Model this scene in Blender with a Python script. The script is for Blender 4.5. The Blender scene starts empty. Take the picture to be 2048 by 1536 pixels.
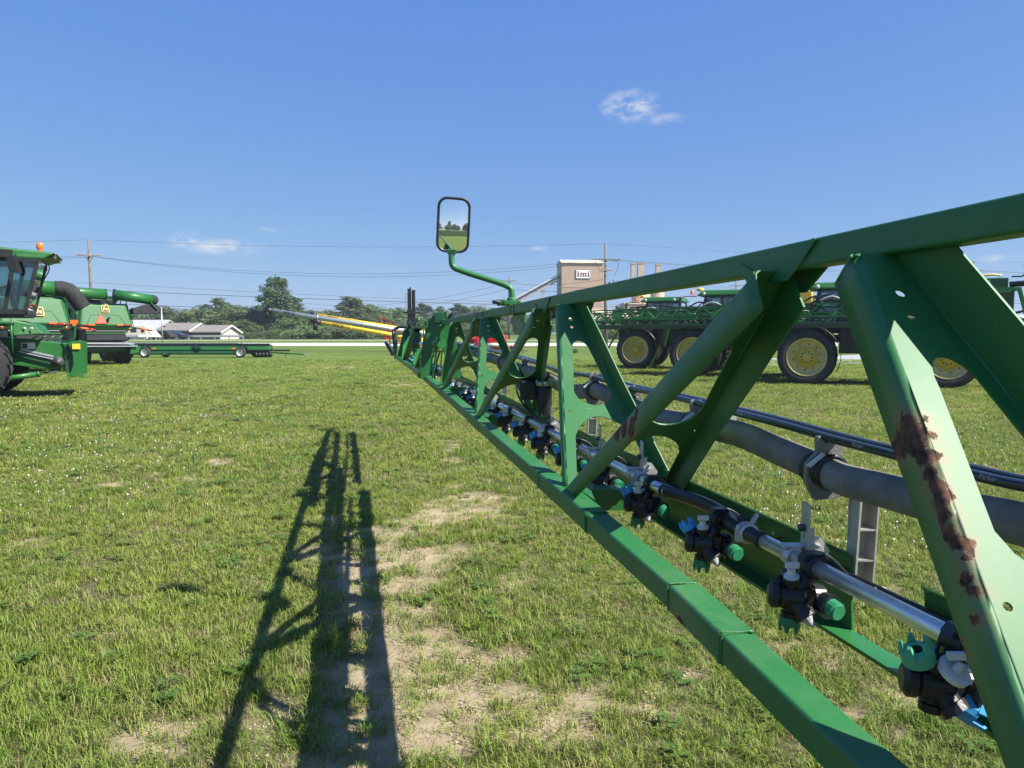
import bpy, bmesh, math, random
import numpy as np
from mathutils import Vector, Matrix, Quaternion, noise as mnoise
from mathutils.geometry import tessellate_polygon

random.seed(11)
rng = np.random.default_rng(11)
SC = bpy.context.scene
COL = SC.collection
R = math.radians

# ------------------------------------------------------------------ camera
F = 1480.0                      # focal length in pixels of a 2048 wide frame
CAMH = 1.7
PIT = math.atan(103.0 / F)
CP, SP = math.cos(PIT), math.sin(PIT)
cam_data = bpy.data.cameras.new('camera')
cam_data.sensor_width = 36.0
cam_data.lens = F / 2048.0 * 36.0
cam_data.clip_start = 0.02
cam_data.clip_end = 6000.0
cam = bpy.data.objects.new('camera', cam_data)
COL.objects.link(cam)
cam.location = (0, 0, CAMH)
cam.rotation_euler = (math.pi / 2 - PIT, 0, 0)
SC.camera = cam

# ------------------------------------------------------------------ sun, sky, exposure
SUN_SHIFT = Vector((-0.84, 0.40, -1.0))         # how a shadow falls per metre of height
to_sun = -SUN_SHIFT.normalized()
SUN_EL = math.asin(to_sun.z)
SUN_AZ = math.atan2(to_sun.x, to_sun.y)          # clockwise from +Y
sun_data = bpy.data.lights.new('sun', 'SUN')
sun_data.energy = 5.0
sun_data.angle = R(0.55)
sun_data.color = (1.0, 0.955, 0.87)
sun = bpy.data.objects.new('sun', sun_data)
COL.objects.link(sun)
sun.location = (30, -4, 40)
sun.rotation_euler = SUN_SHIFT.to_track_quat('-Z', 'Y').to_euler()

world = bpy.data.worlds.new('World')
SC.world = world
world.use_nodes = True
wn, wl = world.node_tree.nodes, world.node_tree.links
wn.clear()
w_out = wn.new('ShaderNodeOutputWorld')
w_bg = wn.new('ShaderNodeBackground')
w_bg.inputs['Strength'].default_value = 0.10
sky = wn.new('ShaderNodeTexSky')
sky.sky_type = 'NISHITA'
sky.sun_disc = False
sky.sun_elevation = SUN_EL
sky.sun_rotation = SUN_AZ
sky.altitude = 200.0
sky.air_density = 1.0
sky.dust_density = 0.35
sky.ozone_density = 3.5
# small clouds at fixed directions of the sky dome
w_tc = wn.new('ShaderNodeTexCoord')
w_noise = wn.new('ShaderNodeTexNoise')
w_noise.inputs['Scale'].default_value = 34.0
w_noise.inputs['Detail'].default_value = 10.0
w_noise.inputs['Roughness'].default_value = 0.68
w_map = wn.new('ShaderNodeMapping')
w_map.inputs['Scale'].default_value = (1.0, 1.0, 2.1)
wl.new(w_tc.outputs['Generated'], w_map.inputs['Vector'])
wl.new(w_map.outputs['Vector'], w_noise.inputs['Vector'])


def wmath(op, a, b=None, clamp=False):
    n = wn.new('ShaderNodeMath'); n.operation = op; n.use_clamp = clamp
    for i, x in enumerate((a, b)):
        if x is None:
            continue
        if isinstance(x, (int, float)):
            n.inputs[i].default_value = x
        else:
            wl.new(x, n.inputs[i])
    return n.outputs[0]


def pix_dir(u, v):
    xc, up = (u - 1024) / F, (768 - v) / F
    return Vector((xc, CP + up * SP, -SP + up * CP)).normalized()


cloud_sum = None
for (u, v, su, sv, amt) in ((1262, 212, 62, 32, 1.0), (1330, 238, 44, 12, 0.55), (1225, 212, 30, 14, 0.6),
                            (440, 494, 95, 17, 1.1), (375, 480, 34, 18, 1.1), (1080, 504, 26, 15, 1.1),
                            (538, 458, 22, 8, 0.5), (1990, 518, 30, 9, 0.6)):
    dv = pix_dir(u, v)
    sub = wn.new('ShaderNodeVectorMath'); sub.operation = 'SUBTRACT'
    wl.new(w_tc.outputs['Generated'], sub.inputs[0]); sub.inputs[1].default_value = dv
    mul = wn.new('ShaderNodeVectorMath'); mul.operation = 'MULTIPLY'
    mul.inputs[1].default_value = (F / su, F / su, F / sv)
    wl.new(sub.outputs[0], mul.inputs[0])
    ln = wn.new('ShaderNodeVectorMath'); ln.operation = 'LENGTH'
    wl.new(mul.outputs[0], ln.inputs[0])
    m = wmath('MULTIPLY', wmath('SUBTRACT', 1.0, ln.outputs['Value'], True), amt)
    cloud_sum = m if cloud_sum is None else wmath('MAXIMUM', cloud_sum, m)
c1 = wmath('MULTIPLY', wmath('SUBTRACT', w_noise.outputs['Fac'], 0.42), 5.0, True)
c2 = wmath('MULTIPLY', wmath('POWER', cloud_sum, 0.8), c1, True)
w_mix = wn.new('ShaderNodeMix'); w_mix.data_type = 'RGBA'
w_mix.inputs[7].default_value = (3.45, 3.65, 4.0, 1)
wl.new(wmath('MULTIPLY', c2, 1.0, True), w_mix.inputs[0])
# the camera's soft tone curve for the sky, the same over the whole dome
w_sep = wn.new('ShaderNodeSeparateColor'); w_cmb = wn.new('ShaderNodeCombineColor')
wl.new(sky.outputs[0], w_sep.inputs[0])
for i, (c_, g_) in enumerate(((0.385, 0.72), (0.505, 0.55), (0.775, 0.17))):
    wl.new(wmath('MULTIPLY', wmath('POWER', wmath('MULTIPLY', w_sep.outputs[i], 0.1768), g_), c_ * 4.665), w_cmb.inputs[i])
wl.new(w_cmb.outputs[0], w_mix.inputs[6])
wl.new(w_mix.outputs[2], w_bg.inputs['Color'])
wl.new(w_bg.outputs[0], w_out.inputs['Surface'])

SC.view_settings.view_transform = 'Standard'
SC.view_settings.look = 'None'
SC.view_settings.exposure = 1.1
SC.view_settings.gamma = 1.0
SC.view_settings.use_curve_mapping = False
SC.cycles.max_bounces = 8
SC.cycles.transparent_max_bounces = 12
SC.cycles.sample_clamp_indirect = 6.0


# ------------------------------------------------------------------ picture helpers (only used to find places)
def W(u, v, d):
    xc, up = (u - 1024) / F * d, (768 - v) / F * d
    return Vector((xc, d * CP + up * SP, CAMH - d * SP + up * CP))


def ground_pt(u, v):
    w = W(u, v, 1.0)
    t = CAMH / (CAMH - w.z)
    return Vector((w.x * t, w.y * t, 0))


def XU(u, d):
    return (u - 1024) / F * d


def ZV(v, d):
    return CAMH + (665 - v) / F * d


# ------------------------------------------------------------------ materials
MATS = {}


def new_mat(name):
    m = bpy.data.materials.new(name); m.use_nodes = True
    nt = m.node_tree
    return m, nt, nt.nodes['Principled BSDF']


def mat(name, col, rough=0.5, metal=0.0, coat=0.0, var=0.12, scale=6.0, bump=0.0, bscale=60.0, spec=0.5, dirt=None, dscale=3.0, damt=0.5):
    """procedural paint/plastic/metal: base colour with noise variation, optional dirt and fine bump"""
    m, nt, p = new_mat(name)
    N, L = nt.nodes, nt.links
    tc = N.new('ShaderNodeTexCoord')
    nz = N.new('ShaderNodeTexNoise'); nz.inputs['Scale'].default_value = scale; nz.inputs['Detail'].default_value = 5
    L.new(tc.outputs['Object'], nz.inputs['Vector'])
    ramp = N.new('ShaderNodeMapRange')
    ramp.inputs['From Min'].default_value = 0.3; ramp.inputs['From Max'].default_value = 0.7
    ramp.inputs['To Min'].default_value = 1 - var; ramp.inputs['To Max'].default_value = 1 + var
    L.new(nz.outputs['Fac'], ramp.inputs['Value'])
    mx = N.new('ShaderNodeVectorMath'); mx.operation = 'SCALE'
    mx.inputs[0].default_value = col[:3]
    L.new(ramp.outputs[0], mx.inputs['Scale'])
    out = mx.outputs[0]
    if dirt is not None:
        n2 = N.new('ShaderNodeTexNoise'); n2.inputs['Scale'].default_value = dscale; n2.inputs['Detail'].default_value = 8
        n2.inputs['Roughness'].default_value = 0.7
        L.new(tc.outputs['Object'], n2.inputs['Vector'])
        r2 = N.new('ShaderNodeMapRange'); r2.inputs['From Min'].default_value = 0.5; r2.inputs['From Max'].default_value = 0.72
        r2.inputs['To Max'].default_value = damt
        L.new(n2.outputs['Fac'], r2.inputs['Value'])
        mm = N.new('ShaderNodeMix'); mm.data_type = 'RGBA'
        L.new(r2.outputs[0], mm.inputs[0]); L.new(out, mm.inputs[6]); mm.inputs[7].default_value = (*dirt, 1)
        out = mm.outputs[2]
    L.new(out, p.inputs['Base Color'])
    rr = N.new('ShaderNodeMapRange')
    rr.inputs['To Min'].default_value = max(0.03, rough - 0.08); rr.inputs['To Max'].default_value = min(1, rough + 0.1)
    L.new(nz.outputs['Fac'], rr.inputs['Value']); L.new(rr.outputs[0], p.inputs['Roughness'])
    p.inputs['Metallic'].default_value = metal
    p.inputs['Coat Weight'].default_value = coat
    p.inputs['Coat Roughness'].default_value = 0.12
    p.inputs['Specular IOR Level'].default_value = spec
    if bump:
        nb = N.new('ShaderNodeTexNoise'); nb.inputs['Scale'].default_value = bscale; nb.inputs['Detail'].default_value = 4
        L.new(tc.outputs['Object'], nb.inputs['Vector'])
        b = N.new('ShaderNodeBump'); b.inputs['Strength'].default_value = bump; b.inputs['Distance'].default_value = 0.02
        L.new(nb.outputs['Fac'], b.inputs['Height']); L.new(b.outputs[0], p.inputs['Normal'])
    MATS[name] = m
    return m


GREEN = (0.022, 0.150, 0.040)
mat('green', (0.017, 0.133, 0.031), 0.42, coat=0.10, var=0.10, scale=5, dirt=(0.16, 0.15, 0.10), dscale=2.5, damt=0.16)
mat('green_far', (0.011, 0.108, 0.019), 0.46, coat=0.08, var=0.10, scale=2, dirt=(0.14, 0.14, 0.08), dscale=1.3, damt=0.2)
mat('green_dark', (0.010, 0.070, 0.022), 0.4, coat=0.15, var=0.15, scale=3, dirt=(0.10, 0.10, 0.07), dscale=2, damt=0.3)
mat('green_boom', (0.022, 0.170, 0.034), 0.45, coat=0.05, var=0.12, scale=3, dirt=(0.14, 0.14, 0.08), dscale=1.3, damt=0.2)
mat('yellow', (0.62, 0.44, 0.035), 0.42, coat=0.15, var=0.10, dirt=(0.30, 0.26, 0.17), dscale=2.2, damt=0.45)
mat('yellow_dusty', (0.58, 0.47, 0.16), 0.55, var=0.12, dirt=(0.45, 0.40, 0.26), dscale=2.2, damt=0.6)
mat('yellow_tube', (0.72, 0.46, 0.03), 0.4, coat=0.2, var=0.06)
mat('black', (0.012, 0.013, 0.015), 0.45, var=0.25, scale=9, bump=0.05)
mat('black_plastic', (0.010, 0.010, 0.012), 0.38, var=0.2, scale=20, bump=0.05, bscale=200)
mat('rubber', (0.022, 0.023, 0.025), 0.8, var=0.3, scale=3, bump=0.15, bscale=25, dirt=(0.10, 0.09, 0.075), dscale=2.0, damt=0.5)
mat('rubber_grey', (0.026, 0.026, 0.028), 0.85, spec=0.3, var=0.2, scale=3, bump=0.15, bscale=25, dirt=(0.07, 0.065, 0.055), dscale=1.5, damt=0.5)
mat('hose_grey', (0.150, 0.145, 0.130), 0.72, var=0.22, scale=14, bump=0.12, bscale=140, dirt=(0.27, 0.25, 0.21), dscale=7, damt=0.5)
mat('hydraulic', (0.018, 0.021, 0.026), 0.22, var=0.2, scale=20, coat=0.25)
mat('aluminium', (0.50, 0.49, 0.46), 0.45, metal=0.55, var=0.10, scale=30, bump=0.1, bscale=150)
mat('cast_grey', (0.20, 0.195, 0.18), 0.5, metal=0.3, var=0.25, scale=25, bump=0.15, bscale=120)
mat('stainless', (0.74, 0.73, 0.70), 0.33, metal=0.85, var=0.06, scale=40)
mat('chrome', (0.75, 0.75, 0.76), 0.1, metal=1.0, var=0.03)
mat('nozzle_blue', (0.035, 0.27, 0.55), 0.45, var=0.06)
mat('nozzle_green', (0.02, 0.19, 0.085), 0.45, var=0.06)
mat('nozzle_mint', (0.08, 0.34, 0.19), 0.5, var=0.06)
mat('nozzle_white', (0.58, 0.58, 0.54), 0.5, var=0.06)
mat('nozzle_grey', (0.38, 0.38, 0.38), 0.5, var=0.08)
mat('red', (0.62, 0.020, 0.018), 0.35, coat=0.2, var=0.08)
mat('orange', (0.85, 0.13, 0.02), 0.4, var=0.05)
mat('red_orange', (0.85, 0.06, 0.015), 0.5, var=0.05)
mat('amber', (0.75, 0.16, 0.02), 0.15, coat=0.5, var=0.05)
mat('lamp_red', (0.35, 0.015, 0.01), 0.15, coat=0.5, var=0.05)
mat('white', (0.74, 0.74, 0.72), 0.5, var=0.05)
mat('rim_white', (0.70, 0.70, 0.68), 0.4, var=0.08)
mat('galvanised', (0.42, 0.44, 0.45), 0.45, metal=0.6, var=0.12, scale=8)
mat('steel_dark', (0.07, 0.07, 0.07), 0.5, metal=0.4, var=0.2)
mat('rusty_steel', (0.13, 0.075, 0.045), 0.8, var=0.35, scale=8)
mat('chopper', (0.014, 0.015, 0.017), 0.7, var=0.2, scale=3, spec=0.2)
mat('wood_pole', (0.16, 0.125, 0.095), 0.85, var=0.25, scale=4, bump=0.2)
mat('wire', (0.03, 0.03, 0.035), 0.6, var=0.1)
mat('tan_metal', (0.42, 0.30, 0.215), 0.6, var=0.05, scale=0.6, dirt=(0.33, 0.235, 0.17), dscale=0.25, damt=0.35)
mat('tan_roof', (0.62, 0.50, 0.36), 0.55, var=0.05, scale=0.5)
mat('concrete', (0.43, 0.34, 0.26), 0.85, var=0.1, scale=0.5)
mat('brown_siding', (0.115, 0.088, 0.074), 0.8, var=0.10, scale=2)
mat('shingle', (0.185, 0.165, 0.150), 0.9, var=0.18, scale=3, bump=0.2, bscale=15)
mat('shingle_grey', (0.34, 0.34, 0.34), 0.9, var=0.15, scale=3)
mat('cream', (0.60, 0.52, 0.43), 0.75, var=0.05)
mat('blue_grey', (0.27, 0.32, 0.38), 0.6, var=0.06, scale=0.7)
mat('sign_pale', (0.55, 0.60, 0.66), 0.6, var=0.05)
mat('sign_text', (0.10, 0.12, 0.16), 0.6, var=0.05)
mat('maroon', (0.16, 0.012, 0.03), 0.5, var=0.05)
mat('navy_paint', (0.012, 0.016, 0.028), 0.2, coat=0.6, var=0.05)
mat('dark_glass', (0.012, 0.018, 0.022), 0.06, var=0.05, spec=0.8)
mat('bin_grey', (0.06, 0.07, 0.08), 0.6, var=0.12)
mat('bark', (0.075, 0.058, 0.043), 0.9, var=0.25, scale=3, bump=0.3)
mat('seat_grey', (0.10, 0.10, 0.105), 0.8, var=0.1)


def glass_mat(name, tint, alpha):
    m, nt, p = new_mat(name)
    N, L = nt.nodes, nt.links
    out = N['Material Output']
    tr = N.new('ShaderNodeBsdfTransparent'); tr.inputs[0].default_value = (*tint, 1)
    gl = N.new('ShaderNodeBsdfGlossy'); gl.inputs['Roughness'].default_value = 0.02; gl.inputs[0].default_value = (0.9, 0.95, 1, 1)
    fr = N.new('ShaderNodeFresnel'); fr.inputs[0].default_value = 1.5
    nz = N.new('ShaderNodeTexNoise'); nz.inputs['Scale'].default_value = 3
    ad = N.new('ShaderNodeMath'); ad.operation = 'MULTIPLY_ADD'; ad.inputs[1].default_value = alpha
    L.new(nz.outputs['Fac'], ad.inputs[0]); L.new(fr.outputs[0], ad.inputs[2])
    mx = N.new('ShaderNodeMixShader')
    L.new(ad.outputs[0], mx.inputs[0]); L.new(tr.outputs[0], mx.inputs[1]); L.new(gl.outputs[0], mx.inputs[2])
    L.new(mx.outputs[0], out.inputs['Surface'])
    MATS[name] = m


glass_mat('cab_glass', (0.62, 0.74, 0.74), 0.06)
glass_mat('cab_glass_dark', (0.20, 0.30, 0.32), 0.05)


def mirror_mat():
    m, nt, p = new_mat('mirror_glass')
    N, L = nt.nodes, nt.links
    nz = N.new('ShaderNodeTexNoise'); nz.inputs['Scale'].default_value = 4
    mr = N.new('ShaderNodeMapRange'); mr.inputs['To Min'].default_value = 0.92; mr.inputs['To Max'].default_value = 0.97
    L.new(nz.outputs['Fac'], mr.inputs['Value'])
    cb = N.new('ShaderNodeCombineXYZ')
    for i in range(3):
        L.new(mr.outputs[0], cb.inputs[i])
    L.new(cb.outputs[0], p.inputs['Base Color'])
    p.inputs['Metallic'].default_value = 1.0
    p.inputs['Roughness'].default_value = 0.01
    MATS['mirror_glass'] = m


mirror_mat()


def rust_paint(name, spots, base=(0.017, 0.133, 0.033)):
    """green paint worn through to rust round given places on the boom"""
    m, nt, p = new_mat(name)
    N, L = nt.nodes, nt.links
    geo = N.new('ShaderNodeNewGeometry')
    nz = N.new('ShaderNodeTexNoise'); nz.inputs['Scale'].default_value = 34; nz.inputs['Detail'].default_value = 7
    nz.inputs['Roughness'].default_value = 0.65
    L.new(geo.outputs['Position'], nz.inputs['Vector'])
    cur = None
    for (c, r) in spots:
        d = N.new('ShaderNodeVectorMath'); d.operation = 'DISTANCE'
        L.new(geo.outputs['Position'], d.inputs[0]); d.inputs[1].default_value = c
        s = N.new('ShaderNodeMath'); s.operation = 'SUBTRACT'; L.new(d.outputs['Value'], s.inputs[0]); s.inputs[1].default_value = r
        if cur is None:
            cur = s.outputs[0]
        else:
            mn = N.new('ShaderNodeMath'); mn.operation = 'MINIMUM'
            L.new(cur, mn.inputs[0]); L.new(s.outputs[0], mn.inputs[1]); cur = mn.outputs[0]
    ma = N.new('ShaderNodeMath'); ma.operation = 'MULTIPLY_ADD'
    L.new(nz.outputs['Fac'], ma.inputs[0]); ma.inputs[1].default_value = 0.07; L.new(cur, ma.inputs[2])
    mr = N.new('ShaderNodeMapRange')
    mr.inputs['From Min'].default_value = 0.036; mr.inputs['From Max'].default_value = 0.032
    L.new(ma.outputs[0], mr.inputs['Value'])
    fd = N.new('ShaderNodeMapRange')          # faded, chalky paint round the rust
    fd.inputs['From Min'].default_value = 0.10; fd.inputs['From Max'].default_value = 0.035
    fd.inputs['To Max'].default_value = 0.35
    L.new(ma.outputs[0], fd.inputs['Value'])
    n2 = N.new('ShaderNodeTexNoise'); n2.inputs['Scale'].default_value = 70; n2.inputs['Detail'].default_value = 6
    L.new(geo.outputs['Position'], n2.inputs['Vector'])
    cr = N.new('ShaderNodeValToRGB')
    cr.color_ramp.elements[0].position = 0.35; cr.color_ramp.elements[0].color = (0.022, 0.013, 0.010, 1)
    cr.color_ramp.elements[1].position = 0.70; cr.color_ramp.elements[1].color = (0.16, 0.072, 0.036, 1)
    L.new(n2.outputs['Fac'], cr.inputs[0])
    n3 = N.new('ShaderNodeTexNoise'); n3.inputs['Scale'].default_value = 6; n3.inputs['Detail'].default_value = 6
    L.new(geo.outputs['Position'], n3.inputs['Vector'])
    mg = N.new('ShaderNodeMix'); mg.data_type = 'RGBA'
    mg.inputs[6].default_value = (*[c * 0.9 for c in base], 1); mg.inputs[7].default_value = (*[c * 1.15 for c in base], 1)
    L.new(n3.outputs['Fac'], mg.inputs[0])
    n5 = N.new('ShaderNodeTexNoise'); n5.inputs['Scale'].default_value = 3.2; n5.inputs['Detail'].default_value = 9; n5.inputs['Roughness'].default_value = 0.72
    L.new(geo.outputs['Position'], n5.inputs['Vector'])
    du = N.new('ShaderNodeMapRange'); du.inputs['From Min'].default_value = 0.46; du.inputs['From Max'].default_value = 0.66; du.inputs['To Max'].default_value = 0.34
    L.new(n5.outputs['Fac'], du.inputs['Value'])
    md_ = N.new('ShaderNodeMix'); md_.data_type = 'RGBA'; md_.inputs[7].default_value = (0.15, 0.21, 0.115, 1)
    L.new(du.outputs[0], md_.inputs[0]); L.new(mg.outputs[2], md_.inputs[6])
    mp = N.new('ShaderNodeMapping'); mp.inputs['Rotation'].default_value = (0.5, 0.9, 0.3); mp.inputs['Scale'].default_value = (14, 260, 40)
    L.new(geo.outputs['Position'], mp.inputs['Vector'])
    n6 = N.new('ShaderNodeTexNoise'); n6.inputs['Scale'].default_value = 1.0; n6.inputs['Detail'].default_value = 3
    L.new(mp.outputs[0], n6.inputs['Vector'])
    sc_ = N.new('ShaderNodeMapRange'); sc_.inputs['From Min'].default_value = 0.715; sc_.inputs['From Max'].default_value = 0.76; sc_.inputs['To Max'].default_value = 0.55
    L.new(n6.outputs['Fac'], sc_.inputs['Value'])
    ms_ = N.new('ShaderNodeMix'); ms_.data_type = 'RGBA'; ms_.inputs[7].default_value = (0.22, 0.30, 0.20, 1)
    L.new(sc_.outputs[0], ms_.inputs[0]); L.new(md_.outputs[2], ms_.inputs[6])
    m0 = N.new('ShaderNodeMix'); m0.data_type = 'RGBA'
    L.new(fd.outputs[0], m0.inputs[0]); L.new(ms_.outputs[2], m0.inputs[6]); m0.inputs[7].default_value = (0.17, 0.25, 0.12, 1)
    st = N.new('ShaderNodeMapRange'); st.inputs['From Min'].default_value = 0.050; st.inputs['From Max'].default_value = 0.034; st.inputs['To Max'].default_value = 0.75
    L.new(ma.outputs[0], st.inputs['Value'])
    m1 = N.new('ShaderNodeMix'); m1.data_type = 'RGBA'
    L.new(st.outputs[0], m1.inputs[0]); L.new(m0.outputs[2], m1.inputs[6]); m1.inputs[7].default_value = (0.20, 0.125, 0.055, 1)
    m2 = N.new('ShaderNodeMix'); m2.data_type = 'RGBA'
    L.new(mr.outputs[0], m2.inputs[0]); L.new(m1.outputs[2], m2.inputs[6]); L.new(cr.outputs[0], m2.inputs[7])
    L.new(m2.outputs[2], p.inputs['Base Color'])
    ro = N.new('ShaderNodeMapRange'); ro.inputs['To Min'].default_value = 0.52; ro.inputs['To Max'].default_value = 0.9
    L.new(mr.outputs[0], ro.inputs['Value']); L.new(ro.outputs[0], p.inputs['Roughness'])
    ct = N.new('ShaderNodeMapRange'); ct.inputs['To Min'].default_value = 0.06; ct.inputs['To Max'].default_value = 0.0
    L.new(mr.outputs[0], ct.inputs['Value']); L.new(ct.outputs[0], p.inputs['Coat Weight'])
    bp = N.new('ShaderNodeBump'); bp.inputs['Strength'].default_value = 0.5; bp.inputs['Distance'].default_value = 0.004
    sb = N.new('ShaderNodeMath'); sb.operation = 'MULTIPLY_ADD'; sb.inputs[1].default_value = -0.8
    L.new(mr.outputs[0], sb.inputs[0])
    m4 = N.new('ShaderNodeMath'); m4.operation = 'MULTIPLY'; L.new(mr.outputs[0], m4.inputs[0]); L.new(n2.outputs['Fac'], m4.inputs[1])
    L.new(m4.outputs[0], sb.inputs[2]); L.new(sb.outputs[0], bp.inputs['Height']); L.new(bp.outputs[0], p.inputs['Normal'])
    MATS[name] = m


# ------------------------------------------------------------------ mesh builder
def V(*a):
    return Vector(a) if len(a) > 1 else Vector(a[0])


def frame_from(axis, up=(0, 0, 1)):
    z = Vector(axis).normalized(); up = Vector(up)
    if abs(z.dot(up.normalized())) > 0.98:
        up = Vector((1, 0, 0)) if abs(z.x) < 0.9 else Vector((0, 1, 0))
    x = up.cross(z).normalized(); y = z.cross(x)
    return x, y, z


class MB:
    def __init__(s):
        s.v, s.f, s.s = [], [], []
        s.flat = False

    def add(s, verts, faces, smooth=False):
        b = len(s.v)
        s.v += [tuple(p) for p in verts]
        s.f += [tuple(b + i for i in f) for f in faces]
        s.s += [smooth] * len(faces)
        return s

    def box(s, lo, hi):
        (a, b, c), (d, e, f) = lo, hi
        return s.add([(a, b, c), (d, b, c), (d, e, c), (a, e, c), (a, b, f), (d, b, f), (d, e, f), (a, e, f)],
                     [(0, 3, 2, 1), (4, 5, 6, 7), (0, 1, 5, 4), (1, 2, 6, 5), (2, 3, 7, 6), (3, 0, 4, 7)])

    def cbox(s, c, size):
        return s.box([c[i] - size[i] / 2 for i in range(3)], [c[i] + size[i] / 2 for i in range(3)])

    def hexa(s, pts):      # 8 points, bottom 4 then top 4
        return s.add(pts, [(0, 3, 2, 1), (4, 5, 6, 7), (0, 1, 5, 4), (1, 2, 6, 5), (2, 3, 7, 6), (3, 0, 4, 7)])

    def sweep(s, path, section, up=(0, 0, 1), caps=True, smooth=False, scales=None):
        path = [Vector(p) for p in path]
        n = len(section); vs = []
        for i, p in enumerate(path):
            t = (path[min(i + 1, len(path) - 1)] - path[max(i - 1, 0)])
            x, y, z = frame_from(t, up)
            k = scales[i] if scales else 1
            vs += [p + x * a * k + y * b * k for a, b in section]
        fs = []
        for i in range(len(path) - 1):
            for j in range(n):
                a, b = i * n + j, i * n + (j + 1) % n
                fs.append((a, b, b + n, a + n))
        s.add(vs, fs, smooth)
        if caps:
            b = len(s.v) - len(vs)
            s.f.append(tuple(b + j for j in reversed(range(n)))); s.s.append(False)
            s.f.append(tuple(b + (len(path) - 1) * n + j for j in range(n))); s.s.append(False)
        return s

    def bar(s, p0, p1, w, h, up=(0, 0, 1)):
        return s.sweep([p0, p1], [(-w / 2, -h / 2), (w / 2, -h / 2), (w / 2, h / 2), (-w / 2, h / 2)], up)

    def rbar(s, path, w, h, r=0.006, up=(0, 0, 1), seg=3):
        return s.sweep(path, rrect(w, h, r, seg), up)

    def tube(s, path, r, n=10, caps=True):
        path = [Vector(p) for p in path]
        rs = r if isinstance(r, (list, tuple)) else [r] * len(path)
        t0 = (path[1] - path[0]).normalized()
        x, y, z = frame_from(t0)
        vs, fs = [], []
        prev = t0
        for i, p in enumerate(path):
            t = (path[min(i + 1, len(path) - 1)] - path[max(i - 1, 0)]).normalized()
            q = prev.rotation_difference(t)
            x = (q @ x).normalized(); y = t.cross(x).normalized(); x = y.cross(t)
            prev = t
            for j in range(n):
                a = 2 * math.pi * j / n
                vs.append(p + (x * math.cos(a) + y * math.sin(a)) * rs[i])
        for i in range(len(path) - 1):
            for j in range(n):
                a, b = i * n + j, i * n + (j + 1) % n
                fs.append((a, b, b + n, a + n))
        s.add(vs, fs, True)
        if caps:
            b = len(s.v) - len(vs)
            s.f.append(tuple(b + j for j in reversed(range(n)))); s.s.append(False)
            s.f.append(tuple(b + (len(path) - 1) * n + j for j in range(n))); s.s.append(False)
        return s

    def lathe(s, prof, o, axis, n=24, smooth=True, up=(0, 0, 1)):
        """prof: (radius, distance along the axis)"""
        x, y, z = frame_from(axis, up); o = Vector(o)
        vs, fs = [], []
        for (r, h) in prof:
            for j in range(n):
                a = 2 * math.pi * j / n
                vs.append(o + z * h + (x * math.cos(a) + y * math.sin(a)) * max(r, 1e-4))
        for i in range(len(prof) - 1):
            for j in range(n):
                a, b = i * n + j, i * n + (j + 1) % n
                fs.append((a, b, b + n, a + n))
        return s.add(vs, fs, smooth and not s.flat)

    def prism(s, poly, o, ux, uy, depth):
        """polygon in the plane (ux, uy) pushed along ux x uy by depth"""
        o, ux, uy = Vector(o), Vector(ux), Vector(uy)
        nrm = ux.cross(uy).normalized() * depth
        a = [o + ux * p[0] + uy * p[1] for p in poly]
        n = len(a)
        fs = [tuple(reversed(range(n))), tuple(range(n, 2 * n))]
        fs += [(i, (i + 1) % n, n + (i + 1) % n, n + i) for i in range(n)]
        return s.add(a + [p + nrm for p in a], fs)

    def ball(s, c, r, n=12, m=8, sc=(1, 1, 1)):
        vs, fs = [], []
        for i in range(m + 1):
            th = math.pi * i / m
            for j in range(n):
                a = 2 * math.pi * j / n
                rr = max(math.sin(th), 1e-3)
                vs.append((c[0] + r * sc[0] * rr * math.cos(a), c[1] + r * sc[1] * rr * math.sin(a), c[2] + r * sc[2] * math.cos(th)))
        for i in range(m):
            for j in range(n):
                a, b = i * n + j, i * n + (j + 1) % n
                fs.append((a, a + n, b + n, b))
        return s.add(vs, fs, True)

    def mesh(s, name):
        me = bpy.data.meshes.new(name)
        me.from_pydata([tuple(p) for p in s.v], [], s.f)
        me.polygons.foreach_set('use_smooth', s.s)
        me.update()
        return me

    def build(s, name, material, parent=None, bevel=0.0, fix=False, solid=0.0):
        me = s.mesh(name)
        if fix:
            bm = bmesh.new(); bm.from_mesh(me)
            bmesh.ops.remove_doubles(bm, verts=bm.verts, dist=2e-5)
            bmesh.ops.recalc_face_normals(bm, faces=bm.faces)
            bm.to_mesh(me); bm.free()
        me.materials.append(MATS[material] if isinstance(material, str) else material)
        o = bpy.data.objects.new(name, me)
        COL.objects.link(o)
        if parent is not None:
            o.parent = parent
        if solid:
            md = o.modifiers.new('thickness', 'SOLIDIFY'); md.thickness = solid; md.offset = 0
        if bevel:
            md = o.modifiers.new('edges', 'BEVEL'); md.width = bevel; md.segments = 2; md.limit_method = 'ANGLE'; md.angle_limit = R(35)
        return o


def rrect(w, h, r, seg=3):
    pts = []
    for cx, cy, a0 in ((w / 2 - r, h / 2 - r, 0), (-w / 2 + r, h / 2 - r, 90), (-w / 2 + r, -h / 2 + r, 180), (w / 2 - r, -h / 2 + r, 270)):
        for k in range(seg + 1):
            a = R(a0 + 90 * k / seg)
            pts.append((cx + r * math.cos(a), cy + r * math.sin(a)))
    return pts


def tag(o, label, cat, group=None):
    o['label'] = label; o['category'] = cat
    if group:
        o['group'] = group
    return o


def thing(name, label, cat, loc=(0, 0, 0), rz=0.0, group=None):
    o = bpy.data.objects.new(name, None)
    COL.objects.link(o)
    o.empty_display_size = 0.3
    o.location = loc; o.rotation_euler = (0, 0, rz)
    return tag(o, label, cat, group)


def struct(o):
    o['kind'] = 'structure'; return o


def stuff(o, label=None, cat=None):
    o['kind'] = 'stuff'
    if label:
        o['label'] = label; o['category'] = cat
    return o


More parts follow.
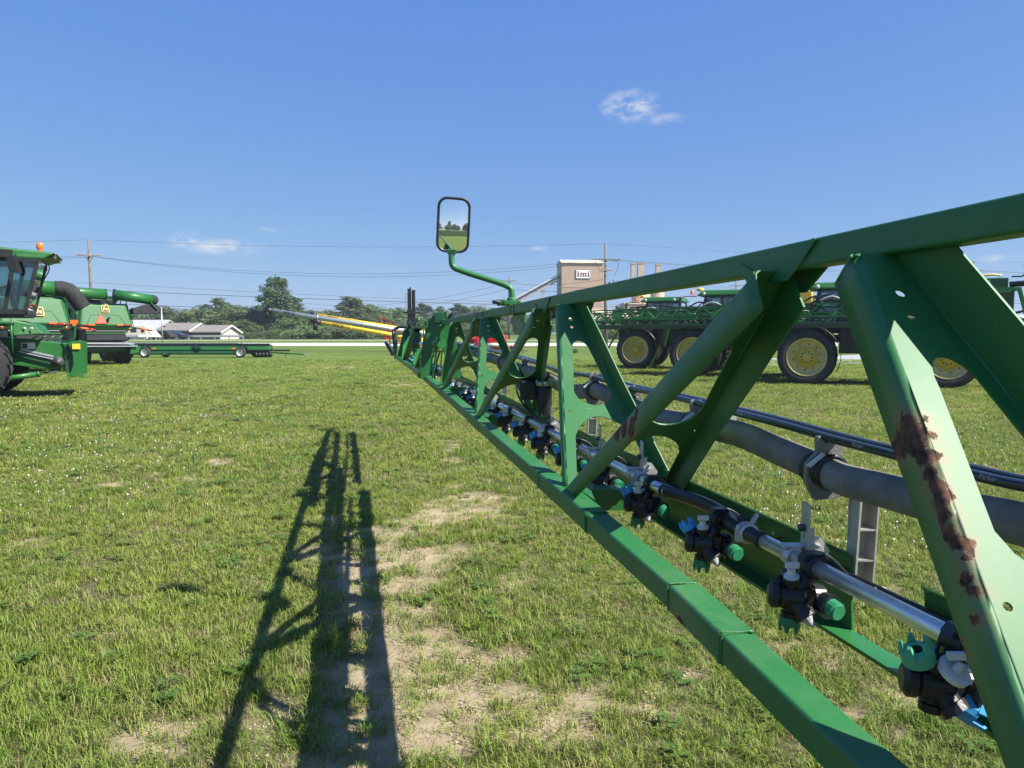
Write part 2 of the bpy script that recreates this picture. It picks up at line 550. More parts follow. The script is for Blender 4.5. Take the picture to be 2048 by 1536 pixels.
def copy_tree(o, parent=None):
    c = o.copy(); COL.objects.link(c)
    if parent is not None:
        c.parent = parent
    for ch in o.children:
        copy_tree(ch, c)
    return c


def interp(x, xs, ys):
    return float(np.interp(x, xs, ys))


def smooth_path(pts, k=6):
    """Catmull-Rom through the points"""
    pts = [Vector(p) for p in pts]
    P = [pts[0] * 2 - pts[1]] + pts + [pts[-1] * 2 - pts[-2]]
    out = []
    for i in range(1, len(P) - 2):
        for j in range(k):
            t = j / k
            a, b, c, d = P[i - 1], P[i], P[i + 1], P[i + 2]
            out.append(0.5 * ((2 * b) + (c - a) * t + (2 * a - 5 * b + 4 * c - d) * t * t + (3 * b - a - 3 * c + d) * t ** 3))
    out.append(pts[-1])
    return out

# ------------------------------------------------------------------ ground, road, drive
def terrain(x, y):
    if y < 93:
        return 0.0
    return interp(y, [93, 94, 101, 107, 110, 130, 400, 4000], [0, 0.0, 0.28, 0.45, 0.6, 0.6, 1.0, 1.0])


BARE = [(800, 1100, 90, 60, 1), (880, 1030, 60, 25, .9), (960, 1000, 70, 20, .9), (1000, 1040, 50, 30, .6), (775, 1300, 60, 120, 1),
        (850, 1420, 120, 90, .9), (1050, 1460, 170, 50, .85), (1130, 1400, 60, 40, .5), (560, 1420, 60, 40, .9), (520, 1270, 50, 40, .8),
        (280, 1480, 130, 40, .85), (460, 1170, 60, 20, .4), (330, 950, 40, 8, 1), (440, 925, 40, 10, 1), (235, 970, 40, 8, .9),
        (400, 960, 40, 6, .6), (905, 900, 14, 30, .9), (790, 770, 50, 6, .8), (690, 735, 50, 4, .7), (630, 735, 40, 3, .6),
        (60, 1085, 50, 10, .9), (20, 995, 20, 5, .6), (640, 1080, 60, 60, .6), (930, 1120, 90, 20, .9), (1500, 1270, 120, 40, .62),
        (900, 1300, 120, 60, .6), (650, 1330, 60, 80, .6), (720, 1480, 60, 60, 1), (1650, 1300, 100, 45, .65), (1740, 1430, 90, 70, .7),
        (1450, 1130, 70, 26, .6), (1180, 1250, 70, 40, .55), (1000, 1340, 70, 50, .7), (690, 1180, 40, 60, .6), (330, 1260, 60, 22, .5), (150, 1420, 70, 26, .55), (1260, 1130, 50, 20, .5), (850, 860, 60, 8, .4), (540, 1500, 60, 40, .6), (1010, 1180, 40, 60, .5), (820, 1200, 60, 40, .8),
        (840, 735, 40, 3, .5), (1300, 1380, 110, 50, .65), (1760, 1180, 60, 20, .3)]


def bare_at(x, y):
    z = CAMH
    zc = y * CP + z * SP
    if zc < 0.5:
        return 0.0
    u = 1024 + F * x / zc
    v = 768 - F * (-z * CP + y * SP) / zc
    g = 0.0
    for (a, b, ra, rb, k) in BARE:
        q = ((u - a) / ra) ** 2 + ((v - b) / rb) ** 2
        if q < 9:
            g += k * math.exp(-q * 0.7)
    n = mnoise.fractal(Vector((x * 2.3, y * 2.3, 0)), 1.0, 2.0, 4)
    n2 = mnoise.noise(Vector((x * 9, y * 9, 3.3)))
    n3 = mnoise.noise(Vector((x * 4.6, y * 4.6, 7.7)))
    t = min(g, 1.0) * 0.87 + n * 0.50 + n3 * 0.42 + n2 * 0.28
    t = (t - 0.42) / 0.34
    t = min(max(t, 0), 1)
    return t * t * (3 - 2 * t)


def ground_material(name, near):
    m, nt, p = new_mat(name)
    N, L = nt.nodes, nt.links
    geo = N.new('ShaderNodeNewGeometry')

    def nz(scale, detail=6, rough=0.6, sc=None):
        n = N.new('ShaderNodeTexNoise'); n.inputs['Scale'].default_value = scale
        n.inputs['Detail'].default_value = detail; n.inputs['Roughness'].default_value = rough
        L.new(geo.outputs['Position'], n.inputs['Vector'])
        return n.outputs['Fac']

    def mix(f, a, b):
        n = N.new('ShaderNodeMix'); n.data_type = 'RGBA'
        if isinstance(f, (int, float)):
            n.inputs[0].default_value = f
        else:
            L.new(f, n.inputs[0])
        for i, c in ((6, a), (7, b)):
            if isinstance(c, tuple):
                n.inputs[i].default_value = (*c, 1)
            else:
                L.new(c, n.inputs[i])
        return n.outputs[2]

    def rng_(f, a, b, c=0.0, d=1.0):
        n = N.new('ShaderNodeMapRange')
        n.inputs['From Min'].default_value = a; n.inputs['From Max'].default_value = b
        n.inputs['To Min'].default_value = c; n.inputs['To Max'].default_value = d
        L.new(f, n.inputs['Value'])
        return n.outputs[0]

    g1 = mix(rng_(nz(0.22), 0.36, 0.64), (0.105, 0.165, 0.028), (0.190, 0.235, 0.055))
    g2 = mix(rng_(nz(2.6, 8, 0.72), 0.42, 0.62), (0.075, 0.120, 0.026), g1)
    turf = mix(rng_(nz(0.9, 8, 0.75), 0.62, 0.78, 0, 0.4), g2, (0.27, 0.235, 0.12))
    if near:
        thatch = mix(rng_(nz(24, 6, 0.7), 0.35, 0.68), (0.045, 0.055, 0.018), (0.175, 0.155, 0.075))
        soil = mix(rng_(nz(5, 8, 0.7), 0.3, 0.72), (0.29, 0.225, 0.135), (0.45, 0.37, 0.235))
        soil = mix(rng_(nz(60, 5, 0.7), 0.52, 0.75, 0, 0.55), soil, (0.17, 0.13, 0.085))
        at = N.new('ShaderNodeAttribute'); at.attribute_name = 'bare'
        at2 = N.new('ShaderNodeAttribute'); at2.attribute_name = 'turf'
        a = mix(at2.outputs['Fac'], thatch, turf)
        b = mix(at.outputs['Fac'], a, soil)
        L.new(b, p.inputs['Base Color'])
    else:
        L.new(turf, p.inputs['Base Color'])
    p.inputs['Roughness'].default_value = 0.95
    p.inputs['Specular IOR Level'].default_value = 0.1
    bp = N.new('ShaderNodeBump'); bp.inputs['Strength'].default_value = 0.7; bp.inputs['Distance'].default_value = 0.03 if near else 0.12
    L.new(nz(45 if near else 7, 8, 0.75), bp.inputs['Height']); L.new(bp.outputs[0], p.inputs['Normal'])
    MATS[name] = m


ground_material('turf_far', False)
ground_material('turf_near', True)
mat('road_pale', (0.44, 0.425, 0.40), 0.9, var=0.06, scale=0.6)
mat('gravel_pale', (0.34, 0.32, 0.28), 0.95, var=0.12, scale=0.8)
mat('gravel', (0.30, 0.30, 0.31), 0.95, var=0.12, scale=0.8)
mat('crop_green', (0.035, 0.085, 0.018), 0.9, var=0.25, scale=0.7)

# far sheet to the horizon
ys = [-1500, -700, -300, -150, -60, -20, 0, 20, 45, 70, 93, 94, 101, 107, 110, 130, 200, 400, 900, 2500]
xs = [-2500, -1000, -400, -150, -60, -20, 20, 60, 150, 400, 1000, 2500]
mb = MB()
vs = [(x, y, terrain(x, y) - 0.02) for y in ys for x in xs]
nx = len(xs)
fs = [(j * nx + i, j * nx + i + 1, (j + 1) * nx + i + 1, (j + 1) * nx + i) for j in range(len(ys) - 1) for i in range(nx - 1)]
mb.add(vs, fs)
struct(mb.build('ground', 'turf_far'))

# near lawn: a fine grid with worn patches
gx = np.concatenate([np.arange(-46, -14, 0.8), np.arange(-14, 16, 0.125), np.arange(16, 46.1, 0.8)])
gy = np.concatenate([np.arange(-6, 1.5, 0.75), np.arange(1.5, 13, 0.10), np.arange(13, 28, 0.25), np.arange(28, 56.1, 0.8)])
nx = len(gx)
vs, bare, turf = [], [], []
for y in gy:
    for x in gx:
        b = bare_at(x, y) if y < 45 else 0.0
        z = 0.014 * mnoise.noise(Vector((x * 1.1, y * 1.1, 0))) + 0.006 * mnoise.noise(Vector((x * 6, y * 6, 5))) - 0.008 * b
        vs.append((x, y, z)); bare.append(b)
        turf.append(min(max((y - 13) / 24, 0), 1))
fs = [(j * nx + i, j * nx + i + 1, (j + 1) * nx + i + 1, (j + 1) * nx + i) for j in range(len(gy) - 1) for i in range(nx - 1)]
mb = MB(); mb.add(vs, fs, True)
lawn = struct(mb.build('lawn', 'turf_near'))
for nm, vals in (('bare', bare), ('turf', turf)):
    a = lawn.data.attributes.new(nm, 'FLOAT', 'POINT'); a.data.foreach_set('value', vals)


def strip(name, pts, m, z=0.004):
    b = MB(); n = len(pts)
    vs = []
    for (l, r) in pts:
        vs += [(l[0], l[1], terrain(*l) + z), (r[0], r[1], terrain(*r) + z)]
    b.add(vs, [(2 * i, 2 * i + 1, 2 * i + 3, 2 * i + 2) for i in range(n - 1)])
    return struct(b.build(name, m))


mb = MB()
xs2 = np.linspace(-400, 500, 40)
for nm, y0, y1, m in (('road', 94, 101, 'road_pale'), ('side_road', 108.4, 109.6, 'gravel_pale')):
    b = MB()
    vs = []
    for x in xs2:
        w0 = 0.12 * mnoise.noise(Vector((x * 0.2, 1, 1)))
        vs += [(x, y0 + w0, terrain(x, y0) + 0.005), (x, y1 + w0, terrain(x, y1) + 0.005)]
    b.add(vs, [(2 * i, 2 * i + 2, 2 * i + 3, 2 * i + 1) for i in range(len(xs2) - 1)])
    struct(b.build(nm, m))
strip('driveway', [((9, 43), (14, 37)), ((20, 50.5), (25, 44.5)), ((30, 60), (37, 54)), ((48, 78), (55, 72)), ((66, 93.9), (76, 93.9))][::-1], 'gravel', 0.012)
# soybean field behind the camera (shows in the mirror)
b = MB()
for i in range(44):
    x0, x1 = -160, 240
    y = -34 - i * 1.5
    b.add([(x0, y, 0.02), (x1, y, 0.02), (x1, y - 0.55, 0.75), (x0, y - 0.55, 0.75), (x0, y - 1.1, 0.02), (x1, y - 1.1, 0.02)], [(1, 0, 3, 2), (2, 3, 4, 5)])
stuff(b.build('crop_rows', 'crop_green'), 'rows of a dark green crop in the field seen in the mirror', 'crop')

# ------------------------------------------------------------------ grass
def leaf_mat(name, c0, c1, c2, trans=0.35):
    m, nt, p = new_mat(name)
    N, L = nt.nodes, nt.links
    geo = N.new('ShaderNodeNewGeometry'); oi = N.new('ShaderNodeObjectInfo')
    nz = N.new('ShaderNodeTexNoise'); nz.inputs['Scale'].default_value = 0.55; nz.inputs['Detail'].default_value = 6; nz.inputs['Roughness'].default_value = 0.65
    L.new(geo.outputs['Position'], nz.inputs['Vector'])
    mr = N.new('ShaderNodeMapRange'); mr.inputs['From Min'].default_value = 0.35; mr.inputs['From Max'].default_value = 0.65
    L.new(nz.outputs['Fac'], mr.inputs['Value'])
    m1 = N.new('ShaderNodeMix'); m1.data_type = 'RGBA'
    L.new(mr.outputs[0], m1.inputs[0]); m1.inputs[6].default_value = (*c0, 1); m1.inputs[7].default_value = (*c1, 1)
    m2 = N.new('ShaderNodeMix'); m2.data_type = 'RGBA'
    pw = N.new('ShaderNodeMath'); pw.operation = 'POWER'; pw.inputs[1].default_value = 3.0
    L.new(oi.outputs['Random'], pw.inputs[0])
    L.new(pw.outputs[0], m2.inputs[0]); L.new(m1.outputs[2], m2.inputs[6]); m2.inputs[7].default_value = (*c2, 1)
    L.new(m2.outputs[2], p.inputs['Base Color'])
    p.inputs['Roughness'].default_value = 0.55
    p.inputs['Specular IOR Level'].default_value = 0.25
    tl = N.new('ShaderNodeBsdfTranslucent'); L.new(m2.outputs[2], tl.inputs[0])
    mx = N.new('ShaderNodeMixShader'); mx.inputs[0].default_value = trans
    L.new(p.outputs[0], mx.inputs[1]); L.new(tl.outputs[0], mx.inputs[2])
    L.new(mx.outputs[0], N['Material Output'].inputs['Surface'])
    MATS[name] = m


leaf_mat('grass_blade', (0.115, 0.205, 0.025), (0.245, 0.305, 0.046), (0.31, 0.32, 0.10))
leaf_mat('grass_dry', (0.30, 0.25, 0.12), (0.38, 0.31, 0.17), (0.22, 0.16, 0.08), 0.2)
leaf_mat('clover_leaf', (0.085, 0.160, 0.028), (0.150, 0.225, 0.045), (0.10, 0.19, 0.04))
leaf_mat('clover_flower', (0.72, 0.70, 0.62), (0.80, 0.78, 0.70), (0.70, 0.60, 0.50), 0.2)


def tuft(name, n, h, spread, w, lean, material, seed):
    r = random.Random(seed); b = MB()
    for i in range(n):
        a = r.uniform(0, 6.283); rr = spread * math.sqrt(r.random())
        x, y = rr * math.cos(a), rr * math.sin(a)
        hh = h * r.uniform(0.45, 1.1); d = r.uniform(0, 6.283); ln = hh * r.uniform(0.2, 1.0) * lean
        dx, dy = math.cos(d), math.sin(d); px, py = -dy * w / 2, dx * w / 2
        mx_, my_, mz = x + dx * ln * 0.35, y + dy * ln * 0.35, hh * 0.62
        tx, ty, tz = x + dx * ln, y + dy * ln, hh * (1.0 - 0.25 * lean * r.random())
        b.add([(x - px, y - py, -0.01), (x + px, y + py, -0.01), (mx_ + px * .8, my_ + py * .8, mz), (mx_ - px * .8, my_ - py * .8, mz), (tx, ty, tz)],
              [(0, 1, 2, 3), (3, 2, 4)], True)
    me = b.mesh(name); me.materials.append(MATS[material])
    return bpy.data.objects.new(name, me)


def clover(name, seed):
    r = random.Random(seed); b = MB()
    for i in range(16):
        a = r.uniform(0, 6.283); rr = 0.07 * math.sqrt(r.random()); h = r.uniform(0.02, 0.05)
        c = Vector((rr * math.cos(a), rr * math.sin(a), h))
        for k in range(3):
            t = a + k * 2.094 + r.uniform(-.2, .2); s = r.uniform(0.009, 0.013)
            d = Vector((math.cos(t), math.sin(t), r.uniform(-.1, .3))); q = Vector((-math.sin(t), math.cos(t), 0))
            b.add([c, c + d * s + q * s * .8, c + d * s * 1.9, c + d * s - q * s * .8], [(0, 1, 2, 3)])
    me = b.mesh(name); me.materials.append(MATS['clover_leaf'])
    return bpy.data.objects.new(name, me)


def flower(name):
    b = MB(); b.tube([(0, 0, -0.01), (0.003, 0, 0.035), (0, 0.004, 0.065)], 0.0012, 4, False)
    b.ball((0, 0.004, 0.07), 0.011, 6, 4)
    me = b.mesh(name); me.materials.append(MATS['clover_flower'])
    return bpy.data.objects.new(name, me)


def scatter(name, src, pts, scl, label, cat):
    """one stuff object: copies of src on the points (geometry nodes)"""
    me = bpy.data.meshes.new(name)
    me.from_pydata([tuple(p) for p in pts], [], [])
    n = len(pts)
    a = me.attributes.new('sc', 'FLOAT_VECTOR', 'POINT'); a.data.foreach_set('vector', np.asarray(scl, dtype=np.float32).ravel())
    rot = np.stack([rng.normal(0, .12, n), rng.normal(0, .12, n), rng.uniform(0, 6.283, n)], 1).astype(np.float32)
    a = me.attributes.new('rt', 'FLOAT_VECTOR', 'POINT'); a.data.foreach_set('vector', rot.ravel())
    o = bpy.data.objects.new(name, me); COL.objects.link(o)
    ng = bpy.data.node_groups.new(name + '_nodes', 'GeometryNodeTree')
    ng.interface.new_socket('Geometry', in_out='INPUT', socket_type='NodeSocketGeometry')
    ng.interface.new_socket('Geometry', in_out='OUTPUT', socket_type='NodeSocketGeometry')
    N, L = ng.nodes, ng.links
    gi, go = N.new('NodeGroupInput'), N.new('NodeGroupOutput')
    ip = N.new('GeometryNodeInstanceOnPoints')
    ob = N.new('GeometryNodeObjectInfo'); ob.inputs[0].default_value = src; ob.inputs['As Instance'].default_value = True
    s_ = N.new('GeometryNodeInputNamedAttribute'); s_.data_type = 'FLOAT_VECTOR'; s_.inputs[0].default_value = 'sc'
    r_ = N.new('GeometryNodeInputNamedAttribute'); r_.data_type = 'FLOAT_VECTOR'; r_.inputs[0].default_value = 'rt'
    er = N.new('FunctionNodeEulerToRotation')
    L.new(gi.outputs[0], ip.inputs['Points']); L.new(ob.outputs['Geometry'], ip.inputs['Instance'])
    L.new(r_.outputs[0], er.inputs[0]); L.new(er.outputs[0], ip.inputs['Rotation']); L.new(s_.outputs[0], ip.inputs['Scale'])
    L.new(ip.outputs[0], go.inputs[0])
    md = o.modifiers.new('scatter', 'NODES'); md.node_group = ng
    return stuff(o, label, cat)


def sample(y0, y1, dens):
    A = []
    w = lambda y: 0.74 * y + 1.0
    n = int((w(y0) + w(y1)) * (y1 - y0) * dens)
    y = rng.uniform(y0, y1, n * 2); x = rng.uniform(-1, 1, n * 2) * w(y1)
    ok = np.abs(x) < w(y)
    return np.stack([x[ok], y[ok]], 1)[:n]


buckets = {'a': [], 'b': [], 'c': [], 'd': [], 'e': [], 'f': []}
for (y0, y1, dens, hs, ws) in ((1.9, 4.5, 520, 1.0, 1.0), (4.5, 8, 330, 1.0, 1.15), (8, 14, 150, 1.05, 1.6), (14, 24, 60, 1.1, 2.4), (24, 46, 16, 1.2, 4.2)):
    for (x, y) in sample(y0, y1, dens):
        b = bare_at(x, y)
        big = mnoise.noise(Vector((x * 0.45, y * 0.45, 8)))
        cl = mnoise.noise(Vector((x * 0.8 + 40, y * 0.8, 2)))
        q = random.random()
        if q < b * 0.84:
            if random.random() < 0.12:
                buckets['a'].append((x, y, 0.55 * hs, ws))
            if random.random() < 0.07:
                buckets['d'].append((x, y, 0.8 * hs, ws))
            continue
        if b > 0.05 and random.random() < 0.35:
            buckets['b'].append((x, y, hs * random.uniform(.6, 1.15), ws)); continue
        h = hs * (1.0 + 0.45 * big) * random.uniform(0.7, 1.25) * (1.0 - 0.55 * b)
        if random.random() < 0.05 + 0.22 * max(0.0, mnoise.noise(Vector((x * 0.9 + 9, y * 0.9, 4.4)))):
            buckets['d'].append((x, y, h, ws))
        elif random.random() < 0.012 + 0.015 * cl:
            buckets['c'].append((x, y, h, ws))
        elif random.random() < 0.16 + 0.3 * max(big, 0):
            buckets['b'].append((x, y, h, ws))
        else:
            buckets['a'].append((x, y, h, ws))
# white clover heads: left of the boom at middle distance and under and beyond the boom
for (u, v, su, sv, n) in ((200, 850, 170, 60, 260), (100, 930, 90, 60, 70), (420, 800, 160, 50, 130), (1500, 830, 260, 45, 220), (1740, 1000, 120, 70, 130), (1900, 950, 160, 120, 160), (1560, 1010, 90, 60, 60), (60, 800, 80, 20, 150)):
    for k in range(n):
        uu, vv = u + rng.normal() * su, v + rng.normal() * sv
        if vv < 700:
            continue
        p = ground_pt(uu, vv)
        if p.y < 45 and bare_at(p.x, p.y) < 0.3:
            buckets['f'].append((p.x, p.y, random.uniform(.6, 1.05), 0.85 + p.y * 0.008))

# crumbs and small stones on the worn soil
crumbs = []
for (x, y) in np.concatenate([sample(1.9, 6, 420), sample(6, 12, 130)]):
    if random.random() < bare_at(x, y) * 0.35:
        k = 0.22 + random.random() ** 6 * 1.4
        crumbs.append((x, y, k * random.uniform(.5, .9), k))
buckets['g'] = crumbs
mat('soil_crumb', (0.40, 0.32, 0.21), 0.95, var=0.3, scale=30)
_b = MB()
for _k in range(7):
    _a = _k * 2.4; _r = 0.035 * math.sqrt(_k / 7)
    _b.ball((_r * math.cos(_a), _r * math.sin(_a), 0.002), 0.0045 + 0.003 * ((_k * 37) % 5) / 5, 5, 4, (1, .8, .7))
_me = _b.mesh('soil_crumb'); _me.materials.append(MATS['soil_crumb'])
for _p in _me.polygons:
    _p.use_smooth = False
CRUMB = bpy.data.objects.new('soil_crumb', _me)
SRC = {'g': CRUMB, 'a': tuft('grass_blades', 24, 0.040, 0.055, 0.0036, 1.25, 'grass_blade', 1),
       'b': tuft('long_blades', 22, 0.070, 0.050, 0.0044, 1.35, 'grass_blade', 2),
       'c': clover('clover_leaves', 3),
       'd': tuft('dry_blades', 14, 0.045, 0.06, 0.0040, 1.6, 'grass_dry', 4),
       'f': flower('clover_head')}
for key, nm, lb, ct in (('a', 'grass', 'short mown green grass covering the yard', 'grass'), ('b', 'long_grass', 'longer bright green grass tufts in the lawn', 'grass'),
                        ('c', 'clover', 'low clover leaves growing through the lawn', 'clover'), ('d', 'dry_grass', 'dry straw coloured blades in the lawn', 'grass'),
                        ('g', 'soil_crumbs', 'crumbs and small stones lying on the bare soil', 'soil'),
                        ('f', 'clover_flowers', 'small white clover flowers dotted over the lawn', 'flowers')):
    arr = np.array(buckets[key])
    zz = np.zeros(len(arr))
    P = np.stack([arr[:, 0], arr[:, 1], zz], 1)
    S = np.stack([arr[:, 3], arr[:, 3], arr[:, 2]], 1) if key != 'f' else np.stack([arr[:, 3] * arr[:, 2]] * 3, 1)
    scatter(nm, SRC[key], P, S, lb, ct)

# ------------------------------------------------------------------ trees
def tree_leaf_mat(name, c0, c1, trans=0.34):
    m, nt, p = new_mat(name)
    N, L = nt.nodes, nt.links
    tc = N.new('ShaderNodeTexCoord'); oi = N.new('ShaderNodeObjectInfo')
    nz = N.new('ShaderNodeTexNoise'); nz.inputs['Scale'].default_value = 0.9; nz.inputs['Detail'].default_value = 6
    L.new(tc.outputs['Object'], nz.inputs['Vector'])
    mr = N.new('ShaderNodeMapRange'); mr.inputs['From Min'].default_value = 0.35; mr.inputs['From Max'].default_value = 0.65
    L.new(nz.outputs['Fac'], mr.inputs['Value'])
    m1 = N.new('ShaderNodeMix'); m1.data_type = 'RGBA'
    L.new(mr.outputs[0], m1.inputs[0]); m1.inputs[6].default_value = (*c0, 1); m1.inputs[7].default_value = (*c1, 1)
    hs = N.new('ShaderNodeHueSaturation')
    r1 = N.new('ShaderNodeMapRange'); r1.inputs['To Min'].default_value = 0.75; r1.inputs['To Max'].default_value = 1.25
    r2 = N.new('ShaderNodeMapRange'); r2.inputs['To Min'].default_value = 0.48; r2.inputs['To Max'].default_value = 0.515
    L.new(oi.outputs['Random'], r1.inputs['Value']); L.new(oi.outputs['Random'], r2.inputs['Value'])
    L.new(r1.outputs[0], hs.inputs['Value']); L.new(r2.outputs[0], hs.inputs['Hue']); L.new(m1.outputs[2], hs.inputs['Color'])
    L.new(hs.outputs[0], p.inputs['Base Color'])
    p.inputs['Roughness'].default_value = 0.6; p.inputs['Specular IOR Level'].default_value = 0.2
    tl = N.new('ShaderNodeBsdfTranslucent'); L.new(hs.outputs[0], tl.inputs[0])
    mx = N.new('ShaderNodeMixShader'); mx.inputs[0].default_value = trans
    L.new(p.outputs[0], mx.inputs[1]); L.new(tl.outputs[0], mx.inputs[2])
    L.new(mx.outputs[0], N['Material Output'].inputs['Surface'])
    MATS[name] = m


tree_leaf_mat('leaf_mid', (0.080, 0.135, 0.046), (0.165, 0.215, 0.078))
tree_leaf_mat('leaf_dark', (0.055, 0.100, 0.038), (0.110, 0.155, 0.058))
tree_leaf_mat('leaf_pale', (0.115, 0.155, 0.070), (0.200, 0.230, 0.105))


def crown_mesh(name, seed, clumps, leaves, leaf, material):
    """clumps: (x, y, z, rx, rz); leaves: leaf-clump faces spread through their volume"""
    r = random.Random(seed); b = MB()
    tot = sum(c[3] ** 2 * c[4] for c in clumps)
    for (cx, cy, cz, rx, rz) in clumps:
        n = int(leaves * rx * rx * rz / tot) + 8
        for i in range(n):
            d = Vector((r.gauss(0, 1), r.gauss(0, 1), r.gauss(0, 1))).normalized()
            rad = r.random() ** 0.38
            wob = 1 + 0.35 * mnoise.noise(Vector((d.x * 2 + cx, d.y * 2 + cy, d.z * 2 + cz + seed)))
            c = Vector((cx + d.x * rx * rad * wob, cy + d.y * rx * rad * wob, cz + d.z * rz * rad * wob))
            nrm = (d * 0.7 + Vector((r.gauss(0, 1), r.gauss(0, 1), r.gauss(0, 1) + .4)) * 0.6).normalized()
            x, y, z = frame_from(nrm)
            a = r.uniform(0, 6.283); x, y = x * math.cos(a) + y * math.sin(a), y * math.cos(a) - x * math.sin(a)
            s = leaf * r.uniform(0.5, 1.25); t = s * r.uniform(0.45, 0.8)
            b.add([c - x * s, c - y * t * .6 + x * s * .1, c + x * s + z * s * .2, c + y * t + x * s * -.1], [(0, 1, 2, 3)])
    me = b.mesh(name); me.materials.append(MATS[material])
    return me


def trunk_mesh(name, seed, h, r0, clumps):
    r = random.Random(seed); b = MB()
    pts = [(0, 0, -0.2), (0.02 * h * r.uniform(-1, 1), 0.02 * h * r.uniform(-1, 1), h * .35), (0.03 * h * r.uniform(-1, 1), 0.03 * h * r.uniform(-1, 1), h * .88)]
    b.tube(smooth_path(pts, 3), [r0 * (1 - 0.13 * k) for k in range(7)], 7)
    for (cx, cy, cz, rx, rz) in clumps[:9]:
        z0 = max(cz - rz - 0.1 * h, h * 0.2) * r.uniform(.6, .9)
        b.tube([(0, 0, z0), (cx * .5, cy * .5, (z0 + cz) * .52), (cx * .95, cy * .95, cz)], [r0 * .45, r0 * .3, r0 * .1], 5)
    me = b.mesh(name); me.materials.append(MATS['bark'])
    return me


def rclumps(seed, n, w, h0, h1, taper=0.5, size=0.34):
    r = random.Random(seed); out = []
    for i in range(n):
        t = (i + .5) / n
        z = h0 + (h1 - h0) * t
        rad = w * (math.sin(math.pi * (0.18 + 0.80 * t)) ** taper) * (1 - 0.25 * t)
        a = i * 2.4 + r.uniform(-.5, .5); q = rad * r.uniform(0.25, 0.75)
        rx = w * size * r.uniform(0.75, 1.25) * (1.15 - 0.45 * t)
        out.append((q * math.cos(a), q * math.sin(a), z, rx, rx * r.uniform(0.65, 0.95)))
    return out


KINDS = {}
for k, (n, w, h0, h1, tp, sz, lv, lf, mt) in {
        'broad': (18, 4.6, 2.5, 9.6, .5, .40, 5200, .30, 'leaf_mid'),
        'round': (15, 3.9, 1.8, 8.4, .6, .42, 4600, .28, 'leaf_mid'),
        'tall': (26, 4.3, 2.5, 15.5, .45, .40, 7600, .34, 'leaf_dark'),
        'column': (18, 2.6, 2.0, 12.4, .6, .44, 5000, .28, 'leaf_dark'),
        'loose': (16, 3.4, 2.6, 11.2, .7, .34, 4200, .27, 'leaf_mid'),
        'bush': (10, 2.3, 0.7, 2.6, .4, .46, 2600, .17, 'leaf_mid'),
        'pale_bush': (10, 2.6, 0.6, 2.9, .4, .46, 2600, .17, 'leaf_pale')}.items():
    for s in range(2):
        sd = (sum(ord(ch) for ch in k)) * 7 + s * 131
        cl = rclumps(sd, n, w, h0, h1, tp, sz)
        KINDS[k, s] = (crown_mesh('crown', sd, cl, lv, lf, mt), trunk_mesh('trunk', sd, h1, 0.035 * h1 if 'bush' not in k else .06, cl))


def tree(kind, s, x, y, h_scale, w_scale, label, cat='tree', group='trees beyond the road', nm=None, z=None):
    cm, tm = KINDS[kind, s]
    o = thing(nm or ('bush' if 'bush' in kind else 'tree'), label, cat, (x, y, terrain(x, y) if z is None else z), random.uniform(0, 6.28), group)
    o.scale = (w_scale, w_scale, h_scale)
    for n, me in (('crown', cm), ('trunk', tm)):
        c = bpy.data.objects.new(n, me); COL.objects.link(c); c.parent = o
    return o


HK = {'broad': 10.6, 'round': 9.3, 'tall': 16.4, 'column': 13.0, 'loose': 11.8, 'bush': 3.2, 'pale_bush': 3.5}
ORD = ['first', 'second', 'third', 'fourth', 'fifth', 'sixth', 'seventh', 'eighth', 'ninth', 'tenth', 'eleventh', 'twelfth', 'thirteenth', 'fourteenth',
       'fifteenth', 'sixteenth', 'seventeenth', 'eighteenth', 'nineteenth', 'twentieth', 'twenty-first', 'twenty-second', 'twenty-third', 'twenty-fourth',
       'twenty-fifth', 'twenty-sixth', 'twenty-seventh', 'twenty-eighth', 'twenty-ninth', 'thirtieth']
# (pixel column, pixel row of the top, distance, kind, width factor)
FRONT = [(275, 622, 165, 'round', 1.3), (335, 612, 158, 'broad', 1.25), (398, 612, 150, 'round', 1.3), (438, 594, 160, 'loose', 1.35), (478, 608, 148, 'round', 1.2),
         (512, 612, 150, 'broad', 1.0), (556, 552, 146, 'tall', 1.12), (590, 592, 152, 'column', 1.35), (628, 618, 140, 'round', 1.15), (662, 620, 165, 'broad', 1.1),
         (703, 592, 185, 'loose', 1.5), (742, 608, 190, 'broad', 1.3), (790, 614, 205, 'round', 1.5)]
BACK = [(846, 606, 250, 'column', 1.5), (880, 612, 262, 'loose', 1.5), (918, 607, 255, 'column', 1.6), (952, 612, 270, 'broad', 1.5), (985, 615, 262, 'round', 1.6),
        (1015, 625, 250, 'loose', 1.3), (815, 618, 240, 'broad', 1.4), (1048, 628, 280, 'round', 1.5), (1085, 622, 300, 'broad', 1.6)]
DESC = {'broad': 'broad leafy green', 'round': 'round mid green', 'tall': 'tall dark green', 'column': 'narrow dark green', 'loose': 'loose open crowned'}
tall_lbl = 'tallest dark green tree, rising behind the tip of the grey auger'
for i, (u, v, d, k, w) in enumerate(sorted(FRONT)):
    h = ZV(v, d) - 0.6
    lb = tall_lbl if k == 'tall' else '%s tree, %s from the left in the wood beyond the road' % (DESC[k], ORD[i])
    tree(k, i % 2, XU(u, d), d, h / HK[k], h / HK[k] * w * (1.35 if k in ('tall',) else 1.8), lb)
for i, (u, v, d, k, w) in enumerate(sorted(BACK)):
    h = ZV(v, d) - 0.6
    tree(k, (i + 1) % 2, XU(u, d), d, h / HK[k], h / HK[k] * w * 1.5, '%s far tree, %s from the forklift mast toward the conveyor' % (DESC[k], ORD[i]), group='far trees behind the boom')
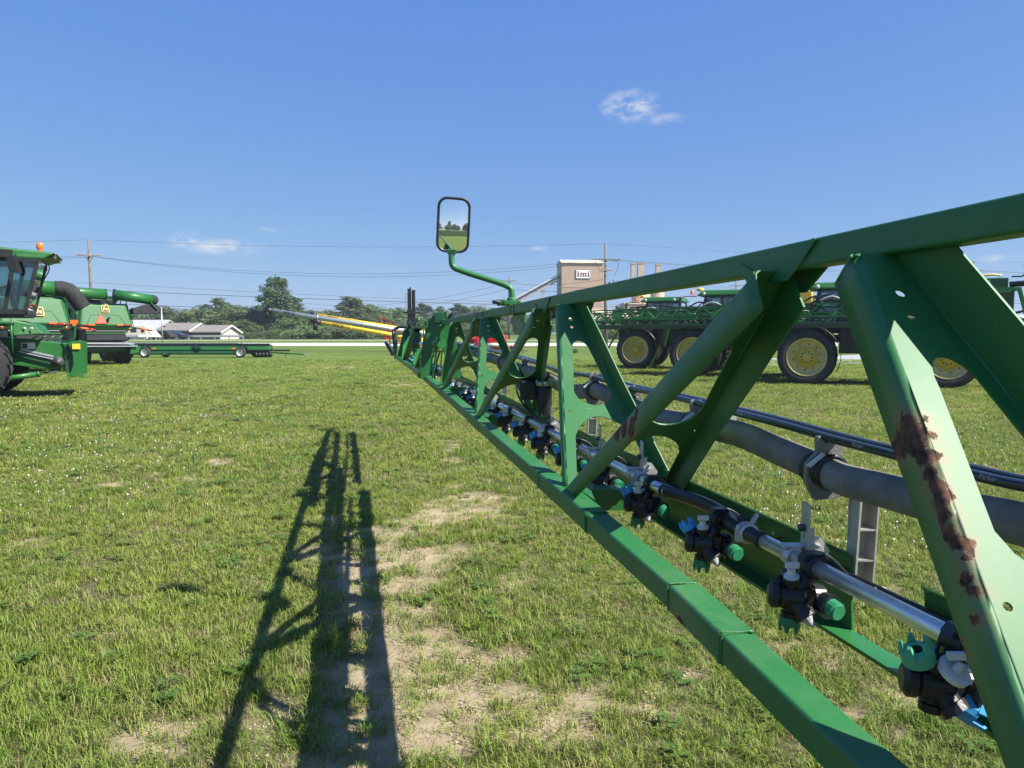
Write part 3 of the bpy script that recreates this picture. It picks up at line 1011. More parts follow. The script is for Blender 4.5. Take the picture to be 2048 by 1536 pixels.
BUSH = [(470, 658, 135, 'bush', 1.3), (505, 664, 132, 'pale_bush', 1.2), (540, 660, 130, 'bush', 1.3), (580, 662, 130, 'pale_bush', 1.2), (615, 648, 128, 'bush', 1.3), (645, 654, 127, 'bush', 1.2),
        (672, 650, 128, 'pale_bush', 1.2), (700, 652, 128, 'pale_bush', 1.3), (725, 653, 127, 'pale_bush', 1.3), (752, 656, 128, 'bush', 1.2), (780, 660, 130, 'pale_bush', 1.3)]
for i, (u, v, d, k, w) in enumerate(BUSH):
    h = ZV(v, d) - 0.6
    tree(k, i % 2, XU(u, d), d, h / HK[k], h / HK[k] * w * 1.9, '%s roadside bush, %s from the left below the wood' % ('pale grey green' if 'pale' in k else 'green leafy', ORD[i]), 'bush', 'bushes along the road')
# understorey filling the wood's foot
for i, (u, v, d, k) in enumerate(((300, 645, 150, 'round'), (450, 640, 142, 'round'), (495, 640, 140, 'broad'), (575, 640, 138, 'round'), (610, 640, 140, 'broad'), (690, 632, 160, 'round'),
                                  (730, 632, 158, 'broad'), (770, 634, 165, 'round'), (835, 634, 190, 'broad'), (870, 634, 205, 'round'), (905, 632, 200, 'round'), (945, 634, 205, 'broad'), (1000, 640, 190, 'round'), (1050, 645, 180, 'round'))):
    h = ZV(v, d) - 0.6
    tree(k, i % 2, XU(u, d), d, h / HK[k], h / HK[k] * 2.4, 'low spreading tree at the foot of the wood, %s from the left' % ORD[i], group='low trees at the foot of the wood')
for (u, v, d, k, w, lb) in ((1972, 630, 72, 'round', 1.0, 'rounded green tree under the raised boom rack at the far right'),
                            (1200, 640, 118, 'bush', 1.6, 'dark bush by the road left of the leftmost sprayer'),
                            (1232, 636, 122, 'bush', 1.5, 'dark bush between the leftmost sprayer and the tan low building'),
                            (1150, 696, 62, 'bush', 1.1, 'small shrub on the grass seen through the boom left of the sprayers'),
                            (1235, 610, 210, 'column', 1.4, 'dark tree between the tan tower and the silos'),
                            (1430, 628, 160, 'broad', 1.2, 'green tree behind the folded boom of the middle sprayer')):
    h = ZV(v, d) - terrain(XU(u, d), d)
    tree(k, 0, XU(u, d), d, h / HK[k], h / HK[k] * w, lb, 'bush' if 'bush' in k else 'tree', None)
# tree row behind the camera, seen only in the mirror
for i in range(24):
    tree(['broad', 'round', 'loose', 'round', 'column'][i % 5], i % 2, -30 + i * 6.5 + random.uniform(-3, 3), -165 + random.uniform(-9, 9), random.uniform(.75, 1.1), random.uniform(1.3, 1.8),
         'tree in the row beyond the crop field, seen in the mirror', group='tree row seen in the mirror', z=0)

# ------------------------------------------------------------------ the sprayer boom in the foreground
KX = (708 - 1024) / (F * CP + 103 * SP)


def Bm(d, l, b):
    """d: distance from the camera along the boom, l: sideways, b: below camera height"""
    y = (d - b * SP) / CP
    return Vector((KX * y + l, y, CAMH - b))


def bL(d):
    return interp(d, [-3, 0.5, 1.30, 1.90, 2.07, 3.02, 4.55, 5.44, 7.52, 9.94, 14.85], [.90, .80, .766, .726, .721, .696, .662, .636, .589, .551, .522])


def bT(d):
    return interp(d, [-3, 1.1, 3.59, 5.34, 8.6, 14], [-.225, -.209, -.187, -.171, -.141, -.06])


BS = 0.80                                   # real size of the boom against the working units above
ORG = Vector((0.9, 0.5, 0.9))
boom = thing('sprayer_boom', 'long green sprayer boom truss with nozzles and a mirror, stretching from the right foreground', 'sprayer boom', Vector((0, 0, CAMH)) + (ORG - Vector((0, 0, CAMH))) * BS)
boom.scale = (BS, BS, BS)
LR = 1.245


def bR(d): return interp(d, [-2, 3, 9.5], [.565, .565, .50])


def panel_frame(dT, dN, top=(.945, 1.025), bot=(.842, LR + .014)):
    TL, TR = Bm(dT, top[0], bT(dT) + .058), Bm(dT, top[1], bT(dT) + .058)
    BL = Bm(dN, bot[0], bL(dN) - .070)
    BR = BL + Vector((bot[1] - bot[0], 0, 0))
    nrm = (BL - TL).cross(TR - TL).normalized()
    if nrm.y < 0:
        nrm = -nrm                          # away from the camera
    return (lambda s, t: TL.lerp(TR, t).lerp(BL.lerp(BR, t), s)), nrm, (BL - TL).length


def rw(p, r):
    return (Vector((0, 0, CAMH)) + (p - Vector((0, 0, CAMH))) * BS, r * BS)


P1, n1, l1 = panel_frame(1.40, 0.83)
P2, n2, l2 = panel_frame(1.74, 2.99)
rust_paint('green_worn', [rw(P1(.335, 0) + n1 * .03, .026), rw(P1(.355, 0) + n1 * .055, .027), rw(P1(.365, 0) + n1 * .012, .024), *[rw(P1(.40 + .022 * k, .012) + n1 * (.004 + .004 * (k % 3)), .017 - .0010 * k) for k in range(10)], rw(P1(.63, .0) + n1 * .02, .006),
                          rw(P2(.56, 0) - n2 * .03, .032), rw(P2(.52, 0) - n2 * .06, .032), rw(P2(.60, 0) - n2 * .02, .03), rw(P2(.49, 0) - n2 * .03, .018), rw(P2(.37, 0) - n2 * .0, .012),
                          rw(Bm(1.86, .812, bL(1.86)), .018), rw(Bm(1.78, .812, bL(1.78)), .010), rw(P1(.66, 0) + n1 * .075, .006)])


def bp(name, mb, m, parent=None, **kw):
    """part of the boom from world coordinates"""
    mb.v = [tuple(Vector(p) - ORG) for p in mb.v]
    return mb.build(name, m, parent or boom, **kw)


dd = [-2.2, -0.5, 0.5, 1.3, 1.6, 1.9, 2.5, 3.02, 4.0, 4.55, 5.44, 6.5, 7.52, 9.3]
m_ = MB(); m_.rbar([Bm(d, .852, bL(d) - .034) for d in dd], .080, .068, .009); bp('lower_chord', m_, 'green_worn')
m_ = MB(); m_.rbar([Bm(d, 1.028, bT(d) + .03) for d in [-2.2, 0.5, 1.1, 2.0, 3.59, 5.34, 8.5]], .058, .06, .007); bp('top_chord', m_, 'green_worn')
# splice plates wrapped on the chords
for (d0, d1) in ((1.66, 1.93), (2.62, 3.28), (4.9, 5.35), (7.0, 7.4)):
    q = MB()
    e = .0035
    sec = rrect(.080 + 2 * e, .068 + 2 * e, .011, 3)
    q.sweep([Bm(d, .852, bL(d) - .034) for d in (d0, (d0 + d1) / 2, d1)], sec)
    bp('splice_plate', q, 'green_worn')
# bands on the top chord
for d in (5.95, 4.62, 4.72):
    q = MB(); q.sweep([Bm(d, 1.028, bT(d) + .03), Bm(d + .03, 1.028, bT(d) + .03)], rrect(.066, .068, .009, 3)); bp('chord_band', q, 'rusty_steel' if d > 5 else 'green')
# rear bottom channel: web, lower lip, upper plates with a gap
rd = [-2.0, 0.6, 2.0, 4.0, 6.0, 9.2]
q = MB()
sec = [(-.003, -.19), (-.060, -.19), (-.060, -.184), (-.003, -.184), (-.003, -.0)]
vs, fs = [], []
for d in rd:
    for (a, bb) in sec:
        vs.append(Bm(d, LR + a, bR(d) - bb))
n = len(sec)
fs = [(i * n + j, i * n + j + 1, (i + 1) * n + j + 1, (i + 1) * n + j) for i in range(len(rd) - 1) for j in range(n - 1) if j != 3]
q.add(vs, fs)
for (d0, d1) in ((-2.0, 1.62), (1.86, 9.2)):
    k = [d0, (d0 + d1) / 2, d1]
    vs = []
    for d in k:
        vs += [Bm(d, LR - .003, bR(d) + .184), Bm(d, LR - .003, bR(d) + (.0 if d0 > 1 else .0)), Bm(d, LR - .012, bR(d) - .012)]
    q.add(vs, [(0, 1, 4, 3), (3, 4, 7, 6), (1, 2, 5, 4), (4, 5, 8, 7)])
bp('rear_channel', q, 'green', solid=.005)


def panel(dT, dN, fl=.086, hole=True, s_win=(.22, .585), bar=(.585, .645)):
    P, nrm, ln = panel_frame(dT, dN)
    far = dN > dT
    lf = -nrm if far else nrm                 # the left flange folds in under the top node
    E = Vector((1, 0, 0))

    def wid(s):
        return (P(s, 1) - P(s, 0)).length
    r = .016
    S = [i / 24 for i in range(25)]
    leg = lambda s: .050 - .012 * s
    legr = lambda s: .036 - .006 * s
    tl = lambda s: (r + leg(s)) / wid(s)
    tr = lambda s: 1 - legr(s) / wid(s)
    left = [(s, r / wid(s)) for s in S]
    right = [(s, 1.0) for s in S]
    # opening below the cross bar
    b0 = bar[1]
    low = [(1.0, tr(1.0))]
    for i in range(9):
        s = 1 - (1 - b0 - .10) * i / 8
        low.append((s, tr(s)))
    for i in range(1, 12):
        a = i / 12
        t0, t1 = tr(b0 + .1), tl(b0 + .1)
        low.append((b0 + .10 * (1 - math.sin(math.pi * a) ** .6), t0 + (t1 - t0) * a))
    for i in range(9):
        s = b0 + .10 + (1 - b0 - .10) * i / 8
        low.append((s, tl(s)))
    low.append((1.0, tl(1.0)))
    outer = left + low[::-1] + right[::-1]
    # keyhole window
    w0, w1 = s_win
    win = []
    for i in range(13):
        a = math.pi * i / 12
        t0, t1 = tl(w0 + .06), tr(w0 + .06)
        c = (t0 + t1) / 2; h = (t1 - t0) / 2
        win.append((w0 + .06 - .06 * math.sin(a) ** .8, c - h * math.cos(a)))
    for i in range(1, 7):
        s = w0 + .06 + (w1 - .13 - w0) * i / 7
        win.append((s, tr(s)))
    sb = w1 - .07
    for i in range(13):
        a = i / 12
        t0, t1 = tr(sb), tl(sb)
        win.append((sb + .07 * math.sin(math.pi * a) ** .55, t0 + (t1 - t0) * a))
    for i in range(1, 7):
        s = sb - (w1 - .13 - w0) * i / 7
        win.append((s, tl(s)))

    def circ(s, t, rad, k=9):
        return [(s + rad / ln * math.cos(6.283 * i / k), t + rad / wid(s) * math.sin(6.283 * i / k)) for i in range(k)]
    holes = [win]
    if hole:
        holes += [circ(.09, .55, .009), circ(.14, .50, .008), circ(.62, tl(.62) * .62, .007), circ(.615, 1 - (1 - tr(.62)) * .5, .006)]
    loops = [[Vector((s * ln, t * .3, 0)) for s, t in lp] for lp in [outer] + holes]
    tri = tessellate_polygon(loops)
    flat = [p for lp in [outer] + holes for p in lp]
    q = MB()
    q.add([P(s, t) for s, t in flat], [tuple(t) for t in tri])
    # left flange with its rounded bend, going away from the camera
    rows = []
    for s in S:
        p0 = P(s, 0); th = (P(s, 1) - p0).normalized()
        c = p0 + th * r + lf * r
        row = [c - lf * (r * math.cos(a)) - th * (r * math.sin(a)) for a in (0, .4, .8, 1.2, math.pi / 2)]
        fw = fl * (1.3 if far else 1.0) * (1 - .25 * s)
        row.append(p0 + lf * (fw * .5)); row.append(p0 + lf * fw)
        rows.append(row)
    n = len(rows[0])
    vs = [p for row in rows for p in row]
    q.add(vs, [(i * n + j, i * n + j + 1, (i + 1) * n + j + 1, (i + 1) * n + j) for i in range(len(S) - 1) for j in range(n - 1)], True)
    # right flange, folded out toward the near side
    vs = []
    for s in S:
        p0 = P(s, 1)
        k = interp(s, [0, .25, .5, 1], [.105, .10, .085, .08])
        vs += [p0, p0 + (E * .16 - nrm).normalized() * k]
    q.add(vs, [(2 * i, 2 * i + 1, 2 * i + 3, 2 * i + 2) for i in range(len(S) - 1)])
    o = bp('truss_panel', q, 'green_worn', fix=True, solid=.005)
    return P, nrm


NODES = [(1.40, 0.83), (1.74, 2.99), (3.44, 3.00), (3.90, 5.17), (5.52, 5.22), (5.86, 7.15), (7.18, 7.30)]
for (a, c) in NODES:
    panel(a, c)
# gusset tabs lapped onto the top chord
for d in (1.74, 3.90, 5.86):
    q = MB()
    o_ = Bm(d, .9965, bT(d))
    ax = (Bm(d + 1, 1, 0) - Bm(d, 1, 0)).normalized(); dn = Vector((0, 0, -1))
    q.prism([(-.16, .004), (-.145, .0), (-.10, .05), (.10, .05), (.16, .028), (.12, .085), (-.05, .085), (-.09, .06)], o_, ax, dn, .005)
    bp('gusset_plate', q, 'green_worn')
    q = MB(); q.prism([(-.10, .056), (.22, .056), (.14, .11), (-.02, .11)], Bm(d, 1.06, bT(d)), ax, dn, .005); bp('gusset_plate', q, 'green')
for d in (1.315, 3.30, 5.4):
    q = MB(); ax = (Bm(d + 1, 1, 0) - Bm(d, 1, 0)).normalized()
    q.prism([(.0, .004), (.22, .004), (.22, .058), (.17, .12), (.05, .10), (.0, .058)], Bm(d, 1.075, bT(d)), ax, Vector((0, 0, -1)), .006); bp('gusset_plate', q, 'green')
# cross members from the lower chord to the rear channel
for d in (0.62, 2.99, 5.2, 7.2):
    q = MB()
    for (z0, z1, y0, y1) in ((0, .006, 0, .09), (-.075, 0, 0, .005), (-.080, -.075, 0, .05)):
        a0, a1 = Bm(d + y0, .893, bL(d) - .058), Bm(d + y0, LR - .07, bL(d) - .058)
        c0, c1 = Bm(d + y1, .893, bL(d) - .058), Bm(d + y1, LR - .07, bL(d) - .058)
        up = Vector((0, 0, 1))
        q.hexa([a0 + up * z0, a1 + up * z0, c1 + up * z0, c0 + up * z0, a0 + up * z1, a1 + up * z1, c1 + up * z1, c0 + up * z1])
    bp('cross_member', q, 'green')
    q = MB()
    pts = [Bm(d - .22, .894, bL(d) - .066), Bm(d + .25, .894, bL(d) - .066), Bm(d + .12, .99, bL(d) - .066), Bm(d + .01, .97, bL(d) - .066), Bm(d - .06, .93, bL(d) - .066)]
    q.add(pts + [p + Vector((0, 0, .004)) for p in pts], [(4, 3, 2, 1, 0), (5, 6, 7, 8, 9)] + [(i, (i + 1) % 5, 5 + (i + 1) % 5, 5 + i) for i in range(5)])
    bp('corner_gusset', q, 'green')

# --- spray pipe with nozzle bodies
LT = 1.10
bP = lambda d: .512 * LT - .004 * max(d - 3, 0)
for (d0, d1) in ((-1.5, 2.05), (2.62, 3.6), (3.75, 5.2), (5.3, 8.6)):
    q = MB(); q.tube([Bm(d, LT, bP(d)) for d in np.linspace(d0, d1, 6)], .0195, 20); bp('spray_pipe', q, 'stainless')
q = MB(); q.tube(smooth_path([Bm(2.0, LT, bP(2)), Bm(2.15, LT, bP(2)), Bm(2.3, LT + .03, bP(2) - .005), Bm(2.45, LT + .03, bP(2) - .005), Bm(2.65, LT, bP(2))]), .023, 14)
bp('feed_hose', q, 'black_plastic')
q = MB(); q.tube(smooth_path([Bm(2.14, LT + .02, bP(2) - .02), Bm(2.3, LT + .085, bP(2) + .02), Bm(2.6, LT + .09, bP(2) + .03), Bm(2.9, LT + .08, bP(2) + .02)]), .021, 12)
bp('feed_hose', q, 'black_plastic')


def cap_crown(b, o, ax, r, h):
    b.lathe([(r * .2, 0), (r * .85, 0), (r, h * .08), (r * 1.02, h * .55), (r * .8, h * .62), (r * .4, h * .62)], o, ax, 14)
    x, y, z = frame_from(ax)
    for k in range(5):
        a = k * 1.2566
        d = x * math.cos(a) + y * math.sin(a)
        t = z.cross(d)
        o2 = Vector(o) + z * h * .5 + d * r * .7
        b.hexa([o2 - t * r * .3, o2 + t * r * .3, o2 + t * r * .3 + d * r * .34, o2 - t * r * .3 + d * r * .34,
                o2 - t * r * .12 + z * h * .55, o2 + t * r * .12 + z * h * .55, o2 + t * r * .12 + z * h * .5 + d * r * .2, o2 - t * r * .12 + z * h * .5 + d * r * .2])


CB = Vector((-.046, 0, -.070))
nz_meshes = {}
q = MB(); q.flat = True                           # black turret body with saddle on the pipe
q.lathe([(.0165, -.022), (.026, -.022), (.0275, -.018), (.0275, .018), (.026, .022), (.0165, .022)], (0, 0, 0), (-KX * 0 + KX, 1, 0), 18)
q.hexa([(-.03, -.016, .015), (.03, -.016, .015), (.03, .016, .015), (-.03, .016, .015), (-.018, -.016, .032), (.018, -.016, .032), (.018, .016, .032), (-.018, .016, .032)])
q.tube([(-.005, 0, -.01), (-.02, 0, -.04), CB], [.017, .02, .024], 12)
q.lathe([(.0, -.030), (.022, -.030), (.029, -.024), (.029, .024), (.022, .030), (0, .030)], CB, (-1, .25, .05), 16)
q.cbox(CB + Vector((.02, 0, .0)), (.05, .046, .046))
q.lathe([(.001, .052), (.020, .052), (.025, .049), (.031, .044), (.031, .030), (.026, .024), (.026, 0)], CB, (-1, .25, .05), 18)
q.lathe([(.025, 0), (.025, .03), (.031, .032), (.031, .058), (.028, .062), (.0, .062)], CB + Vector((.012, 0, .0)), (1, .1, -.1), 20)
for ax, r, h in (((-.08, -.15, 1), .017, .046), ((-.75, .5, .75), .016, .05), ((-.05, 0, -1), .017, .05), ((.42, -.55, -.68), .020, .056)):
    q.lathe([(r, .01), (r, h * .7), (r * 1.25, h * .72), (r * 1.25, h), (r * .4, h)], CB, ax, 14)
q.lathe([(.026, -.02), (.026, .022), (.029, .024), (.029, .036), (.0, .036)], CB + Vector((.062, -.004, -.008)), (.35, -.9, -.15), 14)
nz_meshes['body'] = q.mesh('nozzle_body'); nz_meshes['body'].materials.append(MATS['black_plastic'])


def part_mesh(key, b, m):
    nz_meshes[key] = b.mesh(key); nz_meshes[key].materials.append(MATS[m])


b = MB(); b.flat = True; cap_crown(b, CB + Vector((-.75, .5, .75)).normalized() * .048, (-.55, .4, .9), .0225, .034); part_mesh('blue_cap', b, 'nozzle_blue')
b = MB(); b.flat = True; cap_crown(b, CB + Vector((-.05, 0, -1)).normalized() * .046, (-.05, 0, -1), .0235, .036); part_mesh('green_cap', b, 'nozzle_green')
b = MB(); b.flat = True; b.lathe([(.022, 0), (.0215, .020), (.0185, .021), (.0175, .026), (.0, .026)], CB + Vector((.062, -.004, -.008)) + Vector((.35, -.9, -.15)).normalized() * .034, (.35, -.9, -.15), 16); part_mesh('end_cap', b, 'nozzle_green')
b = MB(); b.flat = True
b.lathe([(.017, 0), (.0175, .008), (.010, .010), (.009, .024), (.0, .025)], CB + Vector((-.08, -.15, 1)).normalized() * .044, (-.08, -.15, 1), 14)
b.cbox(CB + Vector((-.004, -.01, .075)), (.030, .009, .013)); part_mesh('white_tip', b, 'nozzle_white')
b = MB(); b.flat = True; b.lathe([(.014, 0), (.0145, .006), (.010, .012), (.007, .020), (.003, .026), (.0, .026)], CB + Vector((.42, -.55, -.68)).normalized() * .052, (.42, -.55, -.68), 12); part_mesh('grey_tip', b, 'nozzle_grey')
b = MB(); b.flat = True; cap_crown(b, CB + Vector((-.62, -.1, .8)).normalized() * .046, (-.35, -.15, .95), .027, .044); part_mesh('mint_cap', b, 'nozzle_mint')
b = MB(); b.flat = True; b.lathe([(.016, 0), (.027, .002), (.028, .012), (.020, .014), (.008, .012), (.0075, .028), (.0, .03)], CB + Vector((.30, -.62, .62)).normalized() * .040, (.30, -.5, .75), 18)
b.cbox(CB + Vector((.018, -.036, .062)), (.036, .010, .012)); part_mesh('white_cap', b, 'nozzle_white')
b = MB(); b.flat = True; cap_crown(b, CB + Vector((.72, -.3, -.55)).normalized() * .048, (.8, -.35, -.45), .026, .046); part_mesh('blue_low_cap', b, 'nozzle_blue')

noz_d = [1.13, 1.86, 2.36, 3.0, 3.42, 3.88, 4.38, 4.86, 5.36, 5.86, 6.36, 6.9, 7.4, 7.9, 8.4]
noz_d = [1628 / (u - 708) for u in (1915, 1618, 1434, 1300)] + [1628 / (u - 708) for u in (1214, 1150, 1096, 1056, 1022, 997)] + [6.1, 6.55, 7.0, 7.45, 7.9, 8.35]
for i, d in enumerate(noz_d):
    body = bpy.data.objects.new('nozzle_body', nz_meshes['body']); COL.objects.link(body); body.parent = boom
    body.location = Bm(d, LT, bP(d)) - ORG; body.scale = (1.06, 1.06, 1.06)
    near = i == 0
    keys = ['mint_cap', 'white_cap', 'blue_low_cap'] if near else ['green_cap', 'end_cap', 'white_tip', 'grey_tip'] + (['blue_cap'] if i != 1 else [])
    for k in keys:
        c = bpy.data.objects.new('nozzle_tip' if 'tip' in k else 'nozzle_cap', nz_meshes[k]); COL.objects.link(c); c.parent = body
        if near:
            c['label'] = {'mint_cap': 'mint green nozzle cap pointing up', 'white_cap': 'white round nozzle cap', 'blue_low_cap': 'blue nozzle cap pointing down'}[k]

# --- pipe holders: L bracket with slot and a clamp round the pipe
for d in (1628 / (1577 - 708), 1628 / (1262 - 708), 1628 / (1182 - 708), 4.3, 6.2):
    c = Bm(d, LT, bP(d))
    q = MB()
    q.lathe([(.0196, -.017), (.0245, -.017), (.0245, .017), (.0196, .017)], c, (KX, 1, 0), 18)
    q.cbox(c + Vector((.0, 0, .026)), (.05, .034, .006))
    q.cbox(c + Vector((.045, 0, .025)), (.05, .034, .006))
    q.cbox(c + Vector((-.008, 0, -.036)), (.006, .03, .04))
    br = bp('pipe_clamp', q, 'aluminium')
    q = MB()
    for (z0, z1, x0, x1) in ((.022, .045, -.022, .022), (.045, .06, -.022, -.006), (.045, .06, .006, .022), (.06, .085, -.022, .022), (.085, .105, -.022, -.006), (.085, .105, .006, .022), (.105, .135, -.022, .022)):
        q.box((c.x + .030, c.y + x0, c.z + z0), (c.x + .036, c.y + x1, c.z + z1))
    q.box((c.x + .036, c.y - .003, c.z + .02), (c.x + .055, c.y + .003, c.z + .07))
    q.prism([(0, -.03), (.045, -.03), (.06, .0), (.035, .035), (0, .04)], c + Vector((.040, .012, .01)), Vector((1, 0, 0)), Vector((0, 0, 1)), .004)
    bp('slotted_bracket', q, 'aluminium')
    q = MB()
    for zz in (.072,):
        q.lathe([(.0, -.014), (.010, -.014), (.010, 0)], c + Vector((.030, 0, zz)), (1, 0, 0), 6)
    q.lathe([(.0, -.012), (.010, -.012), (.010, 0)], c + Vector((-.011, 0, -.042)), (1, 0, 0), 6)
    bp('bolt', q, 'steel_dark')
# worm-drive hose clips
for u in (1488, 1278):
    d = 1628 / (u - 708); c = Bm(d, LT, bP(d)); q = MB()
    q.lathe([(.022, -.018), (.0285, -.018), (.0295, -.010), (.0265, -.006), (.0295, 0), (.0295, .014), (.022, .014)], c, (KX, 1, 0), 18)
    q.cbox(c + Vector((-.026, -.004, -.006)), (.014, .018, .034))
    q.lathe([(.006, 0), (.006, .012), (0, .012)], c + Vector((-.026, -.004, .011)), (0, 0, 1), 8)
    bp('hose_clip', q, 'aluminium')
    q = MB(); q.hexa([c + Vector(p) for p in ((.0, -.012, .022), (.012, -.012, .022), (.012, .0, .022), (.0, .0, .022), (.028, .0, .055), (.034, .0, .050), (.034, .014, .050), (.028, .014, .055))]); bp('hose_clip', q, 'aluminium')

# --- big grey supply hose and hydraulic lines
LH = 1.24
hose_uv = [(2320, 1120), (2048, 1049), (1900, 1016), (1762, 979), (1690, 960), (1640, 937), (1560, 903), (1480, 869), (1395, 851), (1330, 838), (1268, 815), (1228, 796), (1190, 780), (1150, 783), (1110, 764), (1070, 746), (1040, 738), (1005, 724), (965, 711), (930, 699), (905, 691), (880, 684)]
hz_pts = [W(u, v, LH * F / (u - 708)) for u, v in hose_uv]
q = MB(); q.tube(smooth_path(hz_pts, 5), .041, 20); bp('supply_hose', q, 'hose_grey')
for (off, lab) in ((0, 0), (.028, 1)):
    lines = [(2320, 1015), (2048, 972), (1940, 948), (1800, 913), (1665, 878), (1560, 848), (1420, 812), (1330, 790), (1260, 776), (1180, 752), (1120, 742 + 8 * lab), (1060, 722), (1000, 706), (950, 695), (900, 683)]
    pts = [W(u, v, (LH - .005) * F / (u - 708)) + Vector((off, 0, .004 * lab)) for u, v in lines]
    q = MB(); q.tube(smooth_path(pts, 5), .0115, 10); bp('hydraulic_line', q, 'hydraulic')


def hose_point(u):
    us = [p[0] for p in hose_uv][::-1]; vsx = [p[1] for p in hose_uv][::-1]
    return W(u, float(np.interp(u, us, vsx)), LH * F / (u - 708))


for i, u in enumerate((1648, 1392, 1262, 1188, 1050, 1006, 968, 932)):
    c = hose_point(u)
    # bracket plate across the boom: forked head, waist, angled foot
    q = MB()
    poly = [(-.052, -.030), (-.026, -.078), (.030, -.074), (.052, -.066), (.052, .02), (.044, .048), (.046, .088), (.040, .094), (.032, .090), (.031, .078), (.024, .074), (.021, .088), (.014, .094), (.006, .090), (.005, .078),
            (-.003, .074), (-.005, .088), (-.012, .094), (-.022, .090), (-.025, .078), (-.022, .050), (-.050, .02)]
    q.prism(poly, c + Vector((0, -.010, 0)), Vector((1, 0, 0)), Vector((0, 0, 1)), -.020)
    br = bp('hose_bracket', q, 'cast_grey', bevel=.002)
    q = MB()
    for k in (-.030, .030):
        q.lathe([(.041, -.010), (.0480, -.010), (.0480, .010), (.041, .010)], c + Vector((KX * k, k, 0)), (KX, 1, 0), 22)
    q.lathe([(.0415, -.03), (.0445, -.03), (.0445, .03), (.0415, .03)], c, (KX, 1, 0), 22)
    bp('clamp_ring', q, 'black_plastic')
    if i < 4:
        q = MB(); q.hexa([c + Vector(p) for p in ((-.060, -.036, .018), (-.050, -.036, .014), (-.050, -.026, .014), (-.060, -.026, .018), (-.018, -.036, .052), (-.012, -.036, .046), (-.012, -.026, .046), (-.018, -.026, .052))]); bp('cable_tie', q, 'nozzle_white')
# aluminium uprights from the rear channel to the hose
for u, v0, v1 in ((1706, 985, 1128), (1286, 838, 960), (1180, 800, 890), (1010, 745, 800)):
    d = (LR + .01) * F / (u - 8 - 708)
    z0, z1 = CAMH - bR(d) - .10, CAMH - (v0 - 665) * d / F
    base = Bm(d, LR + .008, bR(d))
    q = MB()
    for (x0, x1, y0, y1) in ((-.005, .0, -.028, .028), (.040, .044, -.028, .028)):
        q.hexa([(base.x + x0, base.y + y0, z0), (base.x + x1, base.y + y0, z0), (base.x + x1, base.y + y1, z0), (base.x + x0, base.y + y1, z0),
                (base.x + x0 + .01, base.y + y0, z1), (base.x + x1 + .01, base.y + y0, z1), (base.x + x1 + .01, base.y + y1, z1), (base.x + x0 + .01, base.y + y1, z1)])
    for k in (.05, .36, .66, .95):
        zz = z0 + (z1 - z0) * k
        q.box((base.x + .0 + .01 * k, base.y - .027, zz), (base.x + .041 + .01 * k, base.y + .027, zz + .004))
    q.box((base.x + .0, base.y + .022, z0 + .01), (base.x + .048, base.y + .026, z1 - .01))
    bp('hose_upright', q, 'aluminium')
# link plate on the far leg
q = MB(); c = W(1464, 815, 2.55); q.prism([(-.014, -.085), (.014, -.085), (.016, .07), (.008, .085), (-.008, .085), (-.016, .07)], c, Vector((1, .2, 0)), Vector((0, 0, 1)), .006); bp('link_plate', q, 'galvanised')
q = MB(); [q.lathe([(0, -.008), (.010, -.008), (.010, 0)], c + Vector((0, -.006, z)), (0, 1, 0), 8) for z in (-.05, .065)]; bp('bolt', q, 'rusty_steel')

# --- boom valve
c = Bm(4.64, 1.13, .39)
q = MB(); q.cbox(c + Vector((-.045, 0, .03)), (.10, .08, .12)); bp('valve_motor', q, 'black_plastic', bevel=.012)
q = MB(); q.lathe([(.035, -.13), (.040, -.10), (.050, -.06), (.050, .06), (.036, .08), (.036, .14)], c + Vector((.055, -.02, 0)), (0, 0, 1), 20); bp('valve_body', q, 'black')
q = MB(); q.lathe([(.050, 0), (.056, .002), (.056, .024), (.050, .026)], c + Vector((.055, -.02, .06)), (0, 0, 1), 20); bp('valve_clamp', q, 'aluminium')
q = MB(); q.tube(smooth_path([c + Vector(p) for p in ((-.12, .3, .05), (-.1, .05, -.02), (-.03, -.15, -.10), (.02, -.3, -.12), (.06, -.5, -.12))]), .007, 8)
q.tube(smooth_path([c + Vector(p) for p in ((-.10, .25, .06), (-.06, .02, -.06), (.0, -.2, -.12), (.05, -.42, -.10))]), .005, 8); bp('wiring', q, 'black_plastic')

# --- mirror on its bent arm
MD = 4.80
q = MB()
arm = [W(1024, 612, MD), W(1024, 590, MD), W(1022, 578, MD), W(1012, 571, MD), W(990, 563, MD), W(945, 549, MD), W(925, 542, MD), W(910, 536, MD), W(904, 528, MD), W(903, 512, MD), W(903, 500, MD)]
q.tube(smooth_path(arm, 4), .0195, 14); bp('mirror_arm', q, 'green')
q = MB()
c = Bm(MD, 1.03, bT(MD))
q.cbox(c + Vector((0, 0, .014)), (.11, .14, .028)); q.lathe([(.034, 0), (.034, .05), (.026, .055)], W(1024, 612, MD), (0, 0, 1), 14)
q.cbox(c + Vector((-.07, .02, .018)), (.06, .07, .04)); bp('arm_mount', q, 'green', bevel=.004)
q = MB(); [q.lathe([(0, 0), (.011, 0), (.011, .05), (0, .05)], c + Vector((x, y, .02)), (-1, .3, .05), 8) for x, y in ((-.08, .05), (-.08, -.02))]; bp('bolt', q, 'steel_dark')
ax = (Bm(6, 1, 0) - Bm(5, 1, 0)).normalized()
q = MB(); q.prism([(-.16, .055), (.19, .055), (.19, .16), (.13, .19), (-.02, .19), (-.16, .12)], Bm(MD - .12, 1.055, bT(MD)), ax, Vector((0, 0, -1)), .012); mp = bp('mount_plate', q, 'green', bevel=.003)
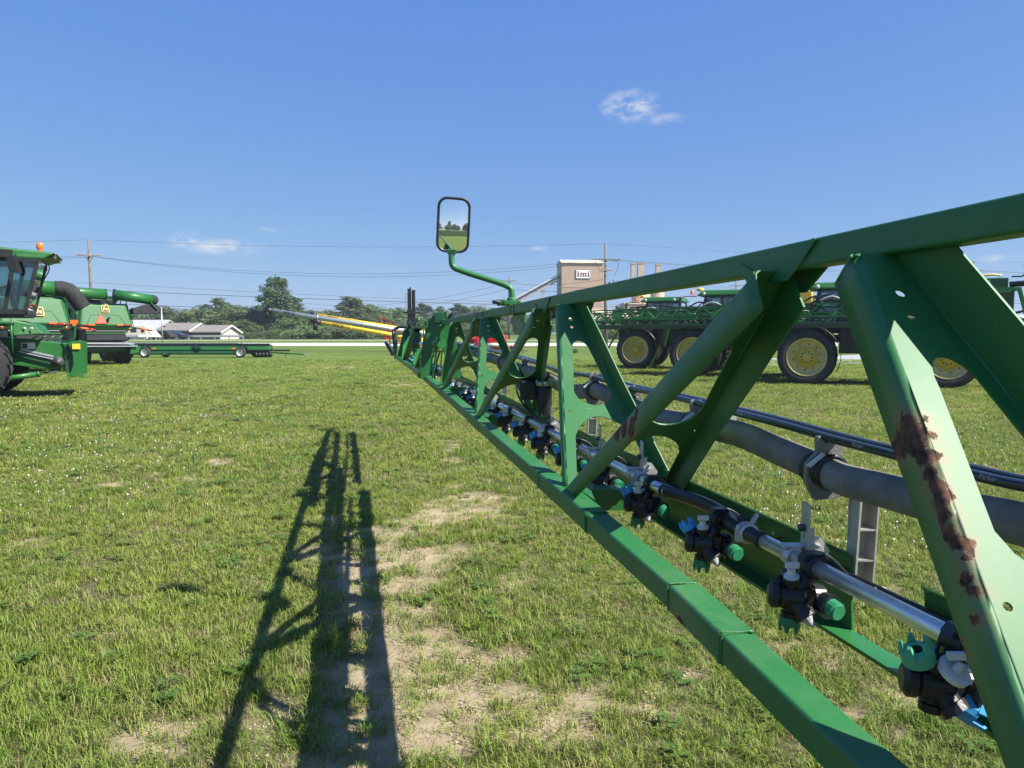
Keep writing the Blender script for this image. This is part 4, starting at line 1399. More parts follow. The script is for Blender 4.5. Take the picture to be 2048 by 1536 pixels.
q = MB(); [q.lathe([(0, -.014), (.013, -.014), (.013, 0)], Bm(MD - .12 + k, 1.055, bT(MD) + zz), (1, 0, 0), 8) for k, zz in ((-.08, .10), (.1, .15))]; bp('bolt', q, 'steel_dark')
mc = W(907, 450, MD)
yawn, pitn = R(13.0), R(-3.2)
nrm = Vector((math.sin(yawn) * math.cos(pitn), -math.cos(yawn) * math.cos(pitn), math.sin(pitn)))
mx = Vector((0, 0, 1)).cross(nrm).normalized(); my = nrm.cross(mx).normalized()
if mx.x < 0:
    mx = -mx
tilt = R(-2.5)
mx, my = mx * math.cos(tilt) + my * math.sin(tilt), my * math.cos(tilt) - mx * math.sin(tilt)
MW, MH = .216, .355


def loop(w, h, r, dz, bow=0.0):
    return [mc + mx * a + my * b_ + nrm * dz for a, b_ in rrect(w, h, r, 6)]


rings = [loop(MW * .55, MH * .6, .05, -.055), loop(MW * .88, MH * .9, .06, -.042), loop(MW, MH, .062, -.014), loop(MW, MH, .062, .004), loop(MW - .008, MH - .008, .058, .008), loop(MW - .030, MH - .030, .048, .006), loop(MW - .036, MH - .036, .046, -.004)]
n = len(rings[0])
q = MB(); q.add([p for r_ in rings for p in r_], [(i * n + j, i * n + (j + 1) % n, (i + 1) * n + (j + 1) % n, (i + 1) * n + j) for i in range(len(rings) - 1) for j in range(n)] + [tuple(reversed(range(n)))], True)
house = bp('mirror_housing', q, 'black_plastic', fix=True)
RC = 2.0
q = MB(); gw, gh = MW - .03, MH - .03
na, nb = 12, 18
vs = []
for j in range(nb + 1):
    for i in range(na + 1):
        a, b_ = (i / na - .5) * gw, (j / nb - .5) * gh
        # round the corners of the grid
        rr = .045
        ax_, ay_ = max(abs(a) - (gw / 2 - rr), 0), max(abs(b_) - (gh / 2 - rr), 0)
        k = math.hypot(ax_, ay_)
        if k > rr:
            a = math.copysign(gw / 2 - rr + ax_ * rr / k, a); b_ = math.copysign(gh / 2 - rr + ay_ * rr / k, b_)
        z = -.004 + (math.sqrt(RC * RC - a * a - b_ * b_) - RC) + .010
        vs.append(mc + mx * a + my * b_ + nrm * z)
q.add(vs, [(j * (na + 1) + i, j * (na + 1) + i + 1, (j + 1) * (na + 1) + i + 1, (j + 1) * (na + 1) + i) for j in range(nb) for i in range(na)], True)
q.v = [tuple(Vector(p) - ORG) for p in q.v]
q.build('mirror_glass', 'mirror_glass', house)
q = MB(); q.box(tuple(W(898, 508, MD) - Vector((.01, .02, 0))), tuple(W(912, 500, MD) + Vector((0, .02, 0)))); bp('mirror_bracket', q, 'green_dark')

# --- hinge between the inner and outer sections
ax = (Bm(6, 1, 0) - Bm(5, 1, 0)).normalized()
for d in (8.5, 8.72):
    q = MB()
    q.prism([(-.16, -.16), (.14, -.16), (.16, .1), (.22, .52), (.12, .52), (.02, .18), (-.05, .12), (-.12, .2), (-.17, .54), (-.26, .54), (-.20, .1)], Bm(d, 1.02, 0), Vector((1, 0, 0)), Vector((0, 0, -1)), .012)
    bp('hinge_plate', q, 'green')
q = MB()
for (x0, d0, b0, w, h) in ((.98, 8.5, -.17, .10, .12), (1.04, 8.62, -.19, .10, .10), (1.0, 8.9, -.15, .12, .06)):
    c = Bm(d0, x0, b0); q.cbox(c, (w, .12, h))
bp('hinge_block', q, 'green_dark', bevel=.006)
q = MB(); c = Bm(8.75, .93, -.17); q.lathe([(0, 0), (.022, 0), (.022, .22), (0, .22)], c, (1, .1, .1), 10)
q.tube(smooth_path([Bm(8.5, 1.08, -.15), Bm(8.3, 1.1, -.21), Bm(8.05, 1.08, -.19), Bm(7.9, 1.06, -.14)]), .018, 8)
q.tube(smooth_path([Bm(8.8, .95, -.15), Bm(9.0, .88, -.12), Bm(9.0, .9, -.08), Bm(8.8, 1, -.05)]), .016, 8); bp('hinge_hoses', q, 'black')
q = MB(); q.tube([Bm(7.95, .94, .12), Bm(9.35, .92, .15)], .052, 18); q.tube([Bm(9.30, .92, .15), Bm(9.38, .92, .15)], .058, 18); bp('cylinder_barrel', q, 'green')
q = MB(); q.tube([Bm(9.38, .92, .15), Bm(10.7, .905, .16)], .030, 14); bp('cylinder_rod', q, 'chrome')
q = MB(); q.lathe([(.0, -.06), (.07, -.06), (.075, 0), (.07, .06), (0, .06)], Bm(10.8, .90, .17), (1, .1, 0), 14); q.cbox(Bm(10.9, .93, .10), (.1, .16, .2)); bp('cylinder_eye', q, 'green_dark', bevel=.008)
q = MB(); q.rbar([Bm(9.9, .85, bL(9.9) - .034), Bm(9.3, .85, bL(9.3) - .034)], .10, .090, .012); bp('hinge_lug', q, 'green_dark')
# --- outer section
q = MB(); q.rbar([Bm(d, .85, bL(d) - .032) for d in (9.9, 12, 14.85)], .07, .064, .008); bp('lower_chord', q, 'green')
q = MB(); q.hexa([Bm(9.1, .94, -.075), Bm(12.4, .96, -.06), Bm(12.4, 1.12, -.06), Bm(9.1, 1.14, -.075), Bm(9.1, .94, -.11), Bm(12.4, .96, -.09), Bm(12.4, 1.12, -.09), Bm(9.1, 1.14, -.11)]); bp('top_beam', q, 'green')
q = MB(); q.rbar([Bm(12.3, 1.04, -.07), Bm(14.9, 1.0, .02)], .07, .06, .007); bp('top_beam', q, 'green')
q = MB(); q.rbar([Bm(9.6, 1.22, .52), Bm(14.9, 1.15, .50)], .05, .11, .007); bp('rear_channel', q, 'green_dark')
for (dt, dn) in ((9.25, 10.3), (11.6, 10.6), (11.9, 12.9), (13.6, 13.1), (14.0, 14.5)):
    for (lt, lb, w) in ((.95, .845, .065), (1.12, 1.2, .05)):
        q = MB(); q.rbar([Bm(dt, lt, -.06), Bm(dn, lb, .48)], w, .018, .004, up=(1, 0, 0)); bp('truss_leg', q, 'green')
        if lt < 1:
            q = MB(); q.rbar([Bm(dt + .01, lt + .04, -.05), Bm(dn + .01, lb + .05, .48)], .012, .09, .003, up=(1, 0, 0)); bp('truss_leg', q, 'green')
q = MB(); q.prism([(-.02, .55), (.16, .55), (.10, .30), (.06, .28), (0, .42)], Bm(9.45, .86, 0), ax, Vector((0, 0, -1)), .01); bp('hinge_plate', q, 'green')
for (dt, l0, z0, z1) in ((8.85, .88, .5, .12), (9.1, .96, .5, .2), (8.3, .87, .52, -.08)):
    q = MB(); q.rbar([Bm(dt, l0, z0), Bm(dt - .2, l0 + .08, z1)], .06, .02, .004, up=(1, 0, 0)); bp('truss_leg', q, 'green')
# tip frame, loop of hose and break-away fingers
q = MB(); q.rbar([Bm(14.85, .83, bL(14.85)), Bm(14.95, .85, .0)], .06, .05, .008); q.rbar([Bm(14.95, .85, .03), Bm(15.0, 1.15, .03)], .05, .05, .008); bp('tip_frame', q, 'green_dark')
q = MB(); q.tube(smooth_path([Bm(14.9, .83, .45), Bm(14.95, .80, .1), Bm(15, .80, -.03), Bm(15, .90, -.10), Bm(14.9, 1.1, -.09), Bm(14.4, 1.2, -.02)]), .03, 10)
q.tube(smooth_path([Bm(14.0, 1.0, -.06), Bm(13.5, 1.1, -.16), Bm(12.9, 1.08, -.10), Bm(12.2, 1.1, -.05)]), .022, 8)
q.tube(smooth_path([Bm(13.4, 1.0, -.06), Bm(13.0, .96, -.18), Bm(12.6, 1.0, -.08)]), .02, 8); bp('hose_loop', q, 'black')
q = MB(); q.bar(Bm(12.9, 1.14, -.24), Bm(13.6, .98, -.07), .03, .05); q.bar(Bm(13.2, 1.0, -.05), Bm(12.8, 1.16, -.12), .03, .04); bp('tip_brace', q, 'green')
for k in range(5):
    q = MB(); q.rbar([Bm(15.1 + .1 * k, .66 + .03 * k, .20 + .04 * k), Bm(15.0 + .1 * k, .80 + .03 * k, .34 + .045 * k)], .05, .022, .004); bp('tip_finger', q, 'galvanised')
q = MB(); q.rbar([Bm(15.0, .64, .20), Bm(15.4, .80, .46)], .05, .05, .01); bp('tip_frame', q, 'black')
for d in np.arange(9.6, 14.6, .55):
    body = bpy.data.objects.new('nozzle_body', nz_meshes['body']); COL.objects.link(body); body.parent = boom
    body.location = Bm(d, LT - .02, .46) - ORG
    for k in ('blue_cap', 'green_cap', 'grey_tip'):
        c = bpy.data.objects.new('nozzle_tip' if 'tip' in k else 'nozzle_cap', nz_meshes[k]); COL.objects.link(c); c.parent = body
q = MB(); q.tube([Bm(9.0, LT - .02, .46), Bm(14.6, LT - .02, .46)], .0165, 10); bp('spray_pipe', q, 'stainless')

# --- small things on the boom: weld beads, harness, zip ties, printed hose text
def bead(pts, r=.0045):
    q = MB(); pp = []
    for a_, c_ in zip(pts, pts[1:]):
        a_, c_ = Vector(a_), Vector(c_); n_ = max(3, int((c_ - a_).length / .008))
        pp += [a_.lerp(c_, k / n_) + Vector((random.uniform(-1, 1), random.uniform(-1, 1), random.uniform(-1, 1))) * .0009 for k in range(n_)]
    q.tube(pp, [r * random.uniform(.75, 1.2) for _ in pp], 7); bp('weld_bead', q, 'green_worn')


for (dT, dN) in NODES:
    Pq, nq, lq = panel_frame(dT, dN)
    bead([Pq(1.0, .0), Pq(1.0, .11)])
    lfq = -nq if dN > dT else nq
    bead([Pq(1.0, .0), Pq(1.0, .0) + lfq * .062])
    bead([Pq(0.005, .02), Pq(0.005, .9)], .004)
    if dT < 4:
        bead([Pq(0.005, .0), Pq(0.005, .0) + lfq * .08], .004)
for d in (1.66, 1.93, 2.62, 3.28):
    bead([Bm(d, .808, bL(d) - .002), Bm(d, .808, bL(d) - .072), Bm(d, .894, bL(d) - .073)], .0035)
hp = [Bm(d, LR - .016 - .006 * math.sin(d * 5), bR(d) + .045 + .012 * math.sin(d * 3.1)) for d in np.arange(-.5, 8.6, .2)]
q = MB(); q.tube(smooth_path(hp, 2), .0075, 7); bp('wiring_harness', q, 'black_plastic')
for d in np.arange(.9, 6, .42):
    q = MB(); c = Bm(d, LR - .012, bR(d) + .045); q.lathe([(.012, -.003), (.014, -.003), (.014, .003), (.012, .003)], c, (KX, 1, 0), 10); q.cbox(c + Vector((-.014, 0, .008)), (.006, .006, .008)); bp('zip_tie', q, 'nozzle_grey' if int(d * 10) % 3 else 'black')
for d in noz_d[:8]:
    c = Bm(d, LT, bP(d)); q = MB()
    q.tube(smooth_path([c + Vector((-.045, .01, -.04)), c + Vector((-.01, .03, .02)), c + Vector((.05, .04, .015)), c + Vector((.11, .05, -.04)), c + Vector((.125, .06, -.06))], 4), .0042, 6); bp('sensor_wire', q, 'black')
q = MB()
for d in (1.95, 2.2, 2.55, 3.3, 3.9):
    c = Bm(d, LR - .004, bR(d) + .03); q = MB(); q.lathe([(0, -.006), (.007, -.006), (.007, .0)], c, (1, 0, 0), 6); bp('bolt', q, 'galvanised')


def hose_print(body, u, size):
    us = [p[0] for p in lines][::-1]; vv = [p[1] for p in lines][::-1]
    def at(uu): return W(uu, float(np.interp(uu, us, vv)), (LH - .005) * F / (uu - 708))
    a_, c_ = at(u), at(u + 60)
    x = (c_ - a_).normalized(); z = (Vector((0, 0, CAMH)) - a_).normalized(); z = (z - x * z.dot(x)).normalized(); y = z.cross(x)
    cur = bpy.data.curves.new('text', 'FONT'); cur.body = body; cur.size = size; cur.align_y = 'CENTER'
    to = bpy.data.objects.new('text', cur); COL.objects.link(to); bpy.context.view_layer.update()
    me = bpy.data.meshes.new_from_object(to.evaluated_get(bpy.context.evaluated_depsgraph_get())); bpy.data.objects.remove(to)
    M = Matrix((x, y, z)).transposed().to_4x4(); M.translation = a_ + z * .0119 - ORG
    me.transform(M); me.materials.append(MATS['nozzle_grey'])
    o = bpy.data.objects.new('printed_text', me); COL.objects.link(o); o.parent = boom


for u in (1968, 1712, 1480):
    hose_print('Parker', u, .015)

# ------------------------------------------------------------------ machine helpers
WHEELS = {}


def wheel_meshes(Rt, w, Rr, lugs, tyre_m, rim_m, hub_m):
    key = (Rt, w, Rr, lugs, tyre_m, rim_m, hub_m)
    if key in WHEELS:
        return WHEELS[key]
    b = MB()
    h = w / 2
    ba = Rt * (.955 if lugs else 1.0)
    b.lathe([(Rr, -h * .80), (Rr * 1.04, -h * .94), ((Rr + Rt) / 2, -h * 1.0), (Rt * .90, -h * .95), (ba * .985, -h * .82), (ba, -h * .5), (ba, h * .5), (ba * .985, h * .82),
             (Rt * .90, h * .95), ((Rr + Rt) / 2, h * 1.0), (Rr * 1.04, h * .94), (Rr, h * .80)], (0, 0, 0), (0, 1, 0), 44)
    for k in range(lugs):
        for sd in (-1, 1):
            a0 = 2 * math.pi * (k + (.5 if sd > 0 else 0)) / lugs
            a1 = a0 + 0.62 * 2 * math.pi / lugs * 1.6
            pts = []
            for (a, y, r) in ((a0, 0.02 * sd, Rt), (a1, h * .93 * sd, Rt * .975)):
                for da in (-.028, .028):
                    for rr in (r * .94, r):
                        pts.append((rr * math.cos(a + da), y, rr * math.sin(a + da)))
            b.add(pts, [(0, 1, 3, 2), (4, 6, 7, 5), (0, 4, 5, 1), (1, 5, 7, 3), (3, 7, 6, 2), (2, 6, 4, 0)])
    t = b.mesh('wheel'); t.materials.append(MATS[tyre_m])
    b = MB()
    b.lathe([(Rr * 1.0, -h * .78), (Rr * 1.05, -h * .92), (Rr * 1.02, -h * .97), (Rr * .97, -h * .92), (Rr * .93, -h * .70), (Rr * .92, -h * .18), (Rr * .86, -h * .05), (Rr * .60, -h * .0), (Rr * .56, -h * .10), (Rr * .545, -h * .2), (Rr * .5, -h * .2)], (0, 0, 0), (0, 1, 0), 40)
    b.lathe([(Rr * .92, -h * .2), (Rr * .93, h * .7), (Rr * 1.04, h * .92)], (0, 0, 0), (0, 1, 0), 40)
    rmesh = b.mesh('rim'); rmesh.materials.append(MATS[rim_m])
    b = MB()
    b.lathe([(Rr * .57, -h * .06), (Rr * .55, -h * .22), (Rr * .36, -h * .24), (Rr * .34, -h * .34), (Rr * .30, -h * .36), (Rr * .22, -h * .36), (Rr * .20, -h * .46), (Rr * .0, -h * .46)], (0, 0, 0), (0, 1, 0), 30)
    hm = b.mesh('hub'); hm.materials.append(MATS[hub_m])
    b = MB()
    for k in range(10):
        a = k * .6283
        b.lathe([(0, -h * .40), (Rr * .045, -h * .40), (Rr * .045, -h * .2)], (Rr * .29 * math.cos(a), 0, Rr * .29 * math.sin(a)), (0, 1, 0), 6)
        a += .3
        b.lathe([(0, -h * .14), (Rr * .040, -h * .14), (Rr * .040, h * .05)], (Rr * .70 * math.cos(a), 0, Rr * .70 * math.sin(a)), (0, 1, 0), 6)
    bm_ = b.mesh('wheel_bolts'); bm_.materials.append(MATS['steel_dark'])
    WHEELS[key] = (t, rmesh, hm, bm_)
    return WHEELS[key]


def wheel(root, loc, Rt, w, Rr, lugs=0, near=True, tyre='rubber', rim='yellow', hub='yellow', steer=0.0):
    t, r_, hm, bm_ = wheel_meshes(Rt, w, Rr, lugs, tyre, rim, hub)
    o = bpy.data.objects.new('wheel', t); COL.objects.link(o); o.parent = root
    o.location = loc; o.rotation_euler = (0, random.uniform(0, 6), (0 if near else math.pi) + steer)
    for n, m in (('rim', r_), ('hub', hm), ('wheel_bolts', bm_)):
        c = bpy.data.objects.new(n, m); COL.objects.link(c); c.parent = o
    return o


def truss_part(name, root, x0, x1, z0, z1, y, n, m='green_far', t=.05, depth=.16):
    q = MB()
    for yy in (y, y + depth):
        q.bar((x0, yy, z0), (x1, yy, z0), t, t)
    q.bar((x0, y + depth / 2, z1), (x1, y + depth / 2, z1), t * 1.2, t * 1.2)
    st = (x1 - x0) / n
    for i in range(n):
        a, c, e = x0 + i * st, x0 + (i + .5) * st, x0 + (i + 1) * st
        for yy in (y, y + depth):
            q.bar((a, yy, z0), (c, y + depth / 2, z1), t * .7, t * .8)
            q.bar((c, y + depth / 2, z1), (e, yy, z0), t * .7, t * .8)
    return q.build(name, m, root)


def pane(root, pts, m='cab_glass', th=.012):
    pts = [Vector(p) for p in pts]
    n = (pts[1] - pts[0]).cross(pts[2] - pts[0]).normalized() * th
    q = MB(); k = len(pts)
    q.add(pts + [p + n for p in pts], [tuple(range(k)), tuple(reversed(range(k, 2 * k)))] + [(i, k + i, k + (i + 1) % k, (i + 1) % k) for i in range(k)])
    return q.build('window', m, root)


def deer_badge(root, c, ux, uy, h):
    """black shield with yellow edge and a leaping deer, standing proud of a panel"""
    ux, uy = Vector(ux).normalized(), Vector(uy).normalized(); nrm = ux.cross(uy); c = Vector(c)
    out = [(-.38, -.46), (.38, -.46), (.46, -.36), (.44, .0), (.40, .38), (.32, .47), (-.32, .47), (-.40, .38), (-.44, .0), (-.46, -.36)]
    q = MB(); q.prism([(x * h, y * h) for x, y in out], c, ux, uy, .012); e = q.build('badge', 'yellow_tube', root)
    q = MB(); q.prism([(x * h * .86, y * h * .87) for x, y in out], c + nrm * .012, ux, uy, .006); q.build('badge_field', 'black', e)
    deer = [(-.30, -.20), (-.24, -.22), (-.12, -.10), (.02, -.08), (.12, -.14), (.26, -.24), (.31, -.22), (.20, -.10), (.24, -.02), (.27, .06), (.20, .08), (.10, .06), (-.02, .06), (-.08, .14), (-.06, .22),
            (-.02, .30), (-.06, .29), (-.10, .23), (-.14, .30), (-.17, .29), (-.15, .22), (-.24, .18), (-.23, .14), (-.16, .13), (-.17, .02), (-.24, -.04), (-.32, -.06), (-.33, -.10), (-.22, -.10)]
    q = MB(); q.prism([(x * h, y * h) for x, y in deer], c + nrm * .018, ux, uy, .005); q.build('badge_deer', 'yellow_tube', e)


# ------------------------------------------------------------------ self-propelled sprayers parked on the right
def sprayer(u, v, rz, label, legs=True, tail=1.0, front=-3.0):
    g = ground_pt(u, v)
    Rz = Matrix.Rotation(rz, 3, 'Z')
    loc = g - Rz @ Vector((0, -1.5, 0))
    t = thing('crop_sprayer', label, 'sprayer', loc, rz, 'sprayers parked in a row')
    for (x, y) in ((0, -1.5), (4.0, -1.5), (0, 1.5), (4.0, 1.5)):
        wheel(t, (x, y, .90), .92, .46, .60, 26, y < 0, 'rubber', 'yellow_dusty' if y < 0 else 'yellow', 'yellow')
        q = MB(); q.bar((x + .05, y + (.42 if y < 0 else -.42), .75), (x + .05, y + (.42 if y < 0 else -.42), 1.75), .20, .24); q.bar((x + .05, y * .2, 1.62), (x + .05, y * .82, 1.62), .18, .2)
        q.build('wheel_strut', 'green_dark', t, bevel=.02)
    q = MB(); q.box((-1.1, -.55, 1.38), (5.6, -.32, 1.62)); q.box((-1.1, .32, 1.38), (5.6, .55, 1.62)); q.box((-.9, -.32, 1.4), (-.6, .32, 1.6)); q.box((5.0, -.32, 1.4), (5.4, .32, 1.6)); q.build('chassis', 'green_dark', t)
    q = MB(); q.box((.95, -1.30, 1.02), (3.5, -.58, 1.98)); q.box((1.2, -1.36, 1.30), (2.1, -1.30, 1.85)); q.build('side_locker', 'black', t, bevel=.03)
    q = MB(); q.box((-.95, -1.1, 1.45), (.55, -.56, 1.95)); q.build('front_locker', 'black', t, bevel=.03)
    # tank and engine hood
    q = MB(); q.hexa([(2.0, -.85, 1.62), (3.5, -.85, 1.62), (3.5, .85, 1.62), (2.0, .85, 1.62), (2.05, -.75, 2.75), (3.45, -.75, 2.75), (3.45, .75, 2.75), (2.05, .75, 2.75)]); q.build('spray_tank', 'green_dark', t, bevel=.12)
    q = MB(); q.hexa([(3.55, -.7, 1.62), (4.95, -.7, 1.62), (4.95, .7, 1.62), (3.55, .7, 1.62), (3.6, -.62, 2.85), (4.9, -.6, 2.55), (4.9, .6, 2.55), (3.6, .62, 2.85)]); q.build('engine_hood', 'green_far', t, bevel=.06)
    q = MB(); q.tube([(3.3, .55, 2.6), (3.3, .55, 3.25)], .07, 10); q.build('exhaust', 'steel_dark', t)
    q = MB(); q.hexa([(3.55, -.55, 2.70), (4.2, -.55, 2.70), (4.2, .1, 2.70), (3.55, .1, 2.70), (3.58, -.52, 3.30), (4.17, -.52, 3.30), (4.17, .08, 3.30), (3.58, .08, 3.30)]); yt = q.build('rinse_tank', 'yellow_tube', t, bevel=.06)
    q = MB(); q.lathe([(.14, 0), (.14, .06), (.12, .08), (0, .08)], (3.85, -.2, 3.30), (0, 0, 1), 14); q.build('tank_lid', 'black', yt)
    # cab
    x0, x1, y0, zb, zt = .15, 1.85, .78, 1.72, 3.12
    q = MB()
    P = {}
    for sx, xb, xt in ((0, x0 - .10, x0 + .16), (1, x1, x1 - .02)):
        for sy in (-1, 1):
            P[sx, sy] = ((xb, sy * y0, zb + .15), (xt, sy * (y0 - .04), zt))
            q.bar(*P[sx, sy], .07, .09)
    for sy in (-1, 1):
        q.bar((x0 + .75, sy * y0, zb + .1), (x0 + .80, sy * (y0 - .04), zt), .05, .06)
        q.bar(P[0, sy][1], P[1, sy][1], .08, .08); q.bar(P[0, sy][0], P[1, sy][0], .1, .1)
    for sx in (0, 1):
        q.bar(P[sx, -1][1], P[sx, 1][1], .08, .08); q.bar(P[sx, -1][0], P[sx, 1][0], .1, .1)
    q.box((x0 - .1, -y0, zb - .05), (x1, y0, zb + .12))
    cab = q.build('cab_frame', 'black', t)
    for sy in (-1, 1):
        pane(cab, [P[0, sy][0], P[1, sy][0], P[1, sy][1], P[0, sy][1]], 'cab_glass')
    pane(cab, [P[0, -1][0], P[0, 1][0], P[0, 1][1], P[0, -1][1]], 'cab_glass')
    pane(cab, [P[1, -1][0], P[1, 1][0], P[1, 1][1], P[1, -1][1]], 'cab_glass_dark')
    q = MB(); q.box((.95, -.3, 1.9), (1.35, .3, 2.35)); q.hexa([(1.25, -.28, 2.3), (1.42, -.28, 2.3), (1.42, .28, 2.3), (1.25, .28, 2.3), (1.32, -.22, 2.95), (1.45, -.22, 2.95), (1.45, .22, 2.95), (1.32, .22, 2.95)]); q.build('seat', 'seat_grey', cab, bevel=.04)
    q = MB(); q.bar((.45, 0, 1.85), (.62, 0, 2.42), .1, .1); q.lathe([(.17, -.015), (.20, 0), (.17, .015)], (.62, 0, 2.45), (-.5, 0, 1), 16); q.build('steering_column', 'black', cab)
    q = MB(); q.hexa([(-.06, -.86, 3.13), (2.02, -.86, 3.13), (2.02, .86, 3.13), (-.06, .86, 3.13), (.18, -.74, 3.36), (1.85, -.74, 3.36), (1.85, .74, 3.36), (.18, .74, 3.36)]); roof = q.build('cab_roof', 'green_far', t, bevel=.07)
    q = MB()
    for x in (.25, 1.6):
        q.lathe([(0, -.015), (.065, -.015), (.07, 0)], (x, -.865, 3.21), (0, 1, 0), 14)
    q.build('work_lights', 'nozzle_white', roof)
    q = MB(); q.lathe([(.13, 0), (.15, .05), (.11, .11), (0, .13)], (.05, -.5, 3.34), (0, 0, 1), 14); q.build('gps_dome', 'yellow_tube', roof)
    q = MB(); q.bar((-.05, -.7, 3.2), (-.22, -.8, 3.2), .03, .03); q.lathe([(.055, 0), (.055, .13), (.03, .16), (0, .16)], (-.22, -.8, 3.2), (0, 0, 1), 12); q.build('beacon', 'amber', roof)
    q = MB(); q.tube(smooth_path([(-.02, -.8, 3.12), (-.5, -1.0, 3.1), (-.62, -1.05, 2.95), (-.62, -1.05, 2.75)]), .02, 6); q.cbox((-.62, -1.05, 2.9), (.05, .2, .38)); q.build('cab_mirror', 'black', t)
    # rails and platform on the near side
    q = MB()
    for z in (2.15, 2.42):
        q.tube([(-.9, -1.05, z), (.0, -1.15, z)], .02, 6); q.tube([(2.0, -1.05, z), (3.4, -1.05, z)], .02, 6)
    for x in (-.9, -.45, 0, 2.0, 2.7, 3.4):
        q.tube([(x, -1.08, 1.9), (x, -1.08, 2.42)], .02, 6)
    q.build('handrail', 'green_dark', t)
    # fenders
    for x in (0, 4.0):
        q = MB(); vs = []
        for i in range(15):
            a = R(-28 + 150 * i / 14)
            for yy in (-1.74, -1.22):
                vs.append((x + 1.02 * math.cos(a), yy, .92 + 1.02 * math.sin(a)))
        q.add(vs, [(2 * i, 2 * i + 1, 2 * i + 3, 2 * i + 2) for i in range(14)], True)
        q.build('fender', 'black_plastic', t, solid=.02)
    # folded booms, two trusses on each side
    for y, dp in ((-1.62, .2), (1.42, .2)):
        truss_part('folded_boom', t, front, 5.2, 2.24, 2.62, y, 11, 'green_boom', .05, dp)
        truss_part('folded_boom', t, front + 1.2, 5.2, 2.02, 2.34, y + (.26 if y < 0 else -.26), 9, 'green_boom', .045, .16)
        truss_part('folded_boom_tip', t, front - 1.4, front + 1.3, 2.32, 2.58, y + .05, 4, 'green_boom', .035, .12)
        q = MB(); yy = y - .05 if y < 0 else y + .25
        q.bar((front + .3, yy, 2.0), (5.0, yy, 2.0), .05, .09); q.bar((front + .6, yy + .1, 1.90), (5.0, yy + .1, 1.90), .06, .10); q.build('boom_rail', 'green_dark', t)
        q = MB()
        for k in range(15):
            xx = front + .4 + k * .52
            q.cbox((xx, yy, 2.11), (.07, .07, .13)); q.cbox((xx + .05, yy - .02, 2.15), (.03, .03, .05))
        q.tube([(front + .2, yy, 2.17), (5.0, yy, 2.17)], .018, 6)
        q.build('nozzle_row', 'black', t)
        q = MB()
        q.tube(smooth_path([(front + .5, y, 2.68), (front + 1.6, y + .1, 2.74), (-.3, y, 2.66), (.2, y + .05, 2.86), (.9, y + .05, 2.70), (2, y, 2.66), (3.4, y + .1, 2.74), (5, y, 2.6)]), .03, 7)
        q.tube(smooth_path([(-.9, y, 2.5), (.0, y - .03, 2.58), (.35, y, 2.84), (.7, y, 2.9), (1.0, y + .02, 2.62)]), .025, 7); q.build('boom_hose', 'black', t)
    q = MB(); q.tube(smooth_path([(.35, -1.63, 2.72), (.7, -1.63, 2.85), (1.05, -1.62, 2.72)]), .032, 7); q.build('boom_hose', 'nozzle_grey', t)
    if legs:
        q = MB(); q.bar((-.75, -1.5, 1.95), (-1.7, -1.6, .35), .10, .07); q.bar((-.35, -1.4, 1.95), (-.75, -1.45, 1.1), .22, .12); q.bar((1.5, -1.8, 1.95), (.72, -1.85, .06), .13, .08); q.bar((1.55, -1.8, 1.95), (1.35, -1.8, 1.1), .3, .12)
        q.build('boom_stay', 'green_dark', t)
    # rear rack carrying the boom centre
    q = MB()
    X0, X1 = 4.25, 6.05
    for y in (-1.2, 1.2):
        q.bar((X0, y, 3.0), (X1 - .2, y, 3.0), .09, .09); q.bar((X0, y, 2.05), (X1 + .1, y, 2.05), .10, .12); q.bar((X1 - .25, y, 3.0), (X1, y, 2.05), .1, .1)
        q.bar((X0 + .25, y, 3.0), (X0 - .2, y, 2.4), .07, .07); q.bar((X0 + .35, y, 3.0), (X1 - .35, y, 2.08), .09, .09); q.bar((X0 - .1, y, 2.05), (X0 + .35, y, 3.0), .05, .05)
    for x, z in ((X0 + .4, 3.0), (X1 - .25, 3.0), (X1, 2.05), (X0 + .4, 2.05)):
        q.bar((x, -1.2, z), (x, 1.2, z), .09, .09)
    rk = q.build('rear_rack', 'green_boom', t)
    q = MB(); q.box((4.75, -.9, 2.15), (5.75, .9, 2.95)); q.box((4.70, -.5, 2.95), (5.65, .5, 3.38)); q.box((5.10, -.75, 1.5), (5.50, .75, 2.15)); q.build('centre_frame', 'green_dark', t, bevel=.03)
    q = MB(); q.box((4.90, -.56, 3.05), (5.15, -.5, 3.3)); q.build('frame_window', 'sign_pale', rk)
    q = MB(); q.tube([(5.65, -.6, 3.16), (6.45, -.7, 3.2)], .09, 10); q.lathe([(.09, 0), (.13, .03), (.10, .10), (0, .12)], (6.40, -.7, 3.2), (1, 0, 0), 12); q.cbox((6.20, -.8, 2.92), (.24, .16, .30)); q.tube(smooth_path([(5.70, -.6, 3.4), (6.00, -.6, 3.42), (6.05, -.6, 3.7)]), .025, 6)
    q.lathe([(.03, 0), (.06, .08), (.06, .1), (0, .1)], (6.05, -.6, 3.66), (0, 0, 1), 8); q.build('rack_sensors', 'black', t)
    q = MB(); q.tube(smooth_path([(4.20, -.9, 2.9), (4.70, -.9, 3.35), (5.10, -.9, 3.45), (5.40, -.8, 3.42)]), .035, 7); q.build('rack_hose', 'yellow_dusty', t)
    q = MB(); q.tube(smooth_path([(4.10, -1.1, 2.3), (4.80, -1.15, 2.18), (5.50, -1.1, 2.24), (6.00, -1.1, 2.35)]), .04, 7); q.tube(smooth_path([(4.20, -1.15, 2.7), (4.40, -1.2, 2.3), (4.90, -1.2, 2.25)]), .03, 7); q.build('rack_hose', 'rubber_grey', t)
    truss_part('rack_wing', t, 6.05, 7.3, 2.1, 2.5, -.9, 3, 'black', .05, .3)
    return t


